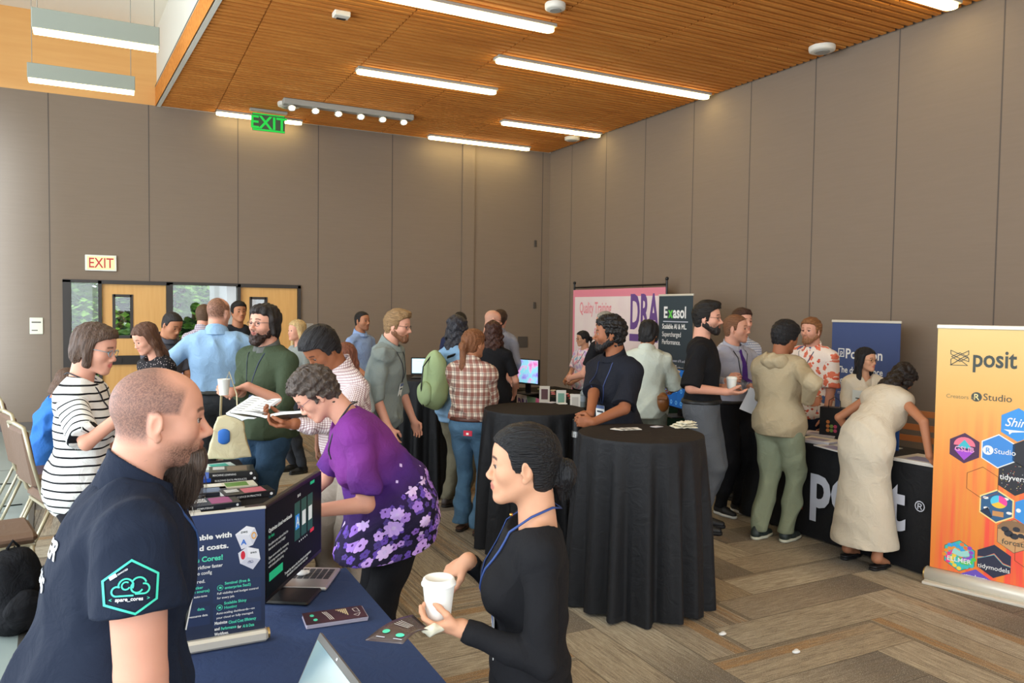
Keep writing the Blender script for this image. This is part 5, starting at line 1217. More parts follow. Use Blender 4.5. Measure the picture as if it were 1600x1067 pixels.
def cloud(mb, cx, cy, s, mt, M_, z, w=.16):
    def arc(x, y, r, a0, a1, n=14): return [(cx+s*(x+r*math.cos(R_(a0+(a1-a0)*i/n))), cy+s*(y+r*math.sin(R_(a0+(a1-a0)*i/n)))) for i in range(n+1)]
    mb.line(arc(-1.1, -.35, .42, 270, 60), s*w, z, mt, M_); mb.line(arc(-.35, .12, .62, 190, -20), s*w, z, mt, M_); mb.line(arc(-.35, .12, .34, 60, 330), s*w*.9, z, mt, M_)
    mb.line(arc(.75, .2, .62, 150, 20), s*w, z, mt, M_); mb.line(arc(.6, -.05, .5, 130, 330), s*w, z, mt, M_); mb.line(arc(1.2, -.2, .45, 100, -90), s*w, z, mt, M_); mb.line([(cx-1.1*s, cy-.77*s), (cx+.3*s, cy-.77*s)], s*w, z, mt, M_); mb.line([(cx+.5*s, cy-.65*s), (cx+1.2*s, cy-.65*s)], s*w, z, mt, M_)
c = u0(281, 819); cloud(mb, c[0], c[1], .0115, tealp, Mx, .0012); mb.text('spare_cores', c[0]-.024, c[1]-.026, .0105, white, Mx, .0012, .006)
def tline(s_, px, py, size, m_, bold=.02, al='LEFT', px2=None):
    c = u0(px, py); sx = 1
    if px2:
        x2 = u0(px2, py)[0]; key = (s_, bold, 0, 1); mb.text(s_, 0, -9, 1, m_, Mx, -9, bold) if False else None
        tmp = MB(); tmp.text(s_, 0, 0, size, m_, I4, 0, bold); wd_ = max(v[0] for v in tmp.v); sx = (x2-c[0])/wd_
    mb.text(s_, c[0], c[1], size, m_, Mx, .0013, bold, al, sx)
tline("Don't gamble with", 251, 851, .0215, white, .035, px2=362); tline('your cloud costs.', 251, 868, .0215, white, .035, px2=357)
tline('Win Spare Cores!', 258, 885, .0215, tealp, .03, px2=348)
tline('Run every ML workflow faster', 255, 888, .0001, white); tline('every ML workflow faster', 268, 895, .0145, white, .012, px2=348); tline('and cheaper—no config', 262, 905, .0145, white, .008, px2=331); tline('required.', 290, 914, .0145, white, .008)
for x0_, y0_, x1_, y1_ in ((333, 925, 408, 960), (333, 963, 408, 998), (270, 930, 328, 964), (270, 968, 328, 1001)):
    a = u0(x0_, y0_-13); b = (u0(x1_, y1_)[0], u0(x0_, y1_-17)[1]); mb.box(a[0], b[0], b[1], a[1], 0, .0004, bluebox, Mx)
tline('Sentinel (free &', 351, 913, .0115, tealp, .02); tline('enterprise SaaS)', 351, 920, .0115, tealp, .02); tline('Full visibility and budget control', 339, 929, .0092, white, .01); tline('for every job.', 339, 936, .0092, white, .01)
tline('Scalable Shiny', 350, 944, .0115, tealp, .02); tline('Hosting', 350, 951, .0115, tealp, .02); tline('Auto-scaling dashboards—on', 338, 960, .0092, white, .01); tline('your cloud or fully managed.', 338, 967, .0092, white, .01)
for px_, py_ in ((344, 918), (343, 949)): c = u0(px_, py_); mb.ring([(c[0]+.0085*math.cos(t_), c[1]+.0085*math.sin(t_)) for t_ in [2*PI*i/16 for i in range(16)]], .12, 0, .0012, tealp, Mx); mb.box(c[0]-.003, c[0]+.004, c[1]-.003, c[1]+.003, 0, .0012, tealp, Mx)
tline('Tracker', 296, 922, .0115, tealp, .02); tline('(open source)', 290, 929, .0115, tealp, .02); tline('log and auto-tune', 286, 937, .0092, white, .01); tline('data.', 308, 954, .0115, tealp, .02); tline('resource data', 295, 966, .0092, white, .01)
tline('Maximize', 335, 976, .0125, white, .025, px2=355); tline('Cloud Cost Efficiency', 357, 974, .0125, tealp, .025, px2=400); tline('and', 335, 985, .0125, white, .025, px2=343); tline('Performance', 345, 984, .0125, tealp, .025, px2=369); tline('for', 371, 981, .0125, white, .025, px2=377); tline('AI & Data', 379, 980, .0125, tealp, .025, px2=397); tline('Workflows.', 335, 993, .0125, white, .025, px2=357)
# printed dice (flat artwork)
dw = mat('dice_white', '#e6e6ea', .5); dg = mat('dice_shade', '#c9cad6', .5); dm = mat('dice_mid', '#d9dae2', .5)
def die(P, top_, left_, right_): 
    c = u0(*P[0])
def quad(mt, *pts, z=.0014):
    V = [u0(*p) for p in pts]; mb.prism(V if sum((V[i][0]*V[(i+1) % len(V)][1]-V[(i+1) % len(V)][0]*V[i][1]) for i in range(len(V))) > 0 else V[::-1], 0, z, mt, Mx)
qd = [0]
def q2(mt, *p): qd[0] += 1; quad(mt, *p, z=.0014+.00006*qd[0])
q2(dw, (367.5, 835), (385, 821.5), (398, 824), (389, 836)); q2(dm, (367.5, 835), (389, 836), (395, 851), (377, 858)); q2(dg, (389, 836), (398, 824), (402.5, 836), (395, 851))
q2(dm, (372, 864), (386, 854), (387, 870), (375, 880)); q2(dw, (386, 854), (404, 857.5), (406.7, 873), (387, 870)); q2(dg, (375, 880), (387, 870), (406.7, 873), (395, 889))
c = u0(382, 846); mb.text('A', c[0]-.010, c[1]-.008, .022, mat('print_azure', '#2a6cc8', .5), Mx, .0024, .03); c = u0(376, 832); mb.text('aws', c[0], c[1]-.002, .013, dk, Mx, .0024, .01)
c = u0(396.5, 836); mb.ring([(c[0]+.0075*math.cos(t_), c[1]+.011*math.sin(t_)) for t_ in [2*PI*i/12 for i in range(12)]], .35, 0, .0024, mat('print_gold', '#e0a030', .5), Mx); c = u0(379.5, 867); mb.prism([(c[0]+.0065*math.cos(t_), c[1]+.013*math.sin(t_)) for t_ in [2*PI*i/14 for i in range(14)]], 0, .0024, mat('print_crimson', '#d01830', .5), Mx)
c = u0(391, 863); mb.text('aws', c[0], c[1]-.003, .012, dk, Mx, .0024, .01); c = u0(391, 877); cloud(mb, c[0], c[1], .005, mat('print_indigo', '#5a6ab0', .5), Mx, .0026)
mb.build('printed_panel', e)
# monitor on foreground table
A_ = at(411, 940, 2.50); B_ = at(500, 880, 3.05); B_[:2] = A_[:2]+(B_[:2]-A_[:2])*1.0
darks = mat('screen_dark', '#05080c', .55, spec=.15, emit='#0a1418', estr=.3)
e, mb, Mx, w, h = monitor(A_, B_, .795, 1.12, 'black monitor with a dark web page beside the tabletop banner', darks, .742)
U2 = Vector((B_[0]-A_[0], B_[1]-A_[1], 0)).normalized(); _, um = panel((A_[0], A_[1], .795), tuple(U2), (0, 0, 1))
so_w = mat('screen_text', '#c8d0d0', .5, emit='#c8d0d0', estr=.35); so_g = mat('screen_green', '#18a070', .5, emit='#18a070', estr=.45); so_r = mat('screen_red', '#c02838', .5, emit='#c02838', estr=.4); so_p = mat('screen_petrol', '#12463f', .5, emit='#12463f', estr=.4)
def st(s_, x_, y_, sz, m_, b=.01): mb.text(s_, x_*w, y_*h, sz, m_, Mx, .0008, b)
st('Optimize cloud workloads', .05, .70, .019, so_w, .02); st('for less', .05, .64, .016, so_g, .01)
for k, s_ in enumerate(('Run jobs at any scale and find the', 'best server for every budget', '', 'Open source tools for monitoring', 'and tuning machine learning jobs', 'with simple public pricing')): 
    if s_: st(s_, .05, .565-.045*k, .0125, so_w, 0)
mb.box(.06*w, .27*w, .20*h, .285*h, .0004, .001, so_g, Mx)
for k in range(3):
    x_ = (.47+.12*k)*w; mb.box(x_, x_+.095*w, .40*h, .82*h, .0004, .0008, so_p, Mx); mb.box(x_+.008, x_+.095*w-.008, .52*h, .68*h, .0008, .0012, so_w if k else mat('screen_azure', '#2a80d0', .5, emit='#2a80d0', estr=.4), Mx)
mb.text('A', .49*w, .55*h, .05, so_w, Mx, .0014, .02); mb.box(.76*w, .83*w, .36*h, .40*h, .0004, .001, so_r, Mx); mb.box(.76*w, .84*w, .92*h, .955*h, .0004, .001, so_g, Mx)
for k in range(5): mb.box((.55+.035*k)*w, (.56+.035*k)*w, .355*h, .37*h, .0004, .001, so_w, Mx)
st('Trusted by teams who benchmark and optimise', .30, .125, .0135, so_w, .01); st('thousands of cloud servers every day', .34, .085, .0135, so_w, .01); st('$0.00', .52, .87, .014, so_w, .01)
mb.build('screen', e)
# silver laptop behind the monitor
silver = mat('laptop_silver', '#b9b6b4', .35, .6); keym = mat('laptop_keys', '#303236', .5)
p = on_table(455, 905); e = empty('laptop', (p[0], p[1], .742), R_(-28), 'silver laptop base behind the black monitor', 'laptop')
MB().box(-.16, .16, -.11, .11, 0, .014, silver, bev=.005).build('base', e); mb = MB()
for i in range(12):
    for j in range(5): mb.box(-.145+i*.0245, -.126+i*.0245, -.02+j*.022, -.003+j*.022, .014, .0155, keym)
mb.build('keyboard', e); o = MB().sphere((0, 0, .010), (.022, .016, .010), 8, white).sphere((.018, .008, .008), (.014, .010, .008), 8, white).build('crumpled_tissue'); q = on_table(472, 899, .757); o.location = (q[0], q[1], .757); tag(o, 'crumpled white tissue on the silver laptop', 'tissue')
# brochures
brm = mat('brochure_print', '#3a2028', .4); t = NT(brm); t.col(t.mix(t.noise(9, detail=3).outputs[0], '#1c1c24', '#4f2a30'))
Q = [on_table(471, 964), on_table(481, 983), on_table(577, 969), on_table(560, 948)]
c = sum(Q)/4; v = Q[2]-Q[1]; th = math.atan2(v[1], v[0]); L1 = np.linalg.norm(v[:2]); L2 = .10
e = empty('brochure_stack', (c[0], c[1], .742), th, 'stack of dark brochures lying on the navy cloth', 'brochures')
mb = MB()
for k in range(5): mb.box(-L1/2+.001*k, L1/2+.0007*k, -L2/2-.001*(k % 2), L2/2, .0025*k, .0025*k+.0022, mat('paper_edge', '#b9b3c4', .7))
mb.build('pages', e); mb = MB(); mb.box(-L1/2, L1/2, -L2/2, L2/2, .0126, .014, brm)
for x_, y_ in ((-.36, .18), (-.33, -.2)): mb.prism([((x_+.07*math.cos(t_)*.5)*L1, (y_+.14*math.sin(t_)*.7)*L2) for t_ in [2*PI*i/12 for i in range(12)]], .014, .0145, tealp, I4)
for k in range(6): mb.box((.05+.03*k)*L1, (.068+.03*k)*L1, (.35-.1*k)*L2, .4*L2, .014, .0145, mat('print_cream', '#d9c9a0', .6))
for k in range(3): mb.line([((-.18+.03*k)*L1, .35*L2), ((-.13+.03*k)*L1, 0), ((-.1+.03*k)*L1, -.35*L2)], .002, .0145, white)
mb.line([(.32*L1, .3*L2), (.4*L1, .35*L2), (.42*L1, 0), (.34*L1, .05*L2)], .002, .0145, white, closed=True); mb.line([(.3*L1, -.2*L2), (.42*L1, -.1*L2), (.36*L1, -.35*L2)], .002, .0145, white, closed=True)
mb.build('cover', e)
# open laptop in front, lid corner towards the room
C0 = Vector(at(500, 988, 1.98).tolist()); H0 = Vector(at(449, 1093, 1.96).tolist()); T0 = Vector(at(566, 1092, 1.70).tolist()); T0[2] = C0[2]; H0[2] = .758
U3 = (T0-C0).normalized(); S3 = (H0-C0); S3 = S3-U3*S3.dot(U3); hL = S3.length; S3.normalize(); Nn = U3.cross(S3)
if Nn.dot(Vector((0, 0, EYE))-C0) < 0: Nn = -Nn
wL = .31; M_ = Matrix.Identity(4)
for i in range(3): M_[i][0] = U3[i]; M_[i][1] = S3[i]; M_[i][2] = Nn[i]; M_[i][3] = C0[i]
scn = mat('laptop_screen', '#8fa8b8', .15); t = NT(scn); sp_ = t.sep(t.obj()); cl = t.ramp(t.noise(3.5, detail=1).outputs[0], [(.3, '#3a4a50'), (.42, '#5f86a6'), (.52, '#9cb8bc'), (.7, '#b8c8c0')]); t.col(cl); t.l.new(cl, t.b.inputs['Emission Color']); t.b.inputs['Emission Strength'].default_value = .08
e = empty('open_laptop', (H0[0], H0[1], .742), 0, 'open laptop cut off at the bottom edge of the foreground table', 'laptop')
inv = Matrix.Translation(Vector((-H0[0], -H0[1], -.742)))
flip = 1 if (U3.cross(S3)).dot(Nn) > 0 else -1
MB().box(0, wL, 0, hL, -.007, 0, mat('laptop_grey', '#6f6c66', .4, .3), inv @ M_).box(wL*.5-.004, wL*.5+.004, .005, .011, .0002, .001, chrome, inv @ M_).build('lid', e)
MB().box(.006, wL-.006, .017, hL-.012, .0003, .0012, scn, inv @ M_).build('screen', e)
Hc = C0+S3*hL; away = -Nn; away = Vector((Nn[0], Nn[1], 0)).normalized(); Mb = Matrix.Identity(4); Ub = Vector((U3[0], U3[1], 0)).normalized()
for i in range(3): Mb[i][0] = Ub[i]; Mb[i][1] = away[i]; Mb[i][2] = (0, 0, 1)[i]; Mb[i][3] = (Hc[0]-H0[0], Hc[1]-H0[1], 0)[i]
MB().box(0, wL, 0, .22, .0, .014, mat('laptop_grey'), Mb, bev=.004).build('base', e)

# ---------------------------------------------------------------- books
def book(px, py, rz, L=.235, Wd=.185, T=.028, cover='#1a1a1e', patch=None, title='DATA SCIENCE IN PRACTICE', label='', z=.741, group='books on the black table', pagesc='#d8d4cc', lw=0):
    p = unproj(px, py, 2, z+T*.5); e = empty('book', (p[0], p[1], z), rz, label, 'book', group)
    cv = mat('cover_'+cover, cover, .35); pgm = mat('pages_'+pagesc, pagesc, .8)
    MB().box(-L/2+.003, L/2-.003, -Wd/2+.002, Wd/2-.004, .003, T-.003, pgm).build('pages', e)
    mb = MB(); mb.box(-L/2, L/2, -Wd/2, Wd/2, 0, .003, cv).box(-L/2, L/2, -Wd/2, Wd/2, T-.003, T, cv).box(-L/2, L/2, -Wd/2-.001, -Wd/2+.003, 0, T, cv)
    if patch: mb.box(-L*.1, L*.34, -Wd*.36, Wd*.38, T, T+.0006, mat('patch_'+patch, patch, .4))
    for k in range(3): mb.box(-L*.42, -L*.16, Wd*(.3-.16*k), Wd*(.38-.16*k), T, T+.0007, white)
    Ms = TR((0, -Wd/2-.001, 0)) @ Matrix.Rotation(PI/2, 4, 'X'); mb.text(title, -L*.42, T*.3, T*.5, white, Ms, .0006, .01, sx=.9); mb.prism([(L*.42+T*.28*math.cos(t_), T*.5+T*.28*math.sin(t_)) for t_ in [2*PI*i/10 for i in range(10)]], 0, .0008, white, Ms)
    mb.build('cover', e); return e
book(336, 731, R_(8), cover='#dfe8e0', patch='#3fb8a0', title='', label='pale book with a mint green picture at the far end of the book table', T=.02)
book(365, 744, R_(-3), L=.26, patch='#8c7a5c', title='BUILDING DATA PRODUCTS', label='lower black book of the pair lying near the green sweater man', T=.03)
book(362, 736, R_(-6), L=.25, patch='#6a5a4c', title='MACHINE LEARNING', label='upper black book of the pair with white spine letters', T=.03, z=.772)
book(318, 746, R_(-10), L=.22, cover='#1f4fb0', title='PYTHON', label='bright blue book partly behind the beard', T=.022)
book(360, 760, R_(2), L=.27, Wd=.14, cover='#d8d2bc', patch='#5f8a3c', title='', label='cream book with a green bird picture in the middle of the table', T=.02)
book(322, 769, R_(-2), L=.21, Wd=.14, cover='#2a2e38', patch='#6a7c98', title='LEARNING', label='slate grey book left of the cream one', T=.02)
book(386, 770, R_(6), L=.26, Wd=.15, patch='#c86a78', label='black book with pink cover art at the right table edge', T=.028)
book(335, 786, R_(4), L=.23, Wd=.17, cover='#20242c', patch='#a04a80', title='COMPUTERAGE', label='dark book with magenta cover art in the front row', T=.024)
book(400, 798, R_(8), L=.25, Wd=.16, patch='#3a2438', title='MACHINE LEARNING', label='black book front right with white page edges', T=.026)
book(271, 772, R_(62), L=.24, Wd=.16, cover='#c85a50', patch='#2c4a6a', title='R', label='red and blue book standing out behind the man with the beard', T=.04)
book(285, 785, R_(64), L=.24, Wd=.15, patch='#b8b4a8', title='STATISTICS', label='black book turned sideways beside the red and blue one', T=.024)
book(372, 806, R_(66), L=.2, Wd=.13, title='STATISTICS', patch='#5a3a4a', label='thin dark book turned sideways in the front row', T=.02)
o = MB().box(-.05, .05, -.035, .035, 0, .012, mat('plastic_clear_box', '#c4c2b8', .3), bev=.004).build('card_box'); p = on_table(297, 803); o.location = (p[0], p[1], .742); tag(o, 'small pale plastic card box among the books', 'box')

# ---------------------------------------------------------------- small things on the tables
cardm = mat('card_white', '#e6e4dc', .6)
def flat(name, px, py, z, sx, sy, rz, m_, label, cat, T=.002, group=None):
    p = unproj(px, py, 2, z); o = MB().box(-sx/2, sx/2, -sy/2, sy/2, 0, T, m_).build(name); o.location = (p[0], p[1], z+.001); o.rotation_euler = (0, 0, rz); return tag(o, label, cat, group)
z1_ = c1[2]
for k, px in enumerate((966, 975, 984, 993)): flat('business_card', px, 671-.3*k, z1_, .055, .085, R_(25-14*k), cardm, ('leftmost', 'second from left', 'third from left', 'rightmost')[k]+' of the fanned white cards on the near cocktail table', 'card', group='cards on the near cocktail table')
flat('sticker', 1026, 667, z1_, .07, .05, .2, mat('sticker_pale', '#c8c6d0', .5), 'small pale sticker right of the fanned cards', 'sticker')
flat('sticker', 862, 629, c2[2], .09, .06, .4, mat('sticker_pale'), 'pale leaflet on the middle cocktail table', 'leaflet'); flat('sticker', 878, 631, c2[2], .07, .06, -.2, cardm, 'round-edged white coaster on the middle cocktail table', 'coaster', .006)
pn_ = unproj(1068, 668, 2, z1_); e = empty('napkin_pile', (pn_[0], pn_[1], z1_+.001), R_(-15), 'crumpled pile of cream napkins on the near cocktail table', 'napkins')
nap = fabric('napkin_cream', '#dcd6be', .9, .3); rg = np.random.RandomState(2)
for k in range(3):
    V = []; n_ = 9
    for i in range(n_):
        for j in range(n_): V.append(((i/(n_-1)-.5)*(.15-.02*k), (j/(n_-1)-.5)*(.10-.01*k), .004+.014*k+.012*rg.rand()*(1 if 0 < i < n_-1 and 0 < j < n_-1 else .5)))
    o = MB().raw(V, [(i*n_+j, (i+1)*n_+j, (i+1)*n_+j+1, i*n_+j+1) for i in range(n_-1) for j in range(n_-1)], nap, TR((.008*k, -.004*k, 0), .25*k)).build('napkin', e)
    md = o.modifiers.new('s', 'SOLIDIFY'); md.thickness = .004
for px, py, lb in ((1129, 992, 'crumpled white scrap on the carpet right of the near cocktail table'), (1244, 1020, 'crumpled white scrap on the carpet near the bottom edge')):
    p = unproj(px, py, 2, 0); o = MB().sphere((0, 0, .006), (.026, .016, .008), 8, white).sphere((.016, .012, .006), (.014, .012, .006), 6, white).build('paper_scrap'); o.location = (p[0], p[1], .001); tag(o, lb, 'scrap')
# right-hand stand table: paper stacks, sign, bag
def papers(px, py, z, n, sx, sy, rz, label, cols=('#dcd8d0', '#cfc9d6')):
    p = unproj(px, py, 2, z); e = empty('paper_stack', (p[0], p[1], z), rz, label, 'papers', 'paper stacks on the right-hand stand table')
    rg = np.random.RandomState(int(px)); mb = MB()
    for k in range(n): mb.box(-sx/2+.01*rg.randn()*.5, sx/2, -sy/2+.01*rg.randn()*.5, sy/2, .003*k, .003*k+.0026, mat('paper_'+cols[k % 2], cols[k % 2], .7))
    mb.build('sheets', e); MB().box(-sx*.4, sx*.1, -sy*.3, sy*.3, .003*n, .003*n+.0006, mat('paper_print', '#8f8aa8', .6)).build('printed_patch', e)
papers(1283, 680, .742, 6, .2, .28, R_(20), 'farthest stack of leaflets on the right-hand stand table')
papers(1281, 691, .742, 9, .2, .28, R_(8), 'thick middle stack of leaflets on the right-hand stand table')
papers(1310, 701, .742, 3, .22, .3, R_(-12), 'thin spread of white sheets near the table front edge')
papers(1448, 722, .742, 8, .3, .3, R_(5), 'stack of white sheets beside the orange banner', ('#e6e0d6', '#d6d0c6'))
MS, us = panel(unproj(1330, 679, 0, 5.2), (0, -1, 0), (0, 0, 1)); p = unproj(1330, 679, 0, 5.22)
e = empty('counter_sign', (5.22, p[1], .742), -PI/2, 'small upright sign, white above and blue below, behind the woman in the cream dress', 'sign')
MB().box(0, .42, 0, .006, 0, .42, mat('sign_blue', '#1f4f94', .5)).box(0, .42, -.001, 0, .26, .42, mat('sign_white', '#d6dcd8', .5)).text('The', .03, .30, .09, dk, TR((0, -.002, 0)) @ Matrix.Rotation(PI/2, 4, 'X'), .001).build('sign_panel', e); MB().box(.05, .37, -.03, .12, 0, .004, alu).build('foot', e)
p = unproj(1316, 678, 0, 5.35); e = empty('gift_bag', (5.3, p[1]+.02, .742), R_(-70), 'black gift bag with a floral print on the stand table', 'bag')
MB().box(-.12, .12, -.05, .05, 0, .25, mat('bag_black', '#141418', .5)).build('bag_body', e)
MB().tube([(-.05, -.05, .25), (-.045, -.05, .31), (0, -.05, .34), (.045, -.05, .31), (.05, -.05, .25)], .003, 6, blackp).build('handle', e); mb = MB()
for k in range(7): mb.prism([(-.05+.03*(k % 3)+.016*math.cos(t_), .06+.035*(k//3)+.016*math.sin(t_)) for t_ in [2*PI*i/6 for i in range(6)]], 0, .001, mat('floral%d' % (k % 3), ('#c87a3c', '#7a9a4c', '#c04a6a')[k % 3], .5), TR((0, -.0505, 0)) @ Matrix.Rotation(PI/2, 4, 'X'))
mb.build('floral_print', e)
p = unproj(1455, 655, 0, 6.4); e = empty('wooden_chair', (6.2, p[1]-.1, 0), R_(100), 'wooden chair by the wall behind the right-hand stand', 'chair')
wd_m = mat('chair_orange_wood', '#b06a38', .5)
MB().box(-.22, .22, -.22, .22, .43, .46, wd_m, bev=.01).build('seat', e); 
for sx in (-1, 1): MB().tube([(sx*.2, .2, 0), (sx*.2, .21, .45), (sx*.2, .26, 1.0)], .018, 8, wd_m).build('back_post', e); MB().cyl((sx*.2, -.19, 0), (sx*.2, -.19, .43), .018, n=8, mt=wd_m).build('leg', e)
for z_ in (.72, .82, .94): MB().box(-.2, .2, .225+.05*(z_-.72)/.25, .245+.05*(z_-.72)/.25, z_-.02, z_+.03, wd_m).build('back_slat', e)
# giveaway table items
for px, py, w_, h_, c_, lb in ((851, 605, .11, .22, '#6a4a50', 'upright acrylic card with a dark picture on the giveaway table'), (877, 607, .10, .21, '#7fb0a0', 'upright acrylic card with a green square on the giveaway table'), (899, 612, .10, .20, '#c8c4bc', 'white upright card left of the water bottle')):
    p = at(px, py, 8.2-.012*(px-850)); p[2] = .742; e = empty('card_holder', p, R_(-30), lb, 'card holder', 'upright cards on the giveaway table')
    MB().box(-w_/2, w_/2, 0, .004, .01, h_, cardm).box(-w_*.32, w_*.32, -.001, 0, h_*.35, h_*.85, mat('cardpic_'+c_, c_, .5)).build('card', e); MB().box(-w_/2, w_/2, -.03, .05, 0, .012, mat('acrylic', '#c9cccc', .1, spec=.6)).build('foot', e)
p = at(911, 620, 8.2); e = empty('water_bottle', (p[0], p[1], .742), 0, 'clear plastic water bottle on the giveaway table', 'bottle')
MB().lathe([(.03, 0), (.033, .01), (.033, .13), (.03, .16), (.014, .19), (.013, .2)], 16, mat('bottle_plastic', '#8f9a9c', .15, spec=.7)).build('bottle_body', e); MB().cyl((0, 0, .2), (0, 0, .217), .015, n=12, mt=white).build('cap', e)
MB().cyl((0, 0, .06), (0, 0, .12), .0338, n=16, mt=mat('bottle_label', '#a8b4c0', .5), caps=False).build('bottle_label', e)
rg = np.random.RandomState(11); gc = ('#d8c8b0', '#e88a90', '#c83a3a', '#b8a870', '#e0d8d0', '#8a9a60')
for k in range(26):
    x_, y_ = 4.68+.3*rg.rand(), 7.0+1.75*rg.rand(); o = MB().lathe([(.001, 0), (.026, .0), (.028, .006), (.02, .012), (.001, .013)], 10, mat('give_%d' % (k % 6), gc[k % 6], .5)).build('badge_button'); o.location = (x_, y_, .742)
    tag(o, 'small round %s giveaway button scattered on the giveaway table' % ('cream', 'pink', 'red', 'olive', 'off-white', 'moss green')[k % 6], 'button', 'giveaway buttons on the backdrop table')
for px, py, c_, lb in ((889, 603, '#c8242c', 'red giveaway box on the giveaway table'), (855, 602, '#1f4a2c', 'dark green giveaway box on the giveaway table'), (862, 607, '#b8a0c8', 'lilac giveaway box leaning on the green one')):
    p = at(px, py, 7.9); o = MB().box(-.04, .04, -.03, .03, 0, .12, mat('gbox_'+c_, c_, .5), bev=.006).box(-.03, .03, -.031, -.03, .03, .09, cardm).build('giveaway_box'); o.location = (max(min(p[0], 5.2), 4.7), p[1], .742); o.rotation_euler = (0, 0, .4); tag(o, lb, 'box')

# ---------------------------------------------------------------- chairs at the left
chf = mat('chair_frame', '#b4ab90', .35, .4); chc = fabric('chair_vinyl', '#6e5442', .45, .1, var=.05, spec=.5)
def chair(x, y, rz, label):
    e = empty('banquet_chair', (x, y, 0), rz, label, 'chair', 'banquet chairs at the left')     # faces +Y locally
    MB().box(-.21, .21, -.2, .22, .42, .485, chc, bev=.025).build('seat', e); MB().box(-.2, .2, -.19, .21, .40, .42, chf, bev=.004).build('seat_frame', e)
    Mx = TR((0, -.22, .5), 0, R_(10)); mb = MB(); mb.box(-.19, .19, -.022, .022, .04, .44, chc, Mx, bev=.02); mb.build('backrest', e)
    for sx in (-1, 1):
        MB().tube([(sx*.2, -.14, .40), (sx*.2, -.20, .48), (sx*.2, -.265, .75), (sx*.195, -.305, .955)], .014, 6, chf).build('back_post', e)
        MB().tube([(sx*.2, .19, .41), (sx*.205, .22, 0)], .013, 6, chf).build('leg', e); MB().tube([(sx*.2, -.15, .41), (sx*.205, -.34, 0)], .013, 6, chf).build('leg', e)
    MB().tube([(-.195, -.305, .95), (0, -.315, .965), (.195, -.305, .95)], .014, 6, chf).build('top_rail', e)
    return e
def chair_at(px, dep, rz, label): p = ground(px, dep); return chair(p[0], p[1], R_(rz), label)
chair_at(62, 6.75, -80, 'banquet chair holding the person in blue')
chair_at(78, 5.95, -72, 'banquet chair with its brown back showing left of the person in blue')
chair_at(102, 5.35, -72, 'nearer banquet chair hidden partly by the striped shirt')
chair_at(-25, 4.3, -78, 'nearest banquet chair with only its wide brown seat in view')
# backpack
p = unproj(22, 985, 2, 0); bpm = fabric('backpack_black', '#15161a', .8, .5); e = empty('backpack', (p[0], p[1], 0), R_(30), 'black backpack slumped on the floor at the left edge', 'backpack')
def blob(name, f, lo, hi, h, m, parent=None): V, Q = polygonize(f, A(*lo), A(*hi), h); return qmesh(name, [(V, Q)], [m], parent, tc=V)
blob('pack_body', folds(U(.04, ell((0, 0, .24), (.15, .12, .22)), ell((0, -.02, .10), (.16, .14, .11))), .02, 3, 25), (-.25, -.25, -.02), (.25, .25, .55), .012, bpm, e)
blob('front_pocket', folds(ell((0, -.13, .14), (.11, .06, .11)), .012, 5, 30), (-.2, -.25, -.02), (.2, .05, .35), .012, bpm, e)
MB().tube([(-.06, .10, .42), (-.10, .2, .3), (-.12, .24, .1), (-.16, .2, .01)], .014, 6, bpm, flat=.4).tube([(.05, .10, .42), (.1, .2, .3), (.14, .26, .12), (.2, .24, .01)], .014, 6, bpm, flat=.4).tube([(-.03, 0, .45), (0, 0, .49), (.03, 0, .45)], .008, 6, bpm).build('strap', e)
cbm = mat('floor_cable', '#222222', .6)
for pts, lb in (([(-3, 9.1), (-1.9, 9.05), (-.9, 8.85)], 'thin black cable on the grey floor, farther one'), ([(-3, 7.9), (-1.6, 7.8), (-.75, 7.9)], 'thin black cable on the grey floor, nearer one')):
    o = MB().tube([(x, y, .009) for x, y in pts], .006, 6, cbm).build('floor_cable'); tag(o, lb, 'cable')
# ---------------------------------------------------------------- clothing materials
def pat(name, fn, rough=.85, bump=.2):
    if name in _MAT: return _MAT[name]
    m = mat(name, '#888888', rough, spec=.2); t = NT(m); v = t.attr('tc').outputs['Vector']; t.col(fn(t, v, t.sep(v))); nb_ = t.noise(12, v, detail=5); nb_.inputs['Distortion'].default_value = 1.2; t.bump(nb_.outputs[0], .4, .035); return m
def fr(t, x, per, w, ph=0.): return t.math('LESS_THAN', t.math('FRACT', t.math('ADD', t.math('DIVIDE', x, per), 50+ph)), w)
def f_stripe(t, v, s):
    z = t.math('ADD', s[2], t.math('MULTIPLY', t.noise(5, v, detail=1).outputs[0], .02)); return t.mix(fr(t, z, .037, .22), '#e6e8e4', '#15161a')
def f_plaid(t, v, s):
    x = t.math('ADD', s[0], t.math('MULTIPLY', s[1], .8)); c = t.mix(t.math('MULTIPLY', fr(t, x, .058, .5), .62), '#d9cbb8', '#7a2418'); c = t.mix(t.math('MULTIPLY', fr(t, s[2], .062, .5), .62), c, '#74281c')
    c = t.mix(t.math('MULTIPLY', fr(t, x, .058, .08, .2), .6), c, '#2a1a2a'); return t.mix(t.math('MULTIPLY', fr(t, s[2], .062, .08, .2), .6), c, '#2a1a2a')
def f_check(a, b, per):
    def g(t, v, s):
        x = t.math('ADD', s[0], s[1]); c = t.mix(t.math('MULTIPLY', fr(t, x, per, .35), .55), a, b); return t.mix(t.math('MULTIPLY', fr(t, s[2], per, .35), .55), c, b)
    return g
def vor(t, v, sc, feat='F1'):
    x = t.n.new('ShaderNodeTexVoronoi'); x.feature = feat; x.inputs['Scale'].default_value = sc; t.l.new(v, x.inputs['Vector']); return x
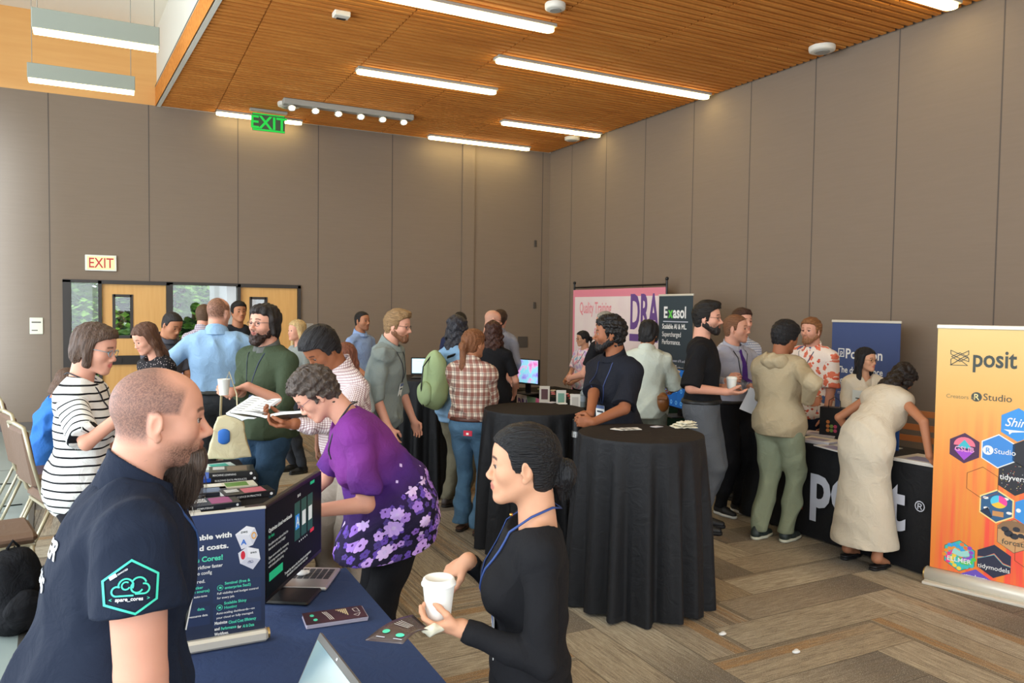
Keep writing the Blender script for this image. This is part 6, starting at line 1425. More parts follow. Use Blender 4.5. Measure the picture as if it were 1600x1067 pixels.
def petals(t, v, sc, r, n_=5):
    """flower mask: petalled outline around voronoi points in the x-z plane of the cloth"""
    s = t.sep(v); u = t.math('MULTIPLY', t.math('ARCTAN2', s[0], t.math('MULTIPLY', s[1], -1)), .17); cb = t.new('ShaderNodeCombineXYZ', ins={0: u, 1: s[2]})
    x = t.n.new('ShaderNodeTexVoronoi'); x.voronoi_dimensions = '2D'; x.inputs['Scale'].default_value = sc; t.l.new(cb.outputs[0], x.inputs['Vector'])
    sb = t.new('ShaderNodeVectorMath', operation='SUBTRACT'); t.l.new(cb.outputs[0], sb.inputs[0]); t.l.new(x.outputs['Position'], sb.inputs[1]); q = t.sep(sb.outputs[0])
    an = t.math('ARCTAN2', q[1], q[0]); rr = t.math('ADD', r*.72, t.math('MULTIPLY', t.math('ABSOLUTE', t.math('COSINE', t.math('MULTIPLY', an, n_/2))), r*.28)); rc_ = t.sep(x.outputs['Color'])
    rr = t.math('MULTIPLY', rr, t.math('ADD', .55, t.math('MULTIPLY', rc_[1], .6))); return t.math('LESS_THAN', x.outputs['Distance'], rr), rc_, x.outputs['Distance']
def f_purple(t, v, s):
    z = s[2]; n = t.noise(6, v, detail=3).outputs[0]; zz = t.math('ADD', z, t.math('MULTIPLY', t.math('SUBTRACT', n, .5), .08))
    mp = t.math('MULTIPLY', t.math('ADD', zz, .58), 1.25); c = t.ramp(mp, [(.14, '#15121d'), (.42, '#221a38'), (.58, '#4a2670'), (.75, '#70307c'), (.95, '#6d2a78')])
    low = t.math('LESS_THAN', zz, -.20)
    for sc, r, k1, k2, p_ in ((34, .5, '#4a3a7a', '#6a4ab0', 5), (20, .44, '#8a60c0', '#c8a0e4', 5), (11, .34, '#dcc0ea', '#b48ae0', 8)):
        m, rc_, ds = petals(t, v, sc, r, p_); on = t.math('GREATER_THAN', rc_[0], .35 if sc > 10 else .5); c = t.mix(t.math('MULTIPLY', t.math('MULTIPLY', m, on), low), c, t.mix(rc_[2], k1, k2)); ce = t.math('MULTIPLY', t.math('MULTIPLY', t.math('LESS_THAN', ds, r*.16), on), low); c = t.mix(ce, c, '#4a2468')
    m, rc_, ds = petals(t, v, 11, .09, 4); return t.mix(t.math('MULTIPLY', m, t.math('LESS_THAN', zz, -.08)), c, '#cdb4e4')
def f_hawaii(t, v, s):
    c = '#efe3da'; 
    m, rc_, ds = petals(t, v, 12, .42, 5); c = t.mix(t.math('MULTIPLY', m, t.math('GREATER_THAN', rc_[0], .3)), c, t.mix(t.math('GREATER_THAN', rc_[2], .62), '#e07a60', '#4a6a9c'))
    m, rc_, ds = petals(t, v, 22, .3, 4); return t.mix(t.math('MULTIPLY', m, t.math('GREATER_THAN', rc_[0], .6)), c, '#d4604a')
def f_dots(t, v, s):
    x = vor(t, v, 60); return t.mix(t.math('LESS_THAN', x.outputs['Distance'], .22), '#1b191b', '#a89a98')
def f_tie(t, v, s): return t.ramp(t.noise(9, v, detail=3).outputs[0], [(.3, '#c8a8e0'), (.43, '#ece6ea'), (.52, '#e8a0b8'), (.6, '#e6e2e8'), (.7, '#88b8dc')])
def f_denim(a, b):
    return lambda t, v, s: t.mix(t.math('ADD', t.math('MULTIPLY', t.noise(7, v, detail=5).outputs[0], .75), t.math('MULTIPLY', t.noise(220, v, detail=1).outputs[0], .25)), a, b)
M_ = lambda c, n=None, bump=.5, **k: fabric('cloth_'+(n or c), c, bump=bump*.55+.06, **k)
stripe = pat('striped_knit', f_stripe); plaid = pat('red_plaid', f_plaid); redcheck = pat('red_check', f_check('#ddd2d0', '#6e2a3c', .0125)); bluecheck = pat('blue_check', f_check('#d9dde4', '#3c5a8c', .022)); greyplaid = pat('grey_plaid', f_check('#b8aeb4', '#6a5a6c', .02))
purple = pat('purple_floral', f_purple); hawaii = pat('floral_shirt', f_hawaii); dots = pat('dotted_blouse', f_dots); tie = pat('tie_dye', f_tie)
denim = pat('denim', f_denim('#3a566f', '#6488a4')); ddenim = pat('dark_denim', f_denim('#1c2c3c', '#34506a')); chamb = pat('chambray', f_denim('#6f93b4', '#8fb0cc'))
navyp = M_('#1a2233', 'navy_polo', bump=.35); blk = M_('#17171a', 'black', bump=.3); blkp = M_('#131316', 'black_trousers', bump=.3)
# ---------------------------------------------------------------- foreground: man with the long beard
P1 = person('man with shaved head and long dark beard in a navy polo, left foreground', 150, 1.70, 92, H=1.62, W=1.15, D=1.36, armw=1.28, skin='pink', hair=None, buzz=('#62504a', .80, .9), hairc='#4a3a30', beard='long', beardc='#4a3c33', q=0, hsc=1.08,
    head=(-5, 4, 0), lean=11, aR=dict(t=(.27, .12, .84)), aL=dict(t=(-.24, .08, .84)), top=dict(m=navyp, sleeve='short', collar=1, slv=.030, slen=.52, loose=.02, wr=.020, hem=-.16, name='polo_shirt'), bottom=dict(m=M_('#20242c', 'dark_trousers')), lanyard=('#2a4a80', -.22, -.02), stance=.13)
wisps('beard_strands', P1['body'], P1, ((0, .064, -.100), (.042, .034, .020)), ((0, .054, -.220), (.034, .030, .02)), 1500, hairmat('#4a3c33'), .0006, 1, .020)
wisps('jaw_stubble', P1['body'], P1, ((0, .018, -.088), (.052, .058, .020)), ((0, .028, -.104), (.056, .060, .018)), 260, hairmat('#4a3c33'), .0006, 2, .004, 4)
from mathutils.bvhtree import BVHTree
def decal(Rr, key, px, py, dep, mbfun, width, mt, name, rz=0):
    """printed motif pressed onto the garment: laid out flat, then dropped onto the cloth surface"""
    g = Rr[key]; me = g.data; bv = BVHTree.FromPolygons([v.co.copy() for v in me.vertices], [tuple(p.vertices) for p in me.polygons])
    o = Vector(Rr['L'](at(px, py, dep-.35)).tolist()); d = Vector((Rr['Rz'].T@(at(px, py, 1)-A(0, 0, EYE))).tolist()).normalized(); up_ = Vector((0, 0, 1)); U_ = d.cross(up_).normalized(); V_ = U_.cross(d)
    mb = MB(); mbfun(mb, mt); c, s_ = math.cos(rz), math.sin(rz); out = []; keep = []
    for v in mb.v:
        x_, y_ = v[0]*c-v[1]*s_, v[0]*s_+v[1]*c; q = o+U_*x_*width+V_*y_*width; h = bv.ray_cast(q, d)
        if h[0] is None: out.append(q); keep.append(False)
        else: out.append(h[0]-d*(.0035+v[2])); keep.append(True)
    r = MB(); r.mats = mb.mats
    for f_, mi, sm in zip(mb.f, mb.mi, mb.sm):
        if all(keep[i] for i in f_): r.f.append(f_); r.mi.append(mi); r.sm.append(False)
    r.v = [tuple(p) for p in out]; return r.build(name, g)
logo_t = mat('logo_teal', '#38c8aa', .6); logo_w = mat('logo_white', '#e4e6e8', .6)
def hexlogo(mb, mt):
    def dense(pts, w, m_, closed=False):
        P = pts+([pts[0]] if closed else []); Q = []
        for a, b in zip(P[:-1], P[1:]):
            for i in range(8): Q.append((a[0]+(b[0]-a[0])*i/8, a[1]+(b[1]-a[1])*i/8))
        mb.line(Q+[P[-1]], w, 0, m_)
    dense([(0, 1.0), (.98, .46), (.98, -.50), (.25, -1.02), (-.86, -.62), (-.98, .28)], .085, logo_t, True)
    cloud(mb, .0, .0, .42, logo_t, I4, 0, .15); mb.text('spare_cores', 0, -.52, .2, logo_w, I4, .0005, .02, 'CENTER'); mb.text('<', -.72, -.52, .2, logo_t, I4, .0005, .01); mb.text('>', .62, -.52, .2, logo_t, I4, .0005, .01)
    Mr = Matrix.Rotation(R_(30), 4, 'Z'); Mr.translation = Vector((-.72, .30, 0))
    for i in range(4): mb.box(.07*i, .07*i+.07, -.02, .12, 0, 0.0004, logo_w, Mr)
    mb.text('GRANTED', .30, .0, .09, logo_w, Mr, .0004, .01)
decal(P1, 'top', 203, 917, 1.62, hexlogo, .050, None, 'sleeve_logo', R_(-4))
def backtext(mb, mt): mb.text('COMMUNITER', 0, .15, 1.0, logo_w, I4, 0, .045, 'CENTER', 1.0); mb.text('LLOCKNS', .2, -.95, .8, logo_w, I4, 0, .03, 'CENTER')
g = P1['top']
def back_print(Rr):
    me = Rr['top'].data; bv = BVHTree.FromPolygons([v.co.copy() for v in me.vertices], [tuple(p.vertices) for p in me.polygons]); ch = Vector(Rr['chs'].tolist()); 
    for s_, y_, z_ in (('UNITER', .02, .050), ('LLCKNS', -.05, .042)):
      mb = MB(); mb.text(s_, -.03, y_, z_, logo_w, I4, 0, .035, 'CENTER', 1.12); out = []
      for v in mb.v:
        q = ch+Vector((v[0], -.5, v[1]+.03)); h = bv.ray_cast(q, Vector((0, 1, 0))); out.append(tuple((h[0] if h[0] else q)+Vector((0, -.0035, 0))))
      mb.v = out; mb.build('back_print', Rr['top'])
back_print(P1)
# ---------------------------------------------------------------- foreground: woman in black
P2 = person('woman in a long-sleeved black top with a low dark bun, holding a white cup', 834, 2.0, -84, H=1.455, W=1.02, D=1.05, fem=1, skin='light', hair='bun', hairc='#0c0c10', hth=.011, q=0, hsc=1.09, lean=0, head=(-4, 2, 0), brow='#1c1614', lips='#a85a54', bust=1.15,
    aL=dict(t=('w', at(722, 982, 1.87)), d=('w', CR*-1.0+CU*.08-CF*.05), n=('w', CF*.45+CU*.8-CR*.1), curl=(.5, .62, .7, .7), thumb=.75, pole=(-.3, -1, -.5)),
    aR=dict(t=('w', at(732, 876, 2.12)), d=('w', -CR*.85-CU*.55), n=('w', CF*.3-CU*.9), curl=(.22, .45, .6, .7), thumb=.35, pole=(.4, -1, -.2)),
    top=dict(m=blk, sleeve='long', neckr=.118, neckz=-.014, slv=.008, loose=.010, wr=.012, hem=.03, name='long_sleeve_top', slen=1), bottom=dict(m=blkp), lanyard=('#24407c', -.30, -.0), badge=True)
wisps('loose_hair', P2['body'], P2, ((0, -.132, -.035), (.036, .030, .045)), ((0, -.135, -.115), (.030, .024, .035)), 160, hairmat('#0c0c10'), .0007, 4, .02)
MB().sphere(tuple(P2['nb']+P2['R2']@A(0, .062, .012)), .005, 8, mat('gold', '#d0a050', .25, .9)).build('pendant', P2['root'])
# her cup: cardboard cup with domed lid
cupw = mat('cup_white', '#e9e9e2', .6); lidw = mat('lid_white', '#f0f0ea', .35)
def cup(P, r, h, label, lid=True, tilt=0):
    e = empty('paper_cup', P, 0, label, 'cup'); e.rotation_euler = (0, tilt, 0)
    if lid:
        MB().lathe([(r*.70, 0), (r*.72, .003), (r*.97, h*.86)], 28, cupw).build('cup_body', e)
        MB().lathe([(r*.99, h*.83), (r*1.05, h*.84), (r*1.05, h*.88), (r*.98, h*.895), (r*.95, h*.97), (r*.86, h), (r*.78, h*.992), (r*.76, h*.97), (.001, h*.965)], 28, lidw).build('lid', e)
    else:
        MB().lathe([(r*.70, 0), (r*.72, .003), (r, h*.97), (r*1.04, h*.985), (r*1.0, h), (r*.95, h*.985), (r*.7, .012), (.001, .012)], 20, cupw).build('cup_body', e)
    return e
pc = at(685, 966, 1.90); cup((pc[0], pc[1], pc[2]-.005), .041, .108, 'white paper coffee cup with lid held by the woman in black')
pn2 = at(676, 983, 1.84); o = blob('napkin', folds(ell((0, 0, 0), (.032, .014, .012)), .01, 4, 60), (-.06, -.04, -.04), (.06, .04, .04), .004, nap); o.location = tuple(pn2); tag(o, 'crumpled white napkin held under the coffee cup', 'napkin')
# flyer in her hand
Fq = [at(570, 1000, 1.80), at(629, 1006, 1.76), at(672, 984, 1.83), at(645, 960, 1.95)]
flm = mat('flyer_print', '#4a4440', .25, spec=.6); t = NT(flm); t.col(t.mix(t.noise(6, detail=2).outputs[0], '#2c2826', '#5c4c4c'))
n_ = 10; V = []
for i in range(n_):
    for j in range(n_):
        u_, w_ = i/(n_-1), j/(n_-1); p = (Fq[0]*(1-u_)+Fq[3]*u_)*(1-w_)+(Fq[1]*(1-u_)+Fq[2]*u_)*w_; V.append(tuple(p+A(0, 0, .012*math.sin(u_*PI))-Fq[2]))
mb = MB(); F_ = [(i*n_+j, i*n_+j+1, (i+1)*n_+j+1, (i+1)*n_+j) for i in range(n_-1) for j in range(n_-1)]; mb.raw(V, F_, flm, smooth=True)
fl_ = mb.build('flyer'); fl_.location = tuple(Fq[2]); md = fl_.modifiers.new('s', 'SOLIDIFY'); md.thickness = .001; tag(fl_, 'dark glossy flyer with teal spots held below the coffee cup', 'flyer')
def onfly(u_, w_): p = (Fq[0]*(1-u_)+Fq[3]*u_)*(1-w_)+(Fq[1]*(1-u_)+Fq[2]*u_)*w_; return Vector((p+A(0, 0, .012*math.sin(u_*PI)+.0018)-Fq[2]).tolist())
mb = MB()
for cu, cw, ru, rw in ((.25, .28, .055, .10), (.22, .74, .06, .12)):
    mb.raw([tuple(onfly(cu+ru*math.cos(t_), cw+rw*math.sin(t_))) for t_ in [2*PI*i/14 for i in range(14)]], [tuple(range(14))], tealp)
for k in range(4): mb.raw([tuple(onfly(.48+.05*k+a, .2+b)) for a, b in ((0, 0), (.012, 0), (.03, .5), (.018, .5))], [(0, 1, 2, 3)], white)
for cw in (.3, .78): mb.raw([tuple(onfly(.09+a, cw-.12+b)) for a, b in ((0, 0), (.02, 0), (.02, .24), (0, .24))], [(0, 1, 2, 3)], greyp)
mb.build('printed_marks', fl_)
# ---------------------------------------------------------------- purple top, bending over
P3 = person('woman with short grey-brown hair bending over in a purple top with flowers', 626, 3.35, -80, H=1.62, W=1.22, D=1.25, fem=1, skin='pink', hair='curlyshort', hairc='#483d36', hth=.018, q=1, lean=33, head=(0, 42, 0), glasses='#8a5a5a', belly=1,
    aL=dict(t=('w', at(478, 800, 3.05)), d=('w', -CR-.3*CU), pole=(-.2, -.6, -1)), aR=dict(t=('w', at(452, 805, 3.5)), pole=(.2, -.6, -1)),
    top=dict(m=purple, sleeve='short', slen=.86, slv=.02, loose=.018, wr=.016, hem=-.16, flare=.10, vhem=1, neckr=.085, name='purple_top'), bottom=dict(m=blkp, loose=.008, top=-.05), lanyard=('#20242c', -.12, 0), badge=False, stance=.12)
# ---------------------------------------------------------------- striped top
P4 = person('woman with a brown bob and glasses in a black and white striped top', 123, 3.65, 70, H=1.67, W=.88, D=.94, fem=1, skin='pink', hair='bob', hairc='#4f3a2c', q=1, lean=3, head=(-6, 14, 0), glasses='#8aa0a8', lips='#c05a5a', bust=.9, hsc=1.05,
    aR=dict(t=('w', at(208, 634, 3.45)), pole=(.3, -.9, -.9)), aL=dict(t=('w', at(215, 640, 3.85)), pole=(-.3, -.9, -.9)),
    top=dict(m=stripe, sleeve='short', slen=.9, slv=.030, loose=.022, wr=.014, hem=-.14, neckr=.085, name='striped_top'), bottom=dict(m=M_('#1d1c22', 'charcoal'), loose=.02), lanyard=('#22262e', -.18, 0), badge=False)
# ---------------------------------------------------------------- person seated in blue
P5 = person('person with dark and blond braids seated in a bright blue dress', 66, 6.3, 95, H=1.68, W=1.0, fem=1, skin='tan', hair='braids', hairc='#5e4636', q=2, sit=True, lean=14, head=(0, 18, 0), aR=dict(t=(.16, .34, .95)), aL=dict(t=(-.16, .34, .95)),
    top=dict(m=M_('#3a78cc', 'bright_blue', bump=.4), sleeve='short', slen=.3, loose=.03, wr=.03, hem=-.10, name='dress_top', neckr=.09), bottom=dict(m=M_('#3a78cc', 'bright_blue'), loose=.05, wr=.03, hemz=-.3+.55, name='dress_skirt'), shoes=('#26221f', '#15120f'))
# ---------------------------------------------------------------- group by the doors
person('man in a grey polo looking down, in front of the left wooden door', 256, 7.2, 30, H=1.72, skin='tan', hair='crop', hairc='#1a1412', q=3, head=(10, 28, 0), lean=6, aR=dict(t=(.1, .32, 1.1)), aL=dict(t=(-.06, .32, 1.08)), top=dict(m=M_('#4f5058', 'grey_polo'), sleeve='short', collar=1), bottom=dict(m=M_('#2a3038', 'dark_slate')))
person('woman with long brown hair in a black dotted blouse, looking down', 256, 5.9, -60, H=1.64, fem=1, skin='pink', hair='long', hairc='#5a3a28', q=2, head=(0, 24, 0), lean=10, aR=dict(t=(.1, .30, 1.06)), aL=dict(t=(-.12, .32, 1.04)), top=dict(m=dots, sleeve='short', neckr=.085, loose=.018, name='blouse'), bottom=dict(m=M_('#1d1c22', 'charcoal')))
person('man in a pale pink checked shirt, mostly hidden behind the man in light blue', 318, 8.3, 150, H=1.78, skin='pink', hair='crop', hairc='#5f4632', q=3, aR=dict(t=(.15, .32, 1.1)), top=dict(m=greyplaid, sleeve='long', collar=1), bottom=dict(m=M_('#9a8a80', 'dusty_chino')))
person('man with black hair glimpsed behind the balding head', 372, 9.3, 20, H=1.82, skin='tan', hair='short', hairc='#15110f', q=3, top=dict(m=M_('#23262c', 'dark_tee'), sleeve='short'), bottom=dict(m=M_('#20242c', 'dark_trousers')))
P9 = person('balding man seen from behind in a light blue shirt and grey trousers', 339, 6.5, 168, H=1.83, W=1.22, D=1.2, skin='pink', hair=None, buzz=('#5a4434', .8, 4.), hairc='#4a3628', q=2, head=(-25, 2, 0), belt='#2a2a24', hsc=1.03, aL=dict(t=(-.30, .10, 1.02), pole=(-1, -.6, -.1)), aR=dict(t=(.18, .42, 1.30), pole=(.8, -.3, -.8)),
    top=dict(m=M_('#8fb0d0', 'light_blue', bump=.4), sleeve='long', collar=1, tuck=1, wr=.026, loose=.024, slv=.022, name='dress_shirt'), bottom=dict(m=M_('#3b3e42', 'charcoal_grey'), loose=.022))
P10 = person('bearded man in a dark green sweater holding a cup and a book', 416, 5.25, -48, H=1.76, W=1.12, D=1.12, skin='pink', hair='shaggy', hairc='#1e1613', beard='big', beardc='#2e1d17', q=1, head=(4, -3, 0), glasses='#3a3a3a', lips='#c0605a', hsc=1.06,
    aR=dict(t=('w', at(364, 612, 4.92)), d=('w', -CR+.1*CU), curl=.8, n=('w', CR*.2+CF*.7+CU*.3)), aL=dict(t=('w', at(388, 604, 4.95)), d=('w', -CR-.2*CU), curl=.5, n=('w', -CU)),
    top=dict(m=M_('#3c4734', 'olive_sweater', bump=.4), sleeve='roll', collar=1, cm=M_('#5a5c58', 'grey_collar'), wr=.022, loose=.024, slv=.020, hem=-.08, name='sweater'), bottom=dict(m=ddenim, loose=.016), lanyard=('#1f2a44', -.28, 0), stance=.11)
cup(tuple(at(350, 607, 4.82)-A(0, 0, .04)), .038, .10, 'white paper cup held by the bearded man in green', lid=False)
# tote bag hanging from his arm
tb = at(358, 668, 4.85); tote = empty('tote_bag', (tb[0], tb[1], tb[2]-.19), -math.atan2(tb[0], tb[1]), 'cream cotton tote bag with a blue print hanging from the bearded man', 'bag')
tm = M_('#d6cba6', 'tote_cotton', bump=.4); blob('bag_body', folds(cut(ell((0, 0, .12), (.24, .04, .32)), lambda p: np.abs(p[:, 0])-(.135-.22*p[:, 2]), lambda p: p[:, 2]-.27, lambda p: -p[:, 2]), .012, 8, 20), (-.22, -.09, -.06), (.22, .09, .34), .009, tm, tote)
blob('printed_mark', cut(ell((-.03, -.034, .14), (.045, .02, .05)), lambda p: np.abs(p[:, 0]+.03)-.035), (-.1, -.07, .07), (.05, 0, .21), .006, mat('tote_blue', '#2d6cc0', .7), tote)
MB().tube([(-.05, -.03, .27), (-.045, -.02, .40), (.0, .02, .54), (.045, .0, .40), (.05, -.03, .27)], .010, 6, tm, flat=.35).build('handle', tote)
# open books
def openbook(P, rz, tilt, sx, sy, label, cover='#1a1a1e'):
    e = empty('open_book', P, rz, label, 'book'); e.rotation_euler = (tilt, 0, rz); mb = MB(); pg_ = mat('page_white', '#e4e4e0', .6); n_ = 8
    for s_ in (-1, 1):
        V = []
        for i in range(n_+1):
            u_ = i/n_; x_ = s_*u_*sx; z_ = .022*math.sin(min(u_*2.4, 1.57))*(1-.5*u_)+.05*u_*u_*.3; V += [(x_, -sy/2, z_), (x_, sy/2, z_)]
        mb.raw(V, [(2*i, 2*i+1, 2*i+3, 2*i+2) for i in range(n_)], pg_, smooth=True); mb.raw([(v[0]*1.03, v[1]*1.03, v[2]-.014-.0*abs(v[0])) for v in V], [(2*i, 2*i+1, 2*i+3, 2*i+2) for i in range(n_)], mat('cover_'+cover, cover, .35), smooth=True)
        mb.raw([V[-2], V[-1], (V[-1][0]*1.02, V[-1][1], V[-1][2]-.013), (V[-2][0]*1.02, V[-2][1], V[-2][2]-.013)], [(0, 1, 2, 3)], pg_); mb.raw([x_ for i in range(n_+1) for x_ in (V[2*i], (V[2*i][0], V[2*i][1], V[2*i][2]-.013))], [(2*i, 2*i+1, 2*i+3, 2*i+2) for i in range(n_)], pg_)
    o = mb.build('pages', e); mt_ = MB()
    for s_ in (-1, 1):
        for k in range(7): mt_.box(min(s_*.25*sx, s_*.85*sx), max(s_*.25*sx, s_*.85*sx), sy*(.36-.11*k), sy*(.375-.11*k), .0245, .026, mat('page_ink', '#8a8a8a', .7))
    mt_.build('printed_lines', e); return e
P11 = person('man with black hair in a red checked shirt and khaki trousers reading a book', 552, 4.25, -62, H=1.70, W=1.05, D=1.08, skin='brown', hair='short', hairc='#141216', hth=.020, q=1, head=(6, 44, 0), lean=12, belt='#5a3420', belly=.8,
    aR=dict(t=('w', at(446, 655, 3.95)), d=('w', -CR+.1*CU), curl=.7, n=('w', CU)), aL=dict(t=('w', at(462, 662, 3.75)), d=('w', -CR*.8-.1*CU), curl=.6, n=('w', CU)),
    top=dict(m=redcheck, sleeve='long', collar=1, tuck=1, wr=.02, loose=.02, slv=.016, name='checked_shirt'), bottom=dict(m=M_('#a79a8c', 'khaki_grey'), loose=.024), feet=((.12, .05, 0), (-.12, -.05, 0)))
bk = at(425, 652, 3.85); openbook(tuple(bk), R_(-25), R_(-12), .17, .23, 'open paperback held by the man in the red checked shirt')
bk = at(398, 640, 4.35); openbook(tuple(bk), R_(-60), R_(25), .12, .2, 'white booklet fanned open beside the green sweater')
person('woman with blond hair in a pale grey blazer near the right wooden door', 466, 8.2, -60, H=1.62, fem=1, skin='pink', hair='long', hairc='#c9ab78', q=3, aR=dict(t=(.14, .30, 1.16)), top=dict(m=M_('#8f9490', 'grey_blazer'), sleeve='long', name='blazer'), bottom=dict(m=M_('#33363c', 'slate')))
cup(tuple(at(442, 558, 8.0)-A(0, 0, .05)), .04, .11, 'small white cup held by the blond woman near the door')
person('person with reddish hair mostly hidden behind the reader in the checked shirt', 540, 5.6, 170, H=1.50, fem=1, skin='pink', hair='long', hairc='#7a4630', q=2, top=dict(m=M_('#8a9290', 'grey_green'), sleeve='short'), bottom=dict(m=M_('#33363c', 'slate')))
person('man with dark hair in a light blue shirt standing against the back wall', 564, 9.4, 48, H=1.72, skin='tan', hair='crop', hairc='#15110f', q=2, beard='stubble', aR=dict(t=(.2, .28, .98)), aL=dict(t=(-.2, .24, .96)), top=dict(m=M_('#8ea6d0', 'periwinkle'), sleeve='roll', collar=1), bottom=dict(m=M_('#20242c', 'dark_trousers')))
P15 = person('tall man with blond hair and glasses in a sage grey shirt with a badge', 592, 6.0, 72, H=1.76, W=1.12, D=1.1, skin='pink', hair='quiff', hairc='#8a6c48', beard='full', beardc='#7a5034', q=2, head=(-4, 8, 0), lean=12, glasses='#4a3a34', aR=dict(t=(.24, .16, .86)), aL=dict(t=(-.22, .22, .86)),
    top=dict(m=M_('#7f8884', 'sage_grey', bump=.4), sleeve='roll', collar=1, wr=.024, loose=.026, slv=.02, hem=-.14, name='overshirt'), bottom=dict(m=M_('#23262e', 'ink_navy')), lanyard=('#22262e', -.24, 0))
person('man with dark hair in a navy tee standing beyond the far cocktail table', 718, 9.6, 168, H=1.72, skin='tan', hair='short', hairc='#1a1512', q=3, aR=dict(t=(.25, .2, 1.0)), top=dict(m=M_('#262c48', 'navy_tee'), sleeve='short'), bottom=dict(m=M_('#20242c', 'dark_trousers')))
P17 = person('person with long dark wavy hair in a denim shirt wearing a green backpack', 713, 6.75, 128, H=1.70, fem=1, skin='pink', hair='longcurly', hairc='#2b2a30', q=2, head=(38, 0, 0), aR=dict(t=(.24, .12, .84)), aL=dict(t=(-.1, .34, 1.0)), top=dict(m=chamb, sleeve='roll', wr=.024, loose=.024, slv=.02, hem=-.16, name='denim_shirt'), bottom=dict(m=M_('#6f6a58', 'khaki_olive'), loose=.03), shoes=('#3a302a', '#1c1815'), stance=.10)
bgm = M_('#9db082', 'sage_nylon', bump=.3); pb_ = P17; c_ = pb_['Wd'](pb_['chs']+pb_['R2']@A(0, -.22, -.08)); e = empty('backpack', (c_[0], c_[1], c_[2]-.26), pb_['th'], 'sage green backpack worn by the person in the denim shirt', 'backpack')
blob('pack_body', folds(U(.05, ell((0, 0, .27), (.15, .10, .25)), ell((0, -.03, .14), (.15, .11, .13))), .012, 3, 18), (-.22, -.2, -.06), (.22, .17, .6), .014, bgm, e); blob('front_pocket', folds(ell((0, -.11, .15), (.10, .045, .11)), .008, 6, 20), (-.2, -.2, 0), (.2, 0, .3), .014, bgm, e)
MB().tube([(-.09, .06, .46), (-.10, .22, .50), (-.11, .34, .36), (-.12, .28, .16), (-.12, .1, .08)], .022, 8, blackp, flat=.35).tube([(.09, .06, .46), (.10, .22, .50), (.11, .34, .36), (.12, .28, .16), (.12, .1, .08)], .022, 8, blackp, flat=.35).tube([(0, -.02, .5), (0, -.13, .38), (0, -.15, .2), (0, -.12, .02)], .006, 6, blackp).build('strap', e)
P18 = person('woman with a long ponytail in a red plaid shirt and blue jeans', 738, 6.0, 158, H=1.60, W=1.05, fem=1, skin='tan', hair='pony', hairc='#7c4e30', q=1, head=(-22, 2, 0), belt='#4a2418', hsc=1.06, aR=dict(t=(.02, .30, 1.02)), aL=dict(t=(-.02, .32, 1.0)), top=dict(m=plaid, sleeve='short', slen=.98, slv=.026, tuck=1, wr=.024, loose=.03, collar=1, name='plaid_shirt'),
    bottom=dict(m=denim, loose=.010, cuff=.078, wr=.022), shoes=('#5a3a2a', '#2a1c14', 'flat'), feet=((.08, -.02, -.2), (-.11, .06, .15)))
o = MB().box(-.035, .035, -.004, .004, -.02, .02, mat('phone_red', '#c0203c', .5)).box(-.012, .008, -.0045, -.004, -.012, .004, cardm).build('phone'); pp_ = at(731, 677, 5.83); o.location = tuple(pp_); o.rotation_euler = (0, 0, P18['th']); tag(o, 'red phone case sticking out of the jeans back pocket', 'phone')
person('woman with curly auburn hair in a black top, seen from behind', 771, 7.9, 172, H=1.64, W=1.05, fem=1, skin='pink', hair='longcurly', hairc='#3e2218', q=2, top=dict(m=blk, sleeve='short'), bottom=dict(m=blkp), aR=dict(t=(.22, .2, .95)))
person('bald man with glasses in a charcoal tee near the back wall', 766, 9.2, 100, H=1.76, W=1.15, D=1.15, skin='pink', hair=None, buzz=('#a08874', .35, 3), hairc='#8a7260', q=2, head=(0, 8, 0), glasses='#2a2a2a', aR=dict(t=(.22, .22, .92)), top=dict(m=M_('#2e2b30', 'charcoal_tee'), sleeve='short'), bottom=dict(m=M_('#3b3e42', 'charcoal_grey')))
person('man with brown hair in a pale grey shirt nearest the corner of the back wall', 781, 9.6, 160, H=1.76, skin='pink', hair='short', hairc='#3e2a1e', q=3, aR=dict(t=(.22, .1, .9)), top=dict(m=M_('#8d8f9c', 'pale_grey'), sleeve='long', collar=1), bottom=dict(m=M_('#33363c', 'slate')))
person('woman with a black ponytail and glasses in a tie-dye top at the giveaway table', 914, 10.2, -42, H=1.50, fem=1, skin='light', hair='lowpony', hairc='#16151a', q=2, head=(-30, 6, 0), glasses='#3a3030', aR=dict(t=(.1, .3, 1.0)), aL=dict(t=(-.1, .3, 1.0)), top=dict(m=tie, sleeve='short', name='tie_dye_top'), bottom=dict(m=M_('#20242c', 'dark_trousers')), lanyard=('#3a3a40', -.2, 0), badge=False)
person('grey-haired man in a black tee behind the man in the black polo', 948, 7.9, -128, H=1.76, W=1.05, skin='pink', hair='crop', hairc='#8f8b82', q=2, aL=dict(t=(-.16, .32, 1.06)), top=dict(m=blk, sleeve='short', slen=.7), bottom=dict(m=M_('#8a7050', 'tan_chino')))
P24 = person('man with curly black hair in a black polo, hands clasped', 966, 5.35, -46, H=1.72, W=1.08, skin='brown', hair='curlyshort', hairc='#131010', beard='full', beardc='#150f0d', q=1, head=(-40, 0, 0), lean=5, hsc=1.03,
    aR=dict(t=('w', at(921, 655, 5.02)), d=('w', -CR*.7-.2*CU-.3*CF), curl=1.1, n=('w', CR*.3+CF*.8)), aL=dict(t=('w', at(926, 660, 4.98)), d=('w', -CR*.8+.1*CU), curl=1.15, n=('w', CF)), top=dict(m=M_('#191b23', 'black_polo', bump=.35), sleeve='short', slen=.92, slv=.028, collar=1, wr=.02, loose=.022, name='polo_shirt'), bottom=dict(m=blkp), lanyard=('#2a3a68', -.3, 0))
mb = MB(); 
for k in range(3): q = P24['Wd'](P24['chs']+P24['R2']@A(0, .5, .10-.09*k)); 
